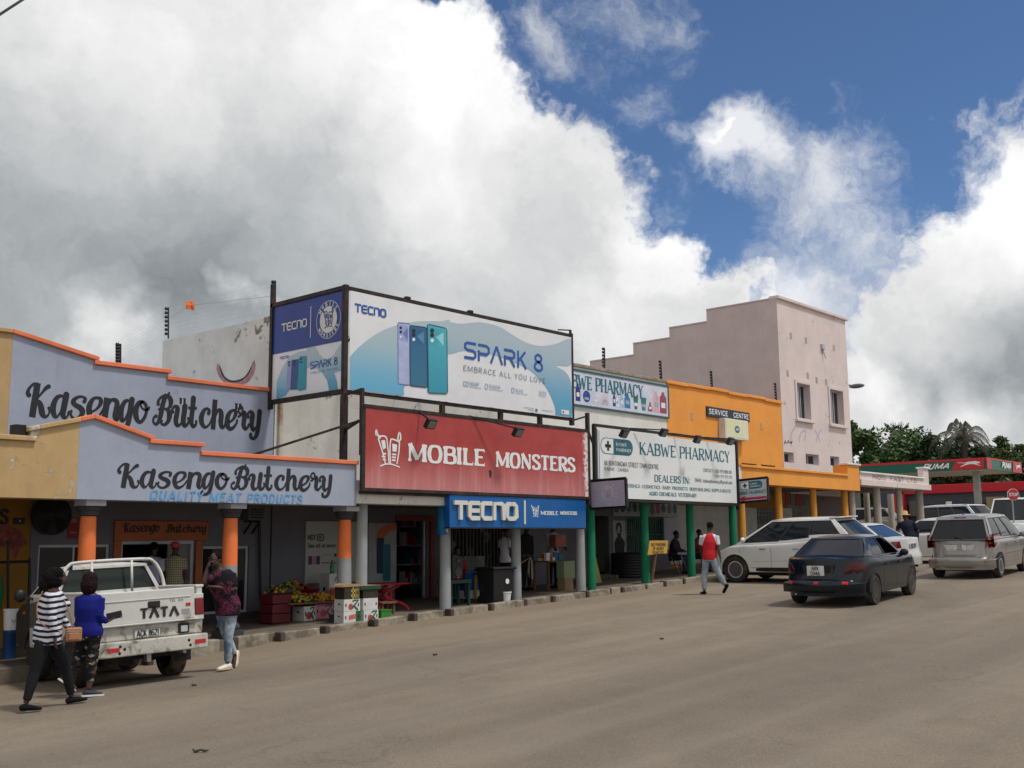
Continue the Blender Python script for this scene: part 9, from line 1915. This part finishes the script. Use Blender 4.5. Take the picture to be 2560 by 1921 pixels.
carton('white apple carton at the bottom of the right stack', xc-.10, xd, Y0, .31, z, h, wcard, 'apple'); carton('white apple carton in the middle of the right stack', xc-.12, xd-.02, Y0, .31, z+h+.002, h, wcard, 'plain'); carton('black carton under a green lid on the right stack', xc-.12, xd-.02, Y0, .31, z+2*h+.004, h*.7, dkcard, 'plain')
t = thing('green_carton_lid', 'green carton lid lying on the right carton stack', 'cardboard', (xc, Y0, z+2.7*h)); MB().box(xc-.22, xd+.04, Y0-.03, Y0+.33, z+2.7*h+.008, z+2.7*h+.09).build('lid_body', mat('dark_green_card', (.008,.06,.03), .6), t, bevel=.008); MB().box(xc-.21, xd+.03, Y0-.02, Y0+.32, z+2.7*h+.0905, z+2.7*h+.095).build('lid_top', bcard, t)  # loose green lid of the right carton stack
Y1 = 18.25; x0, x1, x2 = P(748,1550,Y1+.0).x, P(789,1550,Y1).x, P(836,1545,Y1).x
carton('white apple carton holding up the fruit display', x0+.12, x1, Y1, .4, zp(x0), .30, wcard, group='cartons under the fruit display'); carton('pink apple carton holding up the fruit display', x1+.01, x2, Y1+.02, .4, zp(x0)+.03, .30, pcard, group='cartons under the fruit display')
fs_ = thing('fruit_stall', 'street fruit stall with heaps of yellow, green and red fruit', 'fruit stall', (x0, Y1, zp(x0)))
MB().box(x0-.25, x2+.05, Y1-.05, Y1+.65, zp(x0)+.345, zp(x0)+.385).build('board', wood, fs_, bevel=.008); MB().box(x0-.1, x2, Y1+.45, Y1+.95, zp(x0), zp(x0)+.55).build('back_crate', redc, fs_, bevel=.02)
for k in range(3): MB().box(x0-.62, x0-.17, Y1+.05, Y1+.5, zp(x0)+.19*k, zp(x0)+.19*k+.18).build('crate', redc, fs_, bevel=.015)
def heap(nm, x, y, z, rx, ry, hh, n, r_, mts, seed):
    rr = random.Random(seed); mb = MB()
    for k in range(n):
        a = rr.uniform(0, 2*pi); u = sqrt(rr.random()); q = (x+cos(a)*u*rx, y+sin(a)*u*ry, z+hh*(1-u)+rr.uniform(-.2,.5)*r_); mb.cur = rr.randrange(len(mts)); mb.ball(q, (r_, r_, r_*.9), 7, 5)
    tag(mb.build(nm, mts, fs_, smooth=True), kind='stuff')
zb_ = zp(x0)+.40; fy_ = mat('yellow_fruit_skin', (.50,.33,.02), .45, var=.2, vs=9); fo_ = mat('orange_fruit_skin', (.48,.20,.02), .45); fg_ = mat('green_fruit_skin', (.14,.24,.03), .45, var=.3); fr_ = mat('red_fruit_skin', (.26,.03,.02), .4); fd_ = mat('dark_veg', (.05,.07,.02), .6)
heap('yellow_fruit', x0+.12, Y1+.22, zb_, .42, .22, .13, 70, .038, [fy_, fy_, fg_], 1); heap('orange_fruit', x1+.25, Y1+.22, zb_, .55, .24, .14, 80, .038, [fy_, fo_, fo_], 2); heap('red_fruit', x1-.12, Y1+.42, zb_+.05, .3, .2, .14, 45, .036, [fr_, fo_], 3)
heap('green_fruit', x0+.25, Y1+.72, zb_+.22, .34, .22, .20, 60, .036, [fg_, fg_, fd_], 4); heap('red_fruit', x1+.05, Y1+.75, zb_+.24, .30, .2, .18, 50, .036, [fr_, fr_, fo_], 5); heap('dark_vegetables', x0-.40, Y1+.28, zp(x0)+.60, .22, .2, .13, 35, .04, [fd_, fo_, fd_], 6)
mb = MB(); mb.lathe([(.16,0),(.27,.09),(.29,.10),(.16,.01)], (x1+.28, Y1+.66, zb_+.12), 18); mb.build('bowl', redp, fs_, smooth=True, angle=40)
xw = P(823,1480,19.2).x; carton('white carton standing behind the fruit heaps with green strokes', xw, xw+.30, 19.2, .35, zp(xw), .85, wcard, 'apple', group='cartons under the fruit display')
t = thing('bottle', 'green glass bottle on the carton behind the fruit', 'bottle', (xw+.15, 19.3, zp(xw)+.85)); mb = MB(); mb.lathe([(.045,0),(.048,.02),(.048,.16),(.018,.23),(.016,.30)], (xw+.15, 19.3, zp(xw)+.852), 12); mb.build('bottle_body', mat('green_glass', (.02,.20,.05), .1), t, smooth=True)
# red plastic table
x0, x1 = P(921,1462,18.3).x, P(999,1462,18.3).x; z = zp(x0); zt = P(960,1458,18.3).z; t = thing('plastic_table', 'red plastic table with splayed curved legs beside the phone shop door', 'table', ((x0+x1)/2, 18.3, z))
MB().box(x0, x1, 17.95, 18.65, zt-.035, zt).build('table_top', redp, t, bevel=.015, seg=3)
for sx in (0, 1):
    for sy in (-1, 1): xx = (x0+.12) if sx == 0 else (x1-.12); o_ = -.10 if sx == 0 else .10; mb = MB(); mb.tube(spline([(xx-o_*.3,18.3+sy*.2,zt-.03),((x0+x1)/2-o_*1.0,18.3+sy*.12,(z+zt)/2+.05),(xx+o_*.2,18.3+sy*.26,z+.15),(xx+o_,18.3+sy*.33,z)], 4), .038, 8); mb.build('leg', redp, t, smooth=True)
x0 = P(947,1520,17.6).x; z = zp(x0); t = thing('stool', 'low wooden stool between the cartons and the red table', 'stool', (x0, 17.6, z)); MB().box(x0, x0+.42, 17.5, 17.8, z+.24, z+.28).build('seat', wood, t, bevel=.008)
for (a, b) in ((.05,.05),(.37,.05),(.05,.25),(.37,.25)): MB().box(x0+a-.02, x0+a+.02, 17.5+b-.02, 17.5+b+.02, z, z+.24).build('leg', wood, t)
x0 = P(949,1540,17.15).x; z = zp(x0); t = thing('plastic_crate', 'small bright green crate on the pavement by the stool', 'crate', (x0, 17.15, z)); MB().box(x0, x0+.28, 17.1, 17.35, z, z+.16).build('crate_body', grp, t, bevel=.01); heap_ = MB(); heap_.box(x0-.01, x0+.29, 17.09, 17.36, z+.145, z+.17); heap_.build('rim', grp, t)
# green table with loudspeaker
def table(nm, lab, x0, x1, y0, y1, zt, mt, th=.05, leg=.05, mtl=None):
    z = zp(x0); t = thing(nm, lab, 'table', (x0, y0, z)); MB().box(x0, x1, y0, y1, zt-th, zt).build('table_top', mt, t, bevel=.006)
    for a in (x0+.03, x1-.03-leg):
        for b in (y0+.03, y1-.03-leg): MB().box(a, a+leg, b, b+leg, gz(x0)+.08, zt-th).build('leg', mtl or mt, t)
    return t
dg = mat('dark_green_gloss', (.012,.05,.032), .5); x0, x1 = P(1127,1460,17.35).x, P(1180,1460,17.35).x; zt = P(1150,1450,17.35).z; table('display_table', 'dark green wooden table carrying the loudspeaker', x0, x1, 17.35, 17.8, zt, dg, .08)
xs = P(1133,1440,17.4).x; t = thing('loudspeaker', 'black portable loudspeaker with a small red badge on the green table', 'loudspeaker', (xs, 17.4, zt)); mb = MB(); mb.prism([(xs,zt),(xs+.34,zt),(xs+.36,zt+.5),(xs+.02,zt+.58),(xs,zt+.5)], 17.42, 17.68); mb.build('cabinet', M_['black'], t, bevel=.03, seg=3)
for (zz, r_) in ((.17,.12), (.42,.06)): mb = MB(); mb.lathe([(r_,17.415),(r_*.9,17.40),(r_*.3,17.43),(.02,17.425)], (xs+.18, 0, zt+zz), 20, 'y'); mb.build('driver', mat('grey_cone', (.05,.05,.055), .5), t, smooth=True, angle=30)
MB().box(xs+.13, xs+.22, 17.405, 17.418, zt+.03, zt+.07).build('badge', refl, t)
x0, x1 = P(1162,1480,18.5).x, P(1217,1480,18.5).x; z = zp(x0); zt = P(1190,1426,18.5).z; t = thing('phone_counter', 'blue phone sales counter with white base behind the green table', 'counter', (x0, 18.5, z))
MB().box(x0, x1, 18.5, 19.0, z+.22, zt).build('front_panel', M_['signblue'], t, bevel=.008); MB().box(x0-.01, x1+.01, 18.49, 19.01, z+.02, z+.219).build('base', M_['wht'], t, bevel=.01); MB().box(x0-.01, x1-.05, 18.52, 18.98, zt+.001, zt+.34).build('glass_case', glass('case_glass', (.12,.13,.13), .1), t)
M = lambda u, v, o: V3((x1-.50+u, 18.498-o, zt-.24+v)); lettering('logo', TEC, M, .42, .10, M_['paleprint'], t, T=.2, t=.2, h=.2)
x0 = P(1217,1450,18.3).x; table('yellow_legged_table', 'small table with yellow legs left of the black bin', x0-.3, x0+.1, 18.1, 18.5, P(1225,1432,18.3).z, wood, .03, .05, mat('yellow_leg', (.45,.36,.06), .6))
# bin
x0, x1 = P(1234,1500,17.05).x, P(1283,1500,17.05).x; z = zp(x0); zt = P(1265,1424,17.05).z; t = thing('wheelie_bin', 'black wheelie bin with round white sticker beside a grey column', 'bin', (x0, 17.0, z)); mb = MB(); c0 = [(x0+.04,17.08),(x1-.06,17.08),(x1-.06,17.50),(x0+.04,17.50)]; c1 = [(x0-.02,17.02),(x1+.02,17.02),(x1+.02,17.58),(x0-.02,17.58)]
mb.add([(a, b, z) for a, b in c0]+[(a, b, zt) for a, b in c1], [(0,3,2,1),(4,5,6,7),(0,1,5,4),(1,2,6,5),(2,3,7,6),(3,0,4,7)]); bk = mat('bin_black', (.010,.011,.012), .5, dirt=(.05,.045,.04), dirt_amt=.1); mb.build('bin_body', bk, t, bevel=.02)
MB().box(x0-.05, x1+.07, 16.98, 17.60, zt+.001, zt+.06).build('lid', bk, t, bevel=.025, seg=3); mb = MB(); mb.tube([(x0,17.66,zt-.02),(x1,17.66,zt-.02)], .02, 8); mb.build('handle', bk, t)
mb = MB(); mb.lathe([(.06,17.018),(.06,17.028)], (x0+(x1-x0)*.66, 0, zt-.27), 18, 'y'); mb.build('sticker', M_['wprint'], t); 
for sx in (x0+.06, x1-.08): mb = MB(); mb.lathe([(.09,-.03),(.09,.03)], (sx, 17.5, z+.09), 14, 'x'); mb.build('wheel', M_['black'], t)
xx = P(1284,1505,16.86).x; z = zp(xx); t = thing('bucket', 'white plastic bucket on the kerb in front of the black bin', 'bucket', (xx, 16.86, z)); mb = MB(); mb.lathe([(.10,0),(.125,.20),(.135,.21),(.135,.24),(.125,.24),(.10,.02)], (xx, 17.1, z), 20); mb.build('pail', M_['wht'], t, smooth=True, angle=35); mb = MB(); mb.tube([(xx-.13,17.1,z+.22),(xx,17.0,z+.10),(xx+.13,17.1,z+.22)], .005, 5); mb.build('handle', M_['metal'], t)
a = P(1297,1412,17.15); b = P(1322,1396,17.6); t = thing('mop', 'old string mop leaning out past the grey column', 'mop', tuple(a)); MB().tube([a, b], .015, 7).build('mop_handle', wood, t); mb = MB(); rr = random.Random(2)
for k in range(16): o_ = V3((rr.uniform(-.05,.09), rr.uniform(-.05,.05), 0)); mb.tube([b+V3((.06,0,.04)), b+V3((.06,0,-.1))+o_, b+V3((.06,0,-.42+rr.uniform(-.1,.1)))+o_*1.3], .009, 4)
mb.build('mop_strings', mat('mop_grey', (.24,.22,.19), .9), t)
# wooden stall
x0, x1 = P(1371,1420,18.2).x, P(1418,1420,18.2).x; zt = P(1395,1402,18.2).z; table('market_table', 'rough wooden table piled with goods under the blue box sign', x0, x1, 18.2, 18.8, zt, wood, .04, .06)
t = thing('goods_pile', 'jumble of small coloured packets on the wooden table', 'goods', (x0, 18.2, zt)); rr = random.Random(9); cc = [M_['redprint'], M_['wht'], mat('yellow_pack', (.5,.4,.03), .5), M_['teal'], bcard, M_['signblue']]
for k in range(16): a = rr.uniform(x0+.1, x1-.1); b = rr.uniform(18.3, 18.7); s_ = rr.uniform(.04,.11); MB().box(a-s_, a+s_, b-s_*.6, b+s_*.6, zt+.002*k*0, zt+rr.uniform(.05,.22)).build('packet', cc[k % 6], t, bevel=.006)
xx = P(1405,1470,18.0).x; z = zp(xx); 
for k, (w_, hh, mt_, lab) in enumerate(((.34,.30,bcard,'brown carton on the floor under the wooden table'), (.42,.44,mat('pale_green_card', (.25,.32,.18), .7),'pale green box on top of the brown carton'))):
    t = thing('carton', lab, 'carton', (xx, 17.9, z+.301*k)); MB().box(xx-.03*k, xx+w_, 17.9, 18.15, z+.301*k, z+.301*k+hh).build('box_body', mt_, t, bevel=.006)
q = P(1383,1360,18.45); t = thing('carton', 'faded red carton held up at the stall', 'carton', tuple(q)); MB().box(q.x-.02, q.x+.42, 18.35, 18.55, q.z-.08, q.z+.24).build('box_body', mat('faded_red_card', (.28,.08,.06), .7), t, bevel=.006)
# yellow A board, tank, parking board, chair
a, b = P(1489,1455,18.6), P(1506,1455,18.6); zt = P(1491,1390,18.6).z; ya = mat('yellow_board', (.42,.38,.08), .6); t = thing('sandwich_board', 'narrow yellow folding board beside the first green column', 'sign', (a.x, 18.6, zp(a.x)))
for sg in (1, -1): mb = MB(); z0 = zp(a.x)+.01; mb.add([(a.x,18.6,zt),(a.x,19.0,zt),(a.x+sg*.26,19.0,z0),(a.x+sg*.26,18.6,z0)], [(0,1,2,3)]); o = mb.build('panel', ya, t, fix=False); o.modifiers.new('s','SOLIDIFY').thickness = .02
mb = MB(); mb.add([(a.x-.03,18.59,zt-.05),(a.x+.03,18.59,zt-.05),(a.x+.27,18.59,z0),(a.x-.27,18.59,z0)], [(0,1,2,3)]); mb.build('end_panel', ya, t)
xx = P(1571,1440,19.1).x; z = zp(xx); zt = P(1571,1382,19.1).z; H_ = zt-z; R_ = (P(1603,1420,19.1).x-P(1540,1420,19.1).x)/2*.78; pr = []
for k in range(9): pr += [(R_, z+H_*k/9), (R_*1.03, z+H_*(k+.5)/9)]
t = thing('water_tank', 'squat black ribbed plastic tank in front of the pharmacy', 'tank', (xx, 19.1, z)); mb = MB(); mb.lathe(pr+[(R_, z+H_*.97), (R_*.85, z+H_), (R_*.3, z+H_*1.02)], (xx, 19.1, 0), 28); mb.build('tank_body', bk, t, smooth=True, angle=35)
q0, q1 = P(1619,1388,16.95), P(1668,1388,16.95); zt = P(1645,1352,16.95).z; yb_ = mat('yellow_painted_board', (.52,.30,.05), .6, dirt=(.3,.2,.08), dirt_amt=.1); t = thing('no_parking_sign', 'hand painted yellow NO PARKING OF HEAVY VEHICLES board on a stake', 'sign', (q0.x, 16.95, zp(q0.x)))
mb = MB(); mb.prism([(q0.x-.06,q0.z),(q1.x-.08,q0.z+.03),(q1.x,zt),(q0.x+.05,zt)], 16.90, 16.925); mb.build('board', yb_, t, bevel=.004); W = q1.x-q0.x-.16
for k, s_ in enumerate(('NO PARKING', 'OF HEAVY', 'VEHICLES')): hh = (zt-q0.z)*.22; lettering('lettering', s_, (lambda u, v, o, k=k: V3((q0.x+.10-.03*k+(.10 if k else 0)+u, 16.898-o, zt-.04-(k+1)*hh*1.28+v))), W*(.92 if k == 0 else .70), hh, M_['ink'], t, T=.17, t=.15, h=.14, wob=.01)
MB().bar(P(1640,1380,16.94), P(1628,1464,16.94), .06, .04).build('stake', wood, t)
q = P(1700,1400,18.3); z = zp(q.x); zt = P(1700,1388,18.3).z; ch = mat('chrome_tube', (.55,.55,.55), .2, .9); t = thing('folding_chair', 'chair with chrome legs and dark seat near the white scissor gate', 'chair', (q.x, 18.3, z)); MB().box(q.x-.25, q.x+.20, 18.1, 18.5, zt-.03, zt).build('seat', M_['black'], t, bevel=.01)
for sy in (18.12, 18.48): 
    for (a, b) in ((-.22,.22), (.16,.36)): MB().tube([(q.x+a,sy,zt-.03),(q.x+b,sy,z)], .016, 7).build('leg', ch, t)
for (xx_, yy, lab, mt_, r_, hh, zo) in ((P(22,1650,18.2).x, 18.2, 'blue plastic drum at the far left under a white bucket', mat('blue_drum', (.008,.05,.16), .5), .11, .46, 0), (P(26,1560,18.2).x, 18.2, 'white bucket with wire handle standing on the blue drum', M_['wht'], .115, .34, .46)):
    z = zp(xx_)+zo; t = thing('bucket' if zo else 'drum', lab, 'bucket' if zo else 'drum', (xx_, yy, z)); mb = MB(); mb.lathe([(r_*.85,z),(r_,z+hh*.9),(r_*1.06,z+hh*.92),(r_*1.06,z+hh)], (xx_, yy, 0), 22); mb.build('pail' if zo else 'drum_body', mt_, t, smooth=True, angle=35)
    mb = MB(); mb.tube([(xx_-r_,yy,z+hh*.9),(xx_,yy-r_*1.2,z+hh*.35),(xx_+r_,yy,z+hh*.9)], .006, 5); mb.build('handle', M_['black'], t)
# scraps on the road
for k, (px_, py, lab) in enumerate(((485,1716,'curled scrap lying on the road below the man in ripped jeans'), (1088,1640,'small dark scrap on the road in front of the red board'), (500,1882,'flattened strip of litter near the bottom edge of the road'), (1655,1600,'tiny pebble of rubbish in the middle of the road'))):
    q = G(px_, py); t = thing('litter', lab, 'litter', tuple(q)); rr = random.Random(k); mb = MB(); L = .16 if k == 2 else .07; pts = [(q.x+L*(i/4-.5)*.67+rr.uniform(-.01,.01), q.y-L*(i/4-.5)*.74, q.z+.008+rr.uniform(0,.025)) for i in range(5)]; mb.tube(pts, [.008,.016,.010,.014,.006], 6); mb.build('scrap', mat('litter_brown', (.05,.04,.03), .9), t)
